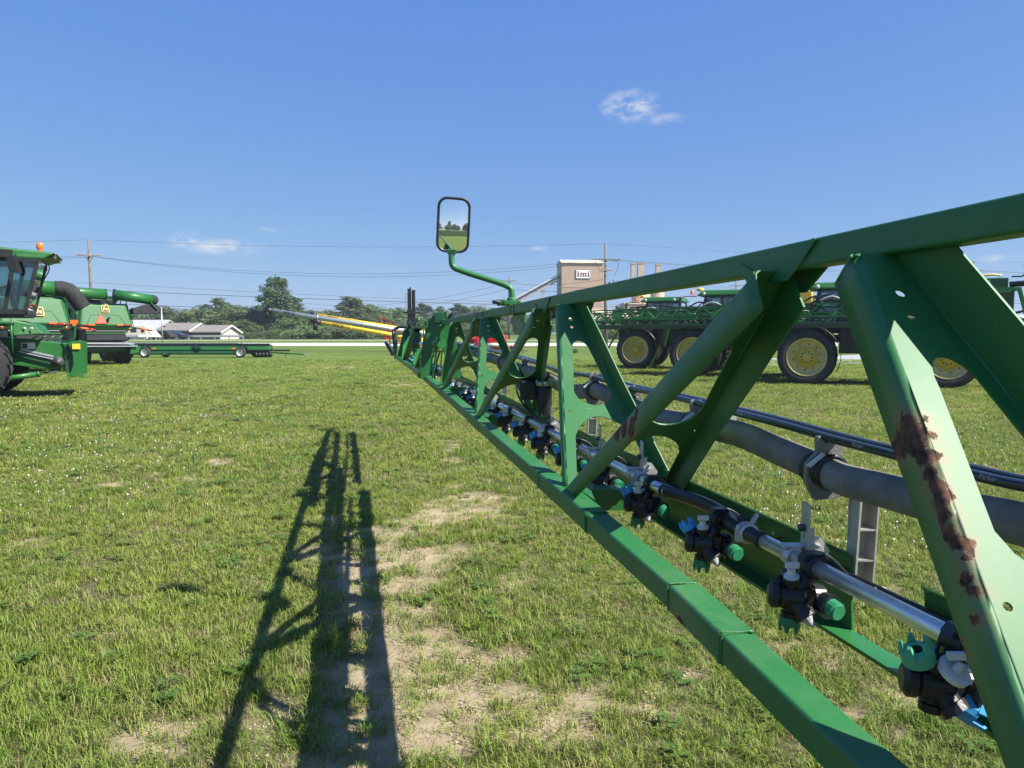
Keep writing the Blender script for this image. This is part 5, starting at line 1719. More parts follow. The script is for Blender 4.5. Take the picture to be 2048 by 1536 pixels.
SRZ = R(-24)
sprayer(1612, 769, SRZ, 'nearest green sprayer, with large pale yellow wheel, at the right between truss legs', legs=False)
sprayer(1386, 753, SRZ, 'middle green sprayer with amber beacon and yellow dome on its cab roof', legs=False)
sprayer(1272, 738, SRZ, 'farthest green sprayer, leftmost of the three, with boom stays reaching to the grass')

# ------------------------------------------------------------------ combines on the left
def rear_combine(u, d, rz, label, full, hdx=0.0):
    """seen from behind: heading +Y in its own frame, rear face at y = 0"""
    t = thing('combine_harvester', label, 'combine', (XU(u, d), d, 0), rz, 'combines parked on the left')
    q = MB()
    q.hexa([(-1.42, .25, 1.92), (1.42, .25, 1.92), (1.42, 5.2, 1.75), (-1.42, 5.2, 1.75), (-1.30, .50, 3.22), (1.30, .50, 3.22), (1.42, 5.2, 3.35), (-1.42, 5.2, 3.35)])
    q.build('body_shell', 'green_far', t, bevel=.14)
    q = MB(); q.hexa([(-1.30, -.05, 2.02), (1.30, -.05, 2.02), (1.30, .5, 2.02), (-1.30, .5, 2.02), (-1.10, .22, 3.14), (1.10, .22, 3.14), (1.10, .6, 3.14), (-1.10, .6, 3.14)]); q.build('rear_door', 'green_far', t, bevel=.10)
    q = MB()
    pts = [(-.95, .02, 2.08), (-.72, .02, 2.60), (.62, .02, 2.60), (.95, .02, 2.08)]
    for a, c in zip(pts, pts[1:]):
        f = lambda p: Vector((p[0], -.03 + (p[2] - 2.02) * .245, p[2]))
        q.bar(f(a), f(c), .05, .035)
    for sx in (-1, 1):
        q.bar((1.31 * sx, -.0, 2.05), (1.22 * sx, .20, 2.9), .03, .05)
    q.build('door_seam', 'green_dark', t)
    slope = Vector((0, .25, 1.0)).normalized()
    deer_badge(t, (.0 + hdx, .12 if full else .03, 2.93 if full else 2.58), (1, 0, 0), slope, .42)
    if full:
        zz = 2.36 if full else 2.26; q = MB(); q.prism([(-.26, -.2), (.26, -.2), (0, .27)], (-.28 + hdx, -.01, zz), Vector((1, 0, 0)), slope, .02); q.build('warning_triangle', 'red_orange', t)
        q = MB(); q.prism([(-.30, -.225), (.30, -.225), (0, .31)], (-.28 + hdx, .005, zz), Vector((1, 0, 0)), slope, .012); q.build('triangle_border', 'lamp_red', t)
        q = MB(); q.tube(smooth_path([(.05 + hdx, -.02, 2.24), (.06 + hdx, -.06, 2.44), (.16 + hdx, -.07, 2.47)]), .05, 8); q.build('camera_mount', 'black', t)
    for x in (-.72, .62):
        q = MB(); q.box((x - .14, -.075, 2.06), (x + .14, -.04, 2.13)); q.build('reflector', 'orange', t)
    for x in (-1.0, 1.0):
        q = MB(); q.box((x - .16, -.07, 2.06), (x + .16, -.045, 2.11)); q.build('reflector', 'lamp_red', t)
    q = MB(); q.hexa([(-1.35, .08, 1.82), (1.35, .08, 1.82), (1.35, .6, 1.8), (-1.35, .6, 1.8), (-1.35, .0, 1.97), (1.35, .0, 1.97), (1.35, .6, 1.97), (-1.35, .6, 1.97)]); q.build('bumper', 'green_far', t, bevel=.05)
    for x in (-1.18, 1.18):
        q = MB(); q.lathe([(0, -.03), (.06, -.03), (.07, -.01), (.07, .05)], (x, .05, 1.9), (0, 1, 0), 14); q.build('tail_lamp', 'lamp_red', t)
    # chopper, curtain and spreader
    q = MB(); q.box((-1.0, .1, 1.30), (.95, 1.2, 1.82)); q.build('chopper_housing', 'black', t, bevel=.04)
    q = MB(); q.hexa([(-1.02, -.10, 1.30), (.98, -.10, 1.30), (.98, .1, 1.26), (-1.02, .1, 1.26), (-.95, .02, 1.62), (.92, .02, 1.62), (.92, .1, 1.62), (-.95, .1, 1.62)]); q.build('rubber_curtain', 'chopper', t, bevel=.03)
    q = MB(); q.bar((-1.0, .0, 1.66), (.95, .0, 1.66), .05, .05); q.build('curtain_rail', 'green_far', t)
    q = MB(); q.hexa([(-1.1, -.35, 1.12), (1.2, -.35, 1.08), (1.1, .3, 1.16), (-1.05, .3, 1.18), (-1.1, -.35, 1.16), (1.2, -.35, 1.12), (1.1, .3, 1.22), (-1.05, .3, 1.24)]); q.build('spreader_tray', 'galvanised', t)
    q = MB(); q.hexa([(-1.15, -.45, .98), (1.35, -.45, .96), (1.2, .2, 1.06), (-1.1, .2, 1.08), (-1.15, -.45, 1.0), (1.35, -.45, .98), (1.2, .2, 1.08), (-1.1, .2, 1.10)]); q.build('spreader_tray', 'galvanised', t)
    q = MB(); q.prism([(0, 0), (.45, .10), (.40, .48), (.05, .40)], (1.0, -.3, .58), Vector((1, 0, 0)), Vector((0, 0, 1)), -.5); q.prism([(0, .10), (.42, 0), (.40, .40), (.05, .48)], (-1.5, -.3, .62), Vector((1, 0, 0)), Vector((0, 0, 1)), -.5); q.build('spreader_wing', 'green_far', t)
    q = MB(); q.box((-1.0, .0, .72), (1.0, .5, .98)); q.box((-1.2, .7, .6), (1.2, 1.0, .9)); q.build('rear_axle', 'green_dark', t, bevel=.03)
    for x in (-.95, 1.05):
        w_ = wheel(t, (x, .95, .68), .70, .60, .34, 18, x < 0, 'rubber', 'yellow', 'yellow', math.pi / 2)
    for x in (-1.75, 1.75):
        wheel(t, (x, 4.6, .95), .97, .75, .5, 20, x < 0, 'rubber', 'yellow', 'yellow', math.pi / 2)
    q = MB(); q.box((-1.2, 1.2, .9), (1.2, 5.0, 1.85)); q.build('lower_body', 'green_dark', t, bevel=.05)
    q = MB(); q.hexa([(-1.45, 2.6, 3.3), (1.45, 2.6, 3.3), (1.45, 5.2, 3.3), (-1.45, 5.2, 3.3), (-1.7, 2.4, 3.7), (1.7, 2.4, 3.7), (1.7, 5.4, 3.7), (-1.7, 5.4, 3.7)]); q.build('grain_tank', 'green_dark', t, bevel=.05)
    q = MB(); q.box((-.9, 5.2, 1.9), (.9, 6.9, 3.5)); q.build('cab_box', 'dark_glass', t, bevel=.1)
    q = MB(); q.box((-1.0, 5.1, 3.5), (1.0, 7.2, 3.72)); q.build('cab_roof', 'green_far', t, bevel=.08)
    q = MB()
    for k in range(9):
        q.box((-1.47, 1.2 + .1 * k, 2.25), (-1.42, 1.26 + .1 * k, 2.95))
    q.build('side_vent', 'black', t)
    q = MB(); q.bar((-1.445, .6, 2.1), (-1.40, 5.0, 2.05), .03, .05); q.bar((-1.43, 2.6, 1.95), (-1.43, 2.6, 3.2), .03, .04); q.build('panel_gap', 'black', t)
    q = MB(); q.bar((-1.05, -.02, 1.99), (1.05, -.02, 1.99), .03, .03); q.build('door_gap', 'black', t)
    # engine deck bits
    q = MB(); q.box((-.9, 1.0, 3.2), (.7, 2.3, 3.45)); q.tube([(.5, 1.6, 3.3), (.5, 1.6, 3.75)], .09, 10); q.bar((1.0, .8, 3.2), (1.0, .8, 3.6), .05, .05); q.bar((1.0, .8, 3.6), (1.3, .8, 3.55), .05, .05); q.bar((1.3, .8, 3.55), (1.3, .8, 3.15), .05, .05); q.build('engine_deck', 'black', t, bevel=.02)
    # hazard arms with striped lamps
    for sx in (1, -1) if full else (1,):
        q = MB(); q.tube([(1.30 * sx, .2, 1.98), (2.35 * sx, .1, 1.80)], .035, 8); arm_ = q.build('marker_arm', 'black', t)
        q = MB(); q.tube([(1.75 * sx, .15, 1.905), (2.05 * sx, .12, 1.853)], .05, 8); q.build('marker_reflector', 'orange', arm_)
        q = MB(); q.tube([(2.05 * sx, .12, 1.853), (2.33 * sx, .1, 1.803)], .05, 8); q.build('marker_reflector', 'lamp_red', arm_)
    if full:
        q = MB(); q.tube([(-2.4, .7, 3.78), (.12, .35, 3.68)], .27, 18, False); tb = q.build('unloading_auger', 'green_far', t, solid=.02)
        q = MB(); q.lathe([(.25, 0), (.30, 0), (.30, .06), (.25, .06)], (.10, .35, 3.68), (1, -.14, -.04), 18); q.build('auger_flange', 'green_dark', tb)
        q = MB(); [q.bar((.05, .3, 3.68), (.05, .3 + .2 * math.cos(a), 3.68 + .2 * math.sin(a)), .03, .05) for a in (0.3, 1.35, 2.4, 3.4, 4.5, 5.5)]; q.build('auger_flighting', 'galvanised', tb)
        q = MB(); q.lathe([(.001, .0), (.24, .0)], (-.1, .38, 3.68), (1, -.14, -.04), 16); q.build('auger_mouth', 'black', tb)
        q = MB(); q.tube([(.55, .3, 3.68), (2.35, .0, 3.46)], .27, 18); ub = q.build('unloading_auger', 'green_far', t)
        q = MB(); q.lathe([(.001, .0), (.22, .0), (.28, .0), (.30, -.02), (.30, .04), (.27, .05)], (.50, .3, 3.685), (1, -.17, -.12), 18); q.build('auger_flange', 'black', ub)
        q = MB(); q.lathe([(.275, 0), (.27, .10), (.20, .24), (.10, .30), (0, .31)], (2.33, .0, 3.462), (1, -.17, -.12), 18); q.build('auger_end', 'rubber_grey', ub)
        q = MB(); q.hexa([(1.25, -.25, 2.66), (2.55, -.35, 2.70), (2.55, .25, 2.70), (1.25, .3, 2.66), (1.25, -.2, 2.98), (1.95, -.25, 3.24), (2.5, .2, 3.22), (1.25, .25, 2.98)]); q.hexa([(2.5, -.3, 2.75), (2.78, -.2, 2.98), (2.78, .15, 2.98), (2.5, .2, 2.75), (1.95, -.22, 3.2), (2.45, -.2, 3.22), (2.45, .15, 3.22), (1.95, .2, 3.2)])
        sp = q.build('auger_spout', 'rubber_grey', t, bevel=.04)
        q = MB(); q.bar((2.15, -.28, 3.3), (2.45, -.33, 2.95), .12, .05); q.build('spout_strap', 'green_far', sp)
        q = MB(); q.bar((.6, .5, 3.2), (.55, .35, 3.5), .1, .1); q.bar((-.9, .6, 3.2), (-.9, .5, 3.55), .1, .1); q.build('auger_rest', 'black', t)
    else:
        q = MB(); q.tube([(-.6, .9, 3.62), (1.02, .55, 3.60)], .30, 18); q.build('unloading_auger', 'green_far', t)
        q = MB(); q.tube(smooth_path([(.95, .55, 3.60), (1.25, .48, 3.60), (1.52, .42, 3.45), (1.72, .38, 3.15), (1.95, .34, 2.78)], 5), [.31] * 8 + [.33] * 13, 16); q.build('auger_elbow', 'rubber_grey', t)
        q = MB(); q.tube(smooth_path([(.1, -.02, 3.05), (.12, .0, 2.98), (.1, -.06, 2.92)]), .04, 6); q.lathe([(0, -.05), (.05, -.05), (.06, .05)], (-.55 + .68, .02, 3.03), (0, 1, 0), 10); q.build('handle', 'green_dark', t)
    return t


rear_combine(216, 38.5, R(48), 'green combine seen from behind with orange warning triangle and raised unloading auger', True)
rear_combine(74, 31.0, R(48), 'green combine half hidden behind the nearest cab, with a black curved auger elbow', False, .15)

# the near combine, nose to the right, cut by the left edge of the picture
D_A = 17.6
t = thing('combine_harvester', 'nearest green combine with glass cab and bare feeder house, cut by the left edge', 'combine', (XU(-68, D_A) - 1.75 * math.sin(R(27)), D_A + 1.75 * math.cos(R(27)), 0), R(27), 'combines parked on the left')
for y in (-1.75, 1.75):
    wheel(t, (0, y, .90), .92, .78, .45, 20, y < 0, 'rubber_grey', 'yellow', 'yellow')
for y in (-1.5, 1.5):
    wheel(t, (-4.3, y, .68), .70, .5, .34, 18, y < 0)
q = MB(); q.hexa([(-6.2, -1.5, 1.3), (-.3, -1.5, 1.3), (-.3, 1.5, 1.3), (-6.2, 1.5, 1.3), (-6.0, -1.45, 3.3), (-.3, -1.45, 3.3), (-.3, 1.45, 3.3), (-6.0, 1.45, 3.3)]); q.build('body_shell', 'green_far', t, bevel=.1)
q = MB(); q.hexa([(-4, -1.4, 3.32), (-.4, -1.4, 3.32), (-.4, 1.4, 3.32), (-4, 1.4, 3.32), (-4.2, -1.7, 3.75), (-.3, -1.7, 3.75), (-.3, 1.7, 3.75), (-4.2, 1.7, 3.75)]); q.build('grain_tank', 'green_dark', t)
q = MB(); q.box((-.4, -1.0, .75), (.5, 1.0, 1.75)); q.box((-.12, -1.5, .75), (.12, 1.5, 1.05)); q.build('front_axle', 'green_dark', t, bevel=.03)
# cab: leaning glass front
cb = [(.05, 2.08), (1.30, 2.08), (1.62, 3.42), (.02, 3.42)]
q = MB()
for sy in (-.95, .95):
    for a, c in ((cb[0], cb[3]), (cb[1], cb[2]), ((.86, 2.08), (1.12, 3.42))):
        q.bar((a[0], sy, a[1]), (c[0], sy, c[1]), .07, .09)
    q.bar((cb[0][0], sy, 2.08), (cb[1][0], sy, 2.08), .1, .12); q.bar((cb[3][0], sy, 3.40), (cb[2][0], sy, 3.40), .1, .12)
q.bar((1.30, -.95, 2.08), (1.30, .95, 2.08), .1, .12); q.bar((.02, -.95, 3.4), (.02, .95, 3.4), .1, .1)
q.box((.0, -.95, 1.95), (1.30, .95, 2.08))
cabA = q.build('cab_frame', 'black', t)
for sy in (-.95, .95):
    pane(cabA, [(cb[0][0], sy, cb[0][1]), (.86, sy, 2.08), (1.12, sy, 3.42), (cb[3][0], sy, cb[3][1])])
    pane(cabA, [(.86, sy, 2.08), (cb[1][0], sy, 2.08), (cb[2][0], sy, 3.42), (1.12, sy, 3.42)])
pane(cabA, [(1.30, -.95, 2.08), (1.30, .95, 2.08), (1.62, .95, 3.42), (1.62, -.95, 3.42)])
q = MB(); q.box((.05, -.30, 2.1), (.60, .30, 2.55)); q.hexa([(.02, -.28, 2.5), (.2, -.28, 2.5), (.2, .28, 2.5), (.02, .28, 2.5), (-.05, -.22, 3.2), (.08, -.22, 3.2), (.08, .22, 3.2), (-.05, .22, 3.2)]); q.build('seat', 'seat_grey', cabA, bevel=.05)
q = MB(); q.bar((1.0, 0, 2.1), (.86, 0, 2.75), .12, .12); q.lathe([(.18, -.015), (.21, 0), (.18, .015)], (.85, 0, 2.78), (-.4, 0, 1), 16); q.cbox((.95, -.42, 2.9), (.06, .2, .3)); q.build('steering_column', 'black', cabA)
q = MB(); q.hexa([(-.4, -1.05, 3.42), (1.75, -1.02, 3.42), (1.75, 1.02, 3.42), (-.4, 1.05, 3.42), (-.4, -1.05, 3.78), (2.02, -.98, 3.60), (2.02, .98, 3.60), (-.4, 1.05, 3.78)]); rfA = q.build('cab_roof', 'green_far', t, bevel=.05)
q = MB(); q.box((-.4, -1.075, 3.44), (1.10, -1.04, 3.62)); q.build('roof_trim', 'black', rfA)
q = MB(); q.hexa([(1.70, -.90, 3.44), (1.92, -.90, 3.47), (1.92, .9, 3.47), (1.70, .9, 3.44), (1.74, -.90, 3.58), (2.035, -.90, 3.57), (2.035, .9, 3.57), (1.74, .9, 3.58)]); q.build('light_bar', 'black', rfA)
q = MB(); [q.lathe([(0, .03), (.06, .03), (.07, 0)], (1.97, y, 3.525), (1, 0, -.2), 12) for y in (-.8, -.62, .62, .8)]; q.build('work_lights', 'nozzle_white', rfA)
q = MB(); q.lathe([(.075, 0), (.085, .05), (.08, .14), (.04, .16), (0, .16)], (1.66, -.75, 3.70), (0, 0, 1), 14); q.lathe([(.06, -.06), (.06, .0)], (1.66, -.75, 3.70), (0, 0, 1), 10); q.build('beacon', 'amber', rfA)
q = MB(); q.tube([(1.16, -1.0, 3.52), (1.2, -1.35, 3.45)], .022, 6); q.hexa([(1.05, -1.42, 3.06), (1.28, -1.42, 3.02), (1.34, -1.32, 3.02), (1.1, -1.32, 3.06), (1.0, -1.42, 3.42), (1.16, -1.42, 3.46), (1.22, -1.32, 3.46), (1.05, -1.32, 3.42)]); q.build('cab_mirror', 'black_plastic', t, bevel=.03)
q = MB(); q.tube(smooth_path([(1.78, -.3, 3.42), (1.80, -.3, 3.2), (1.66, -.3, 2.9), (1.52, -.3, 2.5)]), .015, 6); q.lathe([(.03, 0), (.05, .05), (0, .08)], (1.7, -.4, 3.2), (1, 0, 0), 8); q.build('wiper', 'black', t)
q = MB(); q.tube([(.5, -.8, 3.72), (-.6, -.9, 4.75)], .008, 5); q.build('aerial', 'wire', t)
for o_ in [cabA, rfA] + [c_ for c_ in t.children if c_.name.split('.')[0] in ('cab_mirror', 'wiper', 'aerial')]:
    o_.location = (-.16, 0, .14)
# platform, ladder rails and skirts
q = MB(); q.box((-.6, -1.55, 1.9), (.95, -.95, 1.98)); q.hexa([(.9, -1.35, 1.62), (1.55, -1.2, 1.66), (1.5, 1.2, 1.66), (.9, 1.35, 1.62), (.9, -1.35, 2.02), (1.35, -1.2, 1.9), (1.35, 1.2, 1.9), (.9, 1.35, 2.02)]); q.build('platform', 'green_far', t, bevel=.03)
q = MB(); [q.lathe([(0, -.012), (.035, -.012), (.04, 0)], (x, -1.32, 1.80), (0.3, 1, 0), 10) for x in (1.15, 1.3)]; q.build('front_lamp', 'nozzle_grey', t)
q = MB()
q.tube(smooth_path([(-.6, -1.6, 2.9), (.1, -1.6, 2.95), (.45, -1.6, 2.7), (.5, -1.6, 2.0)]), .03, 7); q.tube([(-.6, -1.6, 2.45), (.5, -1.6, 2.45)], .025, 6); q.tube([(-.6, -1.6, 2.2), (.5, -1.6, 2.2)], .025, 6); q.tube([(.9, -1.5, 2.0), (.9, -1.5, 1.2)], .025, 6); q.build('handrail', 'green_far', t)
q = MB(); q.hexa([(-.6, -1.52, 2.1), (.25, -1.52, 2.1), (.25, -1.4, 2.1), (-.6, -1.4, 2.1), (-.6, -1.52, 2.6), (.1, -1.52, 2.5), (.1, -1.4, 2.5), (-.6, -1.4, 2.6)]); q.build('side_panel', 'green_far', t, bevel=.03)
# feeder house
q = MB(); q.hexa([(.35, -.72, .95), (2.05, -.72, .66), (2.05, .72, .66), (.35, .72, .95), (.3, -.72, 1.62), (1.95, -.72, 1.42), (1.95, .72, 1.42), (.3, .72, 1.62)]); q.build('feeder_house', 'green_far', t, bevel=.02)
q = MB(); q.prism([(-.14, -.0), (.16, -.06), (.18, .86), (.0, .92), (-.14, .80), (-.06, .55), (-.05, .3)], (2.2, -.95, .58), Vector((1, 0, 0)), Vector((0, 0, 1)), -.04); q.prism([(-.14, -.0), (.16, -.06), (.18, .86), (.0, .92), (-.14, .80)], (2.2, .95, .58), Vector((1, 0, 0)), Vector((0, 0, 1)), -.04); q.box((2.0, -.94, .55), (2.32, .94, .66)); q.box((2.05, -.94, 1.38), (2.30, .94, 1.46)); q.build('face_plate', 'green_far', t)
q = MB(); q.box((1.95, -.80, .64), (2.15, -.55, 1.35)); q.build('feeder_frame', 'green_dark', t)
q = MB(); q.prism([(0, 0), (.95, -.30), (.98, -.18), (.55, -.06), (.04, .12)], (.85, -.80, 1.12), Vector((1, 0, 0)), Vector((0, 0, 1)), -.05); q.bar((.35, -.78, 1.5), (.9, -.78, 1.1), .05, .08); q.bar((.9, -.79, 1.3), (1.75, -.79, 1.02), .05, .10); q.build('drive_shield', 'green_dark', t)
q = MB(); q.bar((1.0, -.84, 1.28), (1.7, -.84, 1.08), .03, .05); q.bar((.95, -.84, 1.22), (1.7, -.84, 1.01), .03, .03); q.build('belt_guard', 'galvanised', t)
q = MB(); q.lathe([(0, -.06), (.05, -.06), (.055, -.03), (.14, -.02), (.145, .03)], (1.80, -.85, .93), (0, 1, 0), 20); q.build('drive_sprocket', 'steel_dark', t)
q = MB(); q.tube([(.3, -.62, .48), (1.3, -.62, .62)], .07, 12); q.tube([(1.3, -.62, .62), (1.36, -.62, .63)], .08, 12); q.build('lift_cylinder', 'green_far', t)
q = MB(); q.tube([(1.34, -.62, .625), (1.95, -.62, .72)], .035, 10); q.build('cylinder_rod', 'chrome', t)
q = MB(); q.prism([(0, 0), (.30, .0), (.30, .16), (0, .16)], (1.0, -.725, 1.28), Vector((1, 0, 0)), Vector((0, 0, 1)), .006); dk = q.build('decal', 'white', t)
q = MB(); q.prism([(.02, .02), (.13, .02), (.13, .14), (.02, .14)], (1.0, -.732, 1.28), Vector((1, 0, 0)), Vector((0, 0, 1)), .003); q.build('decal', 'steel_dark', t)
q = MB(); q.prism([(0, 0), (.18, .0), (.18, .14), (0, .14)], (2.14, -.995, 1.27), Vector((1, 0, 0)), Vector((0, 0, 1)), .006); q.build('decal', 'yellow_tube', t)
for k in range(4):
    q = MB(); q.tube([(1.15 + .18 * k, -.6 + .1 * k, 1.47), (1.35 + .18 * k, -.6 + .1 * k, 1.62)], .018, 6); q.build('feeder_pipe', 'green_far', t)
q = MB()
q.tube(smooth_path([(1.9, -.75, 1.45), (2.1, -.9, 1.5), (2.2, -.92, 1.6), (2.2, -.92, 2.0)]), .022, 6); q.build('lamp_stalk', 'green_far', t)
q = MB(); q.tube(smooth_path([(2.02, -.86, 1.4), (2.06, -.88, 1.2), (2.0, -.86, 1.05)]), .015, 6); q.build('feeder_pipe', 'black', t)
q = MB(); q.cbox((2.2, -.92, 1.98), (.17, .07, .09)); q.cbox((2.2, -.92, 1.91), (.08, .05, .07)); q.build('warning_lamp', 'orange', t)
q = MB(); q.tube([(1.75, -.95, 1.90), (2.1, -.95, 1.92)], .018, 8); q.build('marker_arm', 'lamp_red', t)

# ------------------------------------------------------------------ header on its cart
D_H = 51.0
hx = lambda u: XU(u, D_H)
x0, x1 = hx(252), hx(542)
hd = thing('grain_header', 'long low green grain header carried on the cart behind the combines', 'header', ((x0 + x1) / 2, D_H, 0))
ox = (x0 + x1) / 2
q = MB(); q.hexa([(x0 - ox, -.5, .30), (x1 - ox, -.5, .30), (x1 - ox, .5, .45), (x0 - ox, .5, .45), (x0 - ox, -.2, .78), (x1 - ox, -.2, .78), (x1 - ox, .4, .86), (x0 - ox, .4, .86)]); q.build('platform', 'green_dark', hd, bevel=.02)
q = MB(); q.hexa([(x0 - ox, -.46, .52), (x1 - ox, -.46, .52), (x1 - ox, -.38, .52), (x0 - ox, -.38, .52), (x0 - ox, -.36, .76), (x1 - ox, -.36, .76), (x1 - ox, -.28, .76), (x0 - ox, -.28, .76)]); q.build('back_sheet', 'green_far', hd)
q = MB(); q.box((x0 - ox, -.34, .80), (x1 - ox, -.12, .95)); q.box((hx(500) - ox, -.6, .43), (hx(585) - ox, -.45, .54)); q.build('cutter_bar', 'black', hd)
q = MB(); q.box((x0 - ox, -.36, .955), (hx(480) - ox, -.10, 1.0)); q.build('top_rail', 'galvanised', hd)
for u in (296, 395, 488, 262):
    q = MB(); q.bar((hx(u) - ox, -.50, .95), (hx(u) + .45 - ox, -.56, .58), .12, .10); q.build('reel_arm', 'black', hd)
ct = thing('header_cart', 'green four-wheel header cart with white rims and long drawbar on the grass', 'trailer', (ox, D_H, 0))
for u, dy in ((270, -.75), (301, -.75), (489, -.75), (505, .75), (322, .75)):
    wheel(ct, (hx(u) - ox, dy, .34), .345, .26, .20, 0, dy < 0, 'rubber', 'rim_white', 'rim_white')
q = MB(); q.bar((hx(265) - ox, 0, .30), (hx(510) - ox, 0, .30), .16, .12); q.bar((hx(270) - ox, -.7, .34), (hx(270) - ox, .7, .34), .08, .08); q.bar((hx(301) - ox, -.7, .34), (hx(301) - ox, .7, .34), .08, .08); q.bar((hx(490) - ox, -.7, .34), (hx(505) - ox, .7, .34), .08, .08); q.bar((hx(265) - ox, -.62, .2), (hx(480) - ox, -.62, .22), .07, .07); q.build('cart_frame', 'green_dark', ct)
q = MB(); q.bar((hx(505) - ox, -.2, .42), (hx(612) - ox, -.4, .20), .10, .09); q.build('drawbar', 'green_far', ct)
q = MB(); q.cbox((hx(616) - ox, -.4, .2), (.3, .14, .12)); q.bar((hx(575) - ox, -.38, .26), (hx(575) - ox, -.38, 0.0), .06, .06); q.build('hitch', 'galvanised', ct)
q = MB(); [q.cbox((hx(u) - ox, -.68, .62), (.22, .06, .10)) for u in (284, 318, 475)]; q.build('marker_reflector', 'orange', ct)
q = MB(); [q.lathe([(0, -.08), (.17, -.08), (.17, .08), (0, .08)], (hx(u) - ox, -.55, .19), (0.5, 1, 0), 12) for u in (517, 524, 531, 538, 545)]; q.build('coulter_discs', 'black', ct)

# ------------------------------------------------------------------ grain augers
def auger(u0, v0, u1, v1, d, m, label, rr=.20, red=False, text='MKX'):
    a, c = Vector((XU(u0, d), d, ZV(v0, d))), Vector((XU(u1, d), d + 1.5, ZV(v1, d)))
    base = Vector((c.x, c.y, 0))
    t = thing('grain_auger', label, 'auger', base, 0, 'grain augers parked along the road')
    a, c = a - base, c - base
    q = MB(); q.tube([a, a.lerp(c, .5), c], rr, 14); tb = q.build('auger_tube', m, t)
    ax = (c - a).normalized()
    q = MB(); [q.tube([a.lerp(c, k) - ax * .06, a.lerp(c, k) + ax * .06], rr * 1.18, 14) for k in (.25, .5, .75)]; q.build('tube_band', m, tb)
    q = MB(); q.tube([a - ax * .55, a + ax * .1], rr * 1.3, 14); q.tube([a - ax * .35, a - ax * .4 + Vector((0, 0, -.75))], [rr * 1.15, rr * 1.05], 12); q.build('discharge_spout', 'black', t)
    cur = bpy.data.curves.new('text', 'FONT'); cur.body = text; cur.size = .46; cur.extrude = .004
    to = bpy.data.objects.new('text', cur); COL.objects.link(to)
    bpy.context.view_layer.update()
    me = bpy.data.meshes.new_from_object(to.evaluated_get(bpy.context.evaluated_depsgraph_get()))
    bpy.data.objects.remove(to)
    x = ax; y = Vector((0, -1, 0)).cross(x); y = -y if y.z < 0 else y; z = x.cross(y)
    M = Matrix((x, y, z)).transposed().to_4x4(); M.translation = a + ax * 1.1 + z * (rr * 1.02 if z.y < 0 else -rr * 1.02) - y * .16
    me.transform(M); me.materials.append(MATS['black'])
    o = bpy.data.objects.new('lettering', me); COL.objects.link(o); o.parent = tb
    # red undercarriage with wheels at the low end
    k = a.lerp(c, .72); wz = .38
    q = MB()
    for yy in (-1.1, 1.1):
        q.bar(k + Vector((-2.2, yy * .2, .0)), Vector((c.x - .2, yy, wz)), .09, .09); q.bar(k + Vector((.2, yy * .2, -.1)), Vector((c.x - .6, yy, wz)), .09, .09); q.bar(a.lerp(c, .9), Vector((c.x - 1.2, yy, wz)), .08, .08)
    q.bar((c.x - .6, -1.2, wz), (c.x - .6, 1.2, wz), .1, .1); q.bar(k + Vector((-1.6, -.1, .0)), k + Vector((-1.6, -.1, -.8)), .1, .1); q.bar(k + Vector((-1.6, -.1, -.5)), Vector((c.x - .5, -.8, wz + .3)), .08, .08)
    q.build('undercarriage', 'red', t)
    for yy in (-1.3, 1.3):
        wheel(t, (c.x - .6, yy, .36), .36, .24, .2, 0, yy < 0, 'rubber', 'rim_white', 'rim_white')
    q = MB(); q.hexa([(c.x - .4, -.5, .1), (c.x + .9, -.5, .1), (c.x + .9, .5, .1), (c.x - .4, .5, .1), (c.x - .7, -.8, .8), (c.x + 1.2, -.8, .8), (c.x + 1.2, .8, .8), (c.x - .7, .8, .8)]); q.bar(c, (c.x + .3, 0, .5), .3, .3); q.build('intake_hopper', m, t)
    if red:
        q = MB(); m_ = a.lerp(c, .47); q.bar(m_, m_ + Vector((.0, 0, 1.0)), .08, .08); q.bar(m_ + Vector((0, 0, .9)), a.lerp(c, .56) + Vector((0, 0, .1)), .04, .04); q.build('brace_mast', 'red', t)
    return t


auger(545, 622, 902, 676, 66, 'galvanised', 'long grey galvanised auger tube with a black spout, highest at its tip', .21)
auger(634, 631, 905, 674, 71, 'yellow_tube', 'yellow auger tube just above the grey auger, with a small red mast', .19, True)
auger(641, 645, 880, 687, 64, 'yellow_tube', 'lower yellow auger tube beneath the grey auger', .18)

# red hopper machine seen through the boom
D_R = 60.0
rt = thing('red_auger_hopper', 'red drive-over auger hopper with silver tube on the grass, seen through the boom', 'farm machine', (XU(990, D_R), D_R, 0))
q = MB()
for k, z in enumerate((1.25, 1.0)):
    q.tube([(-2.2, -.3 + .3 * k, z - .1), (1.0, -.3 + .3 * k, z + .1)], .16, 10)
q.box((-1.4, -.4, 1.25), (-.9, .4, 1.55)); q.box((.0, -.4, 1.2), (.5, .4, 1.5)); q.build('red_tubes', 'red', rt, bevel=.02)
q = MB(); q.hexa([(-1.6, -.7, .4), (1.9, -.7, .2), (1.9, .7, .2), (-1.6, .7, .4), (-1.6, -.9, .95), (1.6, -.9, .62), (1.6, .9, .62), (-1.6, .9, .95)]); q.build('hopper', 'red', rt, bevel=.03)
q = MB(); q.tube([(-1.7, -.95, .72), (1.2, -.95, .66)], .15, 12); q.build('silver_tube', 'galvanised', rt)
q = MB(); q.tube([(1.8, -.4, .4), (2.6, -.4, .2)], .04, 6); q.tube([(1.9, -.3, .5), (2.5, -.4, .85)], .04, 6); q.tube([(2.0, -.3, .5), (2.3, -.6, .05)], .04, 6); q.tube(smooth_path([(1.8, 0, .6), (2.0, 0, .9), (2.2, 0, .6)]), .03, 6); q.build('hitch_pins', 'black', rt)
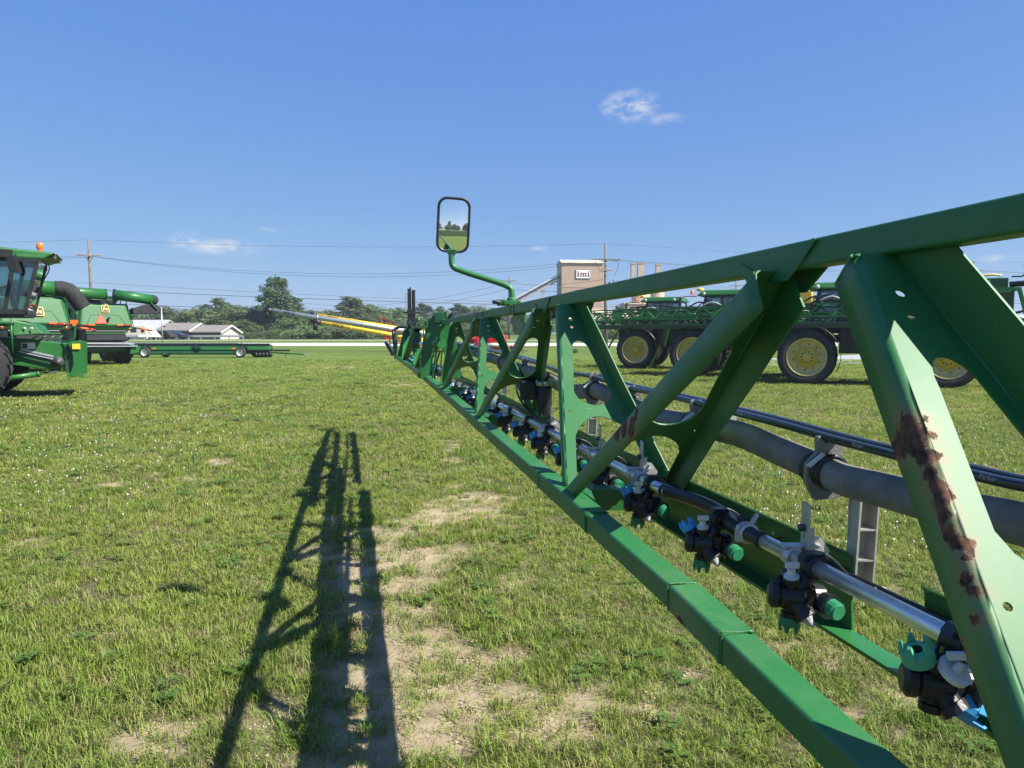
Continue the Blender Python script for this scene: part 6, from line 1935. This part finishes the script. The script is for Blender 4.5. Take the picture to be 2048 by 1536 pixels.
for y in (-1.0, 1.0):
    wheel(rt, (-.5, y, .3), .31, .2, .17, 0, y < 0, 'rubber', 'rim_white', 'rim_white')
for (du, z, lb) in ((958, 1.05, 'small red tank beside the red hopper, seen between truss legs'),):
    o = thing('red_tank', lb, 'tank', (XU(du, 57), 57, 0)); q = MB(); q.lathe([(0, 0), (.28, 0), (.30, .1), (.30, .8), (.2, .95), (0, .98)], (0, 0, .45), (0, 0, 1), 14); q.build('drum', 'red', o)
    q = MB(); [q.bar((x, y, 0), (x, y, .5), .06, .06) for x in (-.2, .2) for y in (-.2, .2)]; q.build('stand', 'red', o)

# forklift behind the boom, mast raised
D_F = 55.0
fk = thing('forklift', 'dark forklift behind the boom with its tall black mast raised', 'forklift', (XU(824, D_F), D_F, 0))
q = MB()
zt = ZV(578, D_F)
for x in (-.20, .20):
    q.bar((x, 0, .1), (x, 0, zt - .1 * (x > 0)), .12, .16)
for x in (-.08, .06):
    q.bar((x, .1, 1.5), (x, .1, zt + (.1 if x < 0 else -.1)), .06, .10)
for z in (.4, 1.4, 2.4, 3.2):
    q.bar((-.22, 0, z), (.22, 0, z), .10, .06)
q.build('mast', 'black', fk)
q = MB(); q.box((-.16, .02, .3), (.16, .12, ZV(618, D_F))); q.build('mast_chains', 'steel_dark', fk)
q = MB(); q.box((-.62, -.1, ZV(627, D_F)), (.62, .0, ZV(624, D_F))); q.box((-.3, -.14, ZV(627, D_F) - .05), (.3, .1, ZV(620, D_F))); q.build('fork_carriage', 'black', fk)
q = MB()
for k in range(9):
    q.bar((-.44 + .03 * k, -.05, ZV(626, D_F)), (-.44 + .03 * k, -.05, ZV(588, D_F) + .02 * k), .010, .010)
q.bar((-.44, -.05, ZV(588, D_F)), (-.2, -.05, ZV(585, D_F)), .03, .03); q.bar((-.44, -.05, ZV(588, D_F)), (-.44, -.05, ZV(650, D_F)), .03, .03); q.build('load_guard', 'galvanised', fk)
q = MB(); q.box((-.55, .3, .35), (.55, 2.2, 1.05)); q.box((-.5, 1.6, 1.0), (.5, 2.3, 1.3)); q.build('chassis', 'yellow', fk, bevel=.05)
q = MB(); [q.bar((x, y, 1.0), (x, y, 2.1), .06, .06) for x in (-.48, .48) for y in (.5, 1.7)]; q.box((-.55, .4, 2.1), (.55, 1.8, 2.16)); q.build('overhead_guard', 'black', fk)
for x in (-.5, .5):
    wheel(fk, (x, .5, .33), .34, .24, .18, 0, x < 0, 'rubber', 'rim_white', 'rim_white', math.pi / 2)
    wheel(fk, (x, 1.9, .25), .26, .2, .14, 0, x < 0, 'rubber', 'rim_white', 'rim_white', math.pi / 2)

# ------------------------------------------------------------------ buildings
def text_mesh(body, size, extrude, material):
    cur = bpy.data.curves.new('text', 'FONT'); cur.body = body; cur.size = size; cur.extrude = extrude; cur.align_x = 'CENTER'; cur.align_y = 'CENTER'
    to = bpy.data.objects.new('text', cur); COL.objects.link(to)
    bpy.context.view_layer.update()
    me = bpy.data.meshes.new_from_object(to.evaluated_get(bpy.context.evaluated_depsgraph_get()))
    bpy.data.objects.remove(to)
    me.materials.append(MATS[material])
    return me


def gable_house(t, x0, x1, y0, y1, z0, ze, zr, wall, roof, over=.4):
    """ridge along x"""
    ym = (y0 + y1) / 2
    q = MB(); q.box((x0, y0, z0), (x1, y1, ze)); q.add([(x0, y0, ze), (x0, y1, ze), (x0, ym, zr), (x1, y0, ze), (x1, y1, ze), (x1, ym, zr)], [(0, 2, 1), (3, 4, 5)]); w = q.build('wall', wall, t)
    q = MB(); s = (zr - ze) / (ym - y0); th = .18
    for a, sg in ((y0, -1), (y1, 1)):
        e = a + sg * over; ez = ze - s * over
        q.hexa([(x0 - over, e, ez), (x1 + over, e, ez), (x1 + over, ym, zr), (x0 - over, ym, zr), (x0 - over, e, ez + th), (x1 + over, e, ez + th), (x1 + over, ym, zr + th), (x0 - over, ym, zr + th)] if sg < 0 else
               [(x0 - over, ym, zr), (x1 + over, ym, zr), (x1 + over, e, ez), (x0 - over, e, ez), (x0 - over, ym, zr + th), (x1 + over, ym, zr + th), (x1 + over, e, ez + th), (x0 - over, e, ez + th)])
    r_ = q.build('roof', roof, t)
    return w, r_


D = 122.0
z0 = .55
cl = thing('clinic_building', 'low brown shop building with shingle gable roofs and a pale sign', 'building', (XU(378, D), D, z0), R(-9))
sc = D / F
mx_ = lambda u: (u - 378) * sc
h = lambda v: ZV(v, D) - z0
w1, r1 = gable_house(cl, mx_(311), mx_(378), 0, 6.5, 0, h(661), h(647.5), 'brown_siding', 'shingle')
w2, r2 = gable_house(cl, mx_(380), mx_(442), .6, 6.6, 0, h(664), h(652), 'brown_siding', 'shingle')
q = MB(); q.box((mx_(442) + .01, .65, 0.02), (mx_(442) + .06, 6.5, h(664))); q.add([(mx_(442) + .06, .65, h(664)), (mx_(442) + .06, 6.5, h(664)), (mx_(442) + .06, 3.6, h(652) - .1)], [(0, 1, 2)]); q.build('gable_end', 'cream', cl)
q = MB(); q.bar((mx_(442) + .45, .2, h(664) - .16), (mx_(442) + .45, 3.6, h(652) + .1), .1, .22); q.bar((mx_(442) + .45, 7.0, h(664) - .16), (mx_(442) + .45, 3.6, h(652) + .1), .1, .22); q.bar((mx_(378) + .45, -.4, h(661) - .16), (mx_(378) + .45, 3.25, h(647.5) + .1), .1, .22); q.build('barge_board', 'white', r2)
sg = MB(); sg.box((mx_(324), -.30, h(671.5)), (mx_(365), -.18, h(662))); sgn = sg.build('sign_board', 'sign_pale', cl)
for body, zz, sz in (('Town & Country Vet', h(664.8), .42), ('Clinic', h(669.2), .38)):
    me = text_mesh(body, sz, .006, 'sign_text'); me.transform(Matrix.Translation((mx_(344.5), -.315, zz)) @ Matrix.Rotation(math.pi / 2, 4, 'X'))
    o = bpy.data.objects.new('lettering', me); COL.objects.link(o); o.parent = sgn
for u, v0, v1, wd in ((317, 666, 683, 1.6), (352, 672, 683, 1.1), (359, 672, 683, 1.1), (366, 672, 683, 1.1)):
    q = MB(); q.box((mx_(u) - wd / 2 * .8, -.05, max(h(v1), .03)), (mx_(u) + wd / 2 * .8, .02, h(v0))); wn_ = q.build('window', 'dark_glass', cl)
    q = MB(); q.box((mx_(u) - .03, -.075, max(h(v1), .03)), (mx_(u) + .03, -.055, h(v0))); q.build('mullion', 'white', wn_)
for u, ww in ((388, 1.1), (405, 1.2), (423, 1.6)):
    q = MB(); q.box((mx_(u) - ww / 2, .54, h(676)), (mx_(u) + ww / 2, .62, h(670))); wn_ = q.build('window', 'dark_glass', cl)
    q = MB(); q.box((mx_(u) - ww / 2 - .08, .52, h(676.6)), (mx_(u) + ww / 2 + .08, .60, h(676))); q.build('sill', 'cream', wn_)
q = MB(); [q.box((mx_(u) - .2, y, h(v) - .1), (mx_(u) + .25, y + .5, h(v) + .25)) for u, v, y in ((315, 655, 1.2), (428, 660, 1.8))]; q.build('roof_vent', 'black', r1)

D2 = 135.0
br = thing('grey_roof_building', 'pale building with a wide light grey roof behind the combines', 'building', (XU(275, D2), D2, .6), R(-6))
gable_house(br, -9, 3.4, 0, 9, 0, 1.2, ZV(641, D2) - .6, 'cream', 'shingle_grey', .5)

# camper van by the road, parked car, guard rails
D3 = 113.0
rv = thing('camper_van', 'cream camper van parked beyond the road left of the shop', 'camper', (XU(275, D3), D3, .6))
q = MB(); q.hexa([(-3.2, -1.1, .4), (2.2, -1.1, .4), (2.2, 1.1, .4), (-3.2, 1.1, .4), (-3.2, -1.1, 2.2), (1.9, -1.1, 2.2), (1.9, 1.1, 2.2), (-3.2, 1.1, 2.2)]); q.hexa([(2.2, -1.0, .4), (3.4, -1.0, .4), (3.4, 1.0, .4), (2.2, 1.0, .4), (1.6, -1.0, 1.9), (2.4, -1.0, 1.5), (2.4, 1.0, 1.5), (1.6, 1.0, 1.9)]); q.build('body', 'cream', rv, bevel=.08)
for x, ww in ((-2.4, .5), (-.9, .25), (.1, .9), (1.5, .5)):
    q = MB(); q.box((x - ww / 2, -1.13, 1.15), (x + ww / 2, -1.09, 1.75)); q.build('window', 'dark_glass', rv)
q = MB(); q.box((-1.8, -.5, 2.2), (-.6, .5, 2.45)); q.build('roof_unit', 'white', rv, bevel=.05)
for x in (-1.9, 2.2):
    wheel(rv, (x, -1.0, .36), .37, .24, .2, 0, True, 'rubber', 'rim_white', 'rim_white'); wheel(rv, (x, 1.0, .36), .37, .24, .2, 0, False, 'rubber', 'rim_white', 'rim_white')
D4 = 116.0
car = thing('parked_car', 'dark car parked in front of the shop under its sign', 'car', (XU(345, D4), D4, .6), R(-6))
prof = [(-2.2, .35), (-2.25, .85), (-1.7, .98), (-1.1, 1.42), (.45, 1.45), (1.15, 1.0), (2.05, .85), (2.2, .6), (2.15, .35)]
q = MB(); q.prism(prof, (0, .85, 0), Vector((1, 0, 0)), Vector((0, 0, 1)), 1.7); q.build('body', 'navy_paint', car, bevel=.06)
q = MB(); q.prism([(-1.5, 1.0), (-1.0, 1.36), (.38, 1.38), (.9, 1.0)], (0, -.845, 0), Vector((1, 0, 0)), Vector((0, 0, 1)), .02); q.build('side_window', 'dark_glass', car)
for x in (-1.35, 1.35):
    for y in (-.75, .75):
        wheel(car, (x, y, .32), .33, .2, .2, 0, y < 0, 'rubber', 'galvanised', 'galvanised')
def guard_rail(u0, u1, y, label, curve):
    t = thing('guard_rail', label, 'guard rail', (XU((u0 + u1) / 2, y), y, terrain(0, y))); c0 = (u0 + u1) / 2
    pts = [Vector(((u - c0) / F * y, curve(k), 0)) for k, u in enumerate(np.linspace(u0, u1, 9))]
    q = MB()
    for z in (.46, .64):
        q.sweep([p + Vector((0, 0, z)) for p in pts], [(-.02, -.07), (.03, 0), (-.02, .07), (-.04, 0)])
    q.sweep([p + Vector((0, 0, .55)) for p in pts], [(-.03, -.05), (-.01, -.05), (-.01, .05), (-.03, .05)])
    q.build('rail', 'galvanised', t)
    for p in pts[::2]:
        q = MB(); q.bar(p + Vector((0, .08, -.1)), p + Vector((0, .08, .62)), .12, .14); q.build('post', 'galvanised', t)


guard_rail(374, 487, 110.5, 'galvanised guard rail along the road in front of the shop', lambda k: .0 if k else .7)
guard_rail(238, 303, 110.5, 'galvanised guard rail by the camper, bending away at its right end', lambda k: .0 if k < 6 else .5 * (k - 5))

# tan batching tower with conveyor
D5 = 235.0
s5 = D5 / F
tw = thing('batch_tower', 'tall tan metal-clad tower with a white sign reading imi', 'tower', (XU(1165, D5), D5, .6), R(6))
X = lambda u: (u - 1165) * s5
Z = lambda v: ZV(v, D5) - .6
q = MB(); q.box((X(1122), 0, 0), (X(1206), 9.0, Z(527.5))); q.add([(X(1122), 0, Z(527.5)), (X(1122), 9, Z(527.5)), (X(1122), 4.5, Z(518))], [(0, 2, 1)]); tww = q.build('wall', 'tan_metal', tw)
q = MB()
for k in range(29):
    xx = X(1122) + (X(1206) - X(1122)) * (k + .5) / 29
    q.box((xx - .05, -.05, 0), (xx + .05, .0, Z(528)))
q.build('cladding_ribs', 'tan_metal', tww)
q = MB(); q.box((X(1122) - .05, -.08, Z(576.5)), (X(1206) + .05, .01, Z(576))); q.build('seam', 'steel_dark', tww)
q = MB(); q.hexa([(X(1121), -.5, Z(527.8)), (X(1207), -.5, Z(527.8)), (X(1207), 4.5, Z(520)), (X(1121), 4.5, Z(520)), (X(1121), -.5, Z(527)), (X(1207), -.5, Z(527)), (X(1207), 4.5, Z(519)), (X(1121), 4.5, Z(519))])
q.hexa([(X(1121), 4.5, Z(520)), (X(1207), 4.5, Z(520)), (X(1207), 9.5, Z(527.8)), (X(1121), 9.5, Z(527.8)), (X(1121), 4.5, Z(519)), (X(1207), 4.5, Z(519)), (X(1207), 9.5, Z(527)), (X(1121), 9.5, Z(527))]); q.build('roof', 'tan_roof', tw)
q = MB(); q.box((X(1151), -.30, Z(557.5)), (X(1179.5), -.12, Z(541.5))); sb = q.build('sign_board', 'white', tw)
q = MB(); q.box((X(1150.4), -.28, Z(558.1)), (X(1180.1), -.10, Z(540.9))); q.build('sign_frame', 'navy_paint', sb)
q = MB()
y_ = -.33; ps = s5


def slab_i(cx):
    q.box((cx - 1.4 * ps, y_, Z(553)), (cx + 1.4 * ps, y_ + .03, Z(546.8))); q.box((cx - 2.6 * ps, y_, Z(554.4)), (cx + 2.6 * ps, y_ + .03, Z(552.9))); q.box((cx - 2.6 * ps, y_, Z(548)), (cx - 1.3 * ps, y_ + .03, Z(546.8))); q.box((cx - 1.5 * ps, y_, Z(545.8)), (cx + 1.5 * ps, y_ + .03, Z(544.0)))


slab_i(X(1155)); slab_i(X(1175.6))
for k in range(3):
    cx = X(1160.6) + k * 4.7 * ps
    q.box((cx - 1.25 * ps, y_, Z(553)), (cx + 1.25 * ps, y_ + .03, Z(547.0))); q.box((cx - 2.0 * ps, y_, Z(554.4)), (cx + 2.0 * ps, y_ + .03, Z(552.9)))
q.box((X(1158.4), y_, Z(548.4)), (X(1170.6), y_ + .03, Z(546.8)))
q.build('lettering', 'maroon', sb)
q = MB(); a, c = Vector((X(1022), 3.5, Z(613))), Vector((X(1121), 3.5, Z(559)))
q.bar(a, c, 3.0, .5); cv = q.build('conveyor_deck', 'tan_metal', tw)
q = MB(); q.bar(a + Vector((0, 0, 1.7)), c + Vector((0, 0, 1.7)), 3.2, .3); q.build('conveyor_roof', 'tan_roof', cv)
q = MB()
for k in range(22):
    p = a.lerp(c, (k + .5) / 22); q.bar(p + Vector((0, -1.4, .2)), p + Vector((.2, -1.4, 1.6)), .16, .16)
q.bar(a + Vector((0, .5, .9)), c + Vector((0, .5, .9)), .8, .5); q.build('conveyor_frame', 'steel_dark', cv)
q = MB()
for uu in (1085, 1091):
    q.bar((X(uu), 2.4, 0), (X(1088) + (uu - 1088) * .1, 3.2, Z(580)), .25, .25)
q.build('conveyor_trestle', 'galvanised', cv)
lo = thing('plant_building', 'low building with pale tan roof at the foot of the tall tower', 'building', (XU(1205, 225), 225, .6), R(3))
s6 = 225 / F
gable_house(lo, (1140 - 1205) * s6, (1256 - 1205) * s6, 0, 12, 0, ZV(641, 225) - .6, ZV(620, 225) - .6, 'tan_metal', 'tan_roof', .5)
plw = thing('plant_wing', 'tan brick-coloured plant wing below the silos', 'building', (XU(1295, 255), 255, .6))
q = MB(); q.box((-8, 0, 0), (9, 12, ZV(612, 255))); q.box((-5, -1, 0), (5, 0, ZV(622, 255))); q.build('wall', 'tan_metal', plw)
q = MB(); q.box((-8.3, -.3, ZV(612, 255)), (9.3, 12.3, ZV(612, 255) + .5)); q.build('roof', 'tan_roof', plw)
D7 = 262.0
s7 = D7 / F
for (u, rpx, vt, boxes, lb) in ((1280, 18, 575, ((-20, -12, 533), (-7, 6, 532)), 'left concrete silo behind the sprayers with two square stacks on top'), (1314, 13, 578, ((-5, 4, 535),), 'right concrete silo behind the sprayers with a single square stack on top')):
    t = thing('silo', lb, 'silo', (XU(u, D7), D7, .6), 0, 'silos of the plant')
    zz = ZV(vt, D7)
    q = MB(); q.lathe([(rpx * s7, 0), (rpx * s7, zz), (rpx * s7 * .9, zz + .6), (0, zz + .8)], (0, 0, 0), (0, 0, 1), 26); q.build('shell', 'concrete', t)
    q = MB(); q.lathe([(rpx * s7 * 1.02, 0), (rpx * s7 * 1.03, .3), (rpx * s7 * 1.0, .3)], (0, 0, zz - .6), (0, 0, 1), 26); q.build('band', 'concrete', t)
    for (a, b2, v1) in boxes:
        q = MB(); q.box((a * s7, -1, zz - 2), (b2 * s7, 1, ZV(v1, D7))); st = q.build('stack', 'concrete', t)
        q = MB(); q.box((a * s7 - .15, -1.15, ZV(v1, D7) - .1), (b2 * s7 + .15, 1.15, ZV(v1, D7) + .35)); q.build('stack_cap', 'concrete', st)
    q = MB()
    for k in range(7):
        x = (-22 + 7 * k) * s7
        q.bar((x, -rpx * s7, zz + .4), (x, -rpx * s7, zz + 3.2), .12, .12)
    for z in (1.4, 2.4, 3.2):
        q.bar((-22 * s7, -rpx * s7, zz + z), (20 * s7, -rpx * s7, zz + z), .1, .1)
    q.box((-23 * s7, -rpx * s7, zz + .1), (21 * s7, -rpx * s7 + 3, zz + .35)); q.build('walkway', 'galvanised', t)
# far right: blue-grey shed, lamp post, grey bin
D8 = 120.0
sh = thing('blue_shed', 'blue-grey metal shed beyond the road at the right edge', 'building', (XU(2010, D8), D8, .6), R(8))
q = MB(); q.box((-4, 0, 0), (14, 16, ZV(647, D8))); shw = q.build('wall', 'blue_grey', sh)
q = MB(); [q.box((-4 + k * .6, -.05, .1), (-3.93 + k * .6, .0, ZV(648, D8))) for k in range(30)]; q.build('cladding_ribs', 'blue_grey', shw)
q = MB(); q.hexa([(-4.3, -.3, ZV(647, D8)), (14.3, -.3, ZV(647, D8)), (14.3, 16.3, ZV(640, D8)), (-4.3, 16.3, ZV(640, D8)), (-4.3, -.3, ZV(646, D8)), (14.3, -.3, ZV(646, D8)), (14.3, 16.3, ZV(639, D8)), (-4.3, 16.3, ZV(639, D8))]); q.build('roof', 'white', sh)
q = MB(); q.hexa([(2, -1.2, 2.9), (3.6, -1.2, 2.9), (3.6, 0, 2.9), (2, 0, 2.9), (2, -1.0, 3.5), (3.6, -1.0, 3.5), (3.6, 0, 3.9), (2, 0, 3.9)]); q.build('door_hood', 'white', sh)
lp = thing('lamp_post', 'slim dark post standing on the grass at the far right', 'post', (XU(1998, 52), 52, 0)); q = MB(); q.tube([(0, 0, 0), (0, 0, 2.75)], .06, 8); q.lathe([(.16, 0), (.16, .15), (.07, .2)], (0, 0, 0), (0, 0, 1), 10); q.build('post', 'steel_dark', lp)
bn = thing('equipment_box', 'grey steel equipment box on the grass at the right edge', 'box', (XU(2040, 36), 36, 0), R(-10))
q = MB(); q.box((-.55, -.6, .05), (1.8, .9, 1.22)); bw = q.build('case', 'bin_grey', bn, bevel=.03)
q = MB(); q.box((-.62, -.67, 1.22), (1.88, .97, 1.30)); q.build('lid', 'blue_grey', bn)
q = MB(); [q.box((-.45 + k * .09, -.625, .5), (-.40 + k * .09, -.60, 1.1)) for k in range(6)]; q.build('louvre', 'black', bw)
pp = thing('flag_pole', 'thin pale pole in front of the shop sign', 'pole', (XU(326, 90), 90, 0)); q = MB(); q.tube([(0, 0, 0), (0, 0, ZV(618, 90))], .08, 8); q.lathe([(.1, 0), (.1, .1), (0, .15)], (0, 0, ZV(618, 90)), (0, 0, 1), 8); q.build('shaft', 'galvanised', pp)

# ------------------------------------------------------------------ poles and wires
POLES = {}


def pole(key, u, vtop, d, label, arms=(), lean=0.0, lower=None):
    z0 = terrain(0, d)
    t = thing('utility_pole', label, 'utility pole', (XU(u, d), d, z0), 0, 'wooden utility poles')
    H_ = ZV(vtop, d) - z0
    q = MB(); q.tube([(0, 0, -.1), (lean * .5, 0, H_ / 2), (lean, 0, H_)], [.17, .15, .115], 10); q.build('shaft', 'wood_pole', t)
    for (v, half, ang) in arms:
        z = ZV(v, d) - z0
        c, s = math.cos(ang), math.sin(ang)
        q = MB(); q.bar((-half * c, -.16 - half * s, z), (half * c, -.16 + half * s, z), .10, .12); a_ = q.build('crossarm', 'wood_pole', t)
        q = MB()
        for k in (-.95, -.5, .5, .95):
            q.lathe([(.03, 0), (.05, .05), (.035, .12), (.05, .17), (0, .2)], (k * half * c, -.16 + k * half * s, z + .06), (0, 0, 1), 8)
        q.build('insulators', 'nozzle_grey', a_)
        q = MB(); q.bar((-half * .6 * c, -.16, z), (0, -.16, z - .6), .04, .04); q.bar((half * .6 * c, -.16, z), (0, -.16, z - .6), .04, .04); q.build('brace', 'galvanised', a_)
    if lower:
        q = MB(); q.tube([(0.2, -.05, 0), (0.2, -.05, lower)], .045, 7); q.build('conduit', 'galvanised', t)
    POLES[key] = Vector((XU(u, d) + lean, d, z0 + H_))
    return t


pole('left', 188, 482, 80, 'wooden power pole rising behind the combines', ((513, 1.15, .5), (517, .9, -.9)), -.1)
p2 = pole('mid', 1211, 489, 80, 'wooden power pole with steel conduit in front of the tan tower', ((521, 1.5, .1), (542, .95, .8)), -.12, 4.6)
q = MB()
for (a, b2, c) in (((-1.2, 0, 9.4), (-.6, 0, 8.2), (.0, 0, 8.6)), ((.3, 0, 9.5), (1.3, 0, 9.1), (.9, 0, 7.8)), ((.2, 0, 6.8), (.9, 0, 6.6), (.7, 0, 7.4))):
    q.tube(smooth_path([a, b2, c]), .025, 5)
q.lathe([(.12, 0), (.14, .1), (.14, .45), (.1, .5)], (.35, -.2, 6.6), (0, 0, 1), 10); q.build('jumper_wires', 'wire', p2)
pole('far', 1018, 554, 128, 'distant power pole beside the bend of the mirror arm', ((563, 1.3, .1),))
pole('right', 1940, 524, 98, 'wooden power pole with two crossarms at the far right', ((543, 1.15, .25), (557, 1.1, -.3)))
pole('back', 1469, 562, 150, 'small distant power pole behind the middle sprayer cab', ((572, 1.6, .1), (580, 1.2, .4)))
pole('wood_a', 581, 590, 175, 'distant pole at the edge of the wood, left of a pair', ((610, 1.4, .1),))
pole('wood_b', 600, 597, 172, 'distant pole at the edge of the wood, right of a pair', ((611, 1.4, .2),))
pole('back_b', 1284, 600, 118, 'dark pole beside the leftmost sprayer cab', ())


def wire(pts, sag, label, r=.018):
    q = MB(); allp = []
    for i in range(len(pts) - 1):
        a, c = Vector(pts[i]), Vector(pts[i + 1]); s = sag[i] if isinstance(sag, (list, tuple)) else sag
        for k in range(14 + (i == len(pts) - 2)):
            t_ = k / 14; p = a.lerp(c, t_); p.z -= s * 4 * t_ * (1 - t_); allp.append(p)
    q.tube(allp, r * .72, 5)
    o = q.build('overhead_wire', 'wire'); tag(o, label, 'wire', 'overhead wires')
    # keep the origin on the wire
    return o


def pz(u, v, d):
    return (XU(u, d), d, ZV(v, d))


wire([pz(-260, 490, 82), pz(187, 482, 80), pz(1210, 489, 80), pz(1940, 526, 98), pz(2500, 520, 98)], [.1, .55, .2, .1], 'topmost thin wire running across the sky from pole to pole', .016)
wire([pz(-260, 530, 82), pz(181, 513, 80), pz(1200, 520, 80), pz(1931, 541, 98), pz(2500, 560, 98)], [.1, 1.75, .5, .2], 'upper of two sagging wires crossing below the mirror', .020)
wire([pz(-260, 536, 82), pz(196, 515, 79.4), pz(1222, 522, 79.4), pz(1950, 543, 98), pz(2500, 564, 98)], [.1, 1.95, .6, .2], 'lower of two sagging wires crossing below the mirror', .020)
wire([pz(-260, 575, 82), pz(189, 566, 79.8), pz(1211, 610, 79.8), pz(1940, 600, 98), pz(2500, 600, 98)], [.1, .3, .3, .2], 'thin wire passing in front of the tall dark tree', .018)
wire([pz(-260, 560, 82), pz(189, 580, 79.7), pz(1211, 614, 79.7), pz(1940, 606, 98), pz(2500, 606, 98)], [.1, .2, .3, .2], 'thick dark cable just below the thin wire over the tree tops', .035)
wire([pz(189, 606, 79.6), pz(1211, 640, 79.6)], .15, 'lowest dark cable running in front of the wood', .03)
wire([pz(590, 604, 174), pz(1018, 566, 128), pz(1206, 560, 80)], [2.2, .5], 'pale far wire climbing to the distant pole by the mirror arm', .03)
wire([pz(590, 612, 174), pz(1018, 578, 128), pz(1206, 575, 80)], [2.2, .5], 'second far wire below the one climbing to the distant pole', .03)
wire([pz(1480, 573, 150), pz(1211, 560, 80)], .6, 'wire from the tower pole down to the small distant pole', .02)
wire([pz(1469, 600, 150), pz(1940, 556, 98), pz(2500, 575, 98)], [.5, .3], 'wire between the small distant pole and the far right pole', .02)

# ------------------------------------------------------------------ summer haze in the air
q = MB(); q.box((-2600, -1600, -1.5), (2600, 2600, 30))
hm = bpy.data.materials.new('haze'); hm.use_nodes = True
hm.node_tree.nodes.clear()
ho = hm.node_tree.nodes.new('ShaderNodeOutputMaterial'); hv = hm.node_tree.nodes.new('ShaderNodeVolumePrincipled')
hv.inputs['Color'].default_value = (0.80, 0.88, 1.0, 1); hv.inputs['Density'].default_value = 0.00042; hv.inputs['Anisotropy'].default_value = 0.2
hm.node_tree.links.new(hv.outputs[0], ho.inputs['Volume'])
stuff(q.build('haze', hm), 'thin summer haze in the air', 'haze')
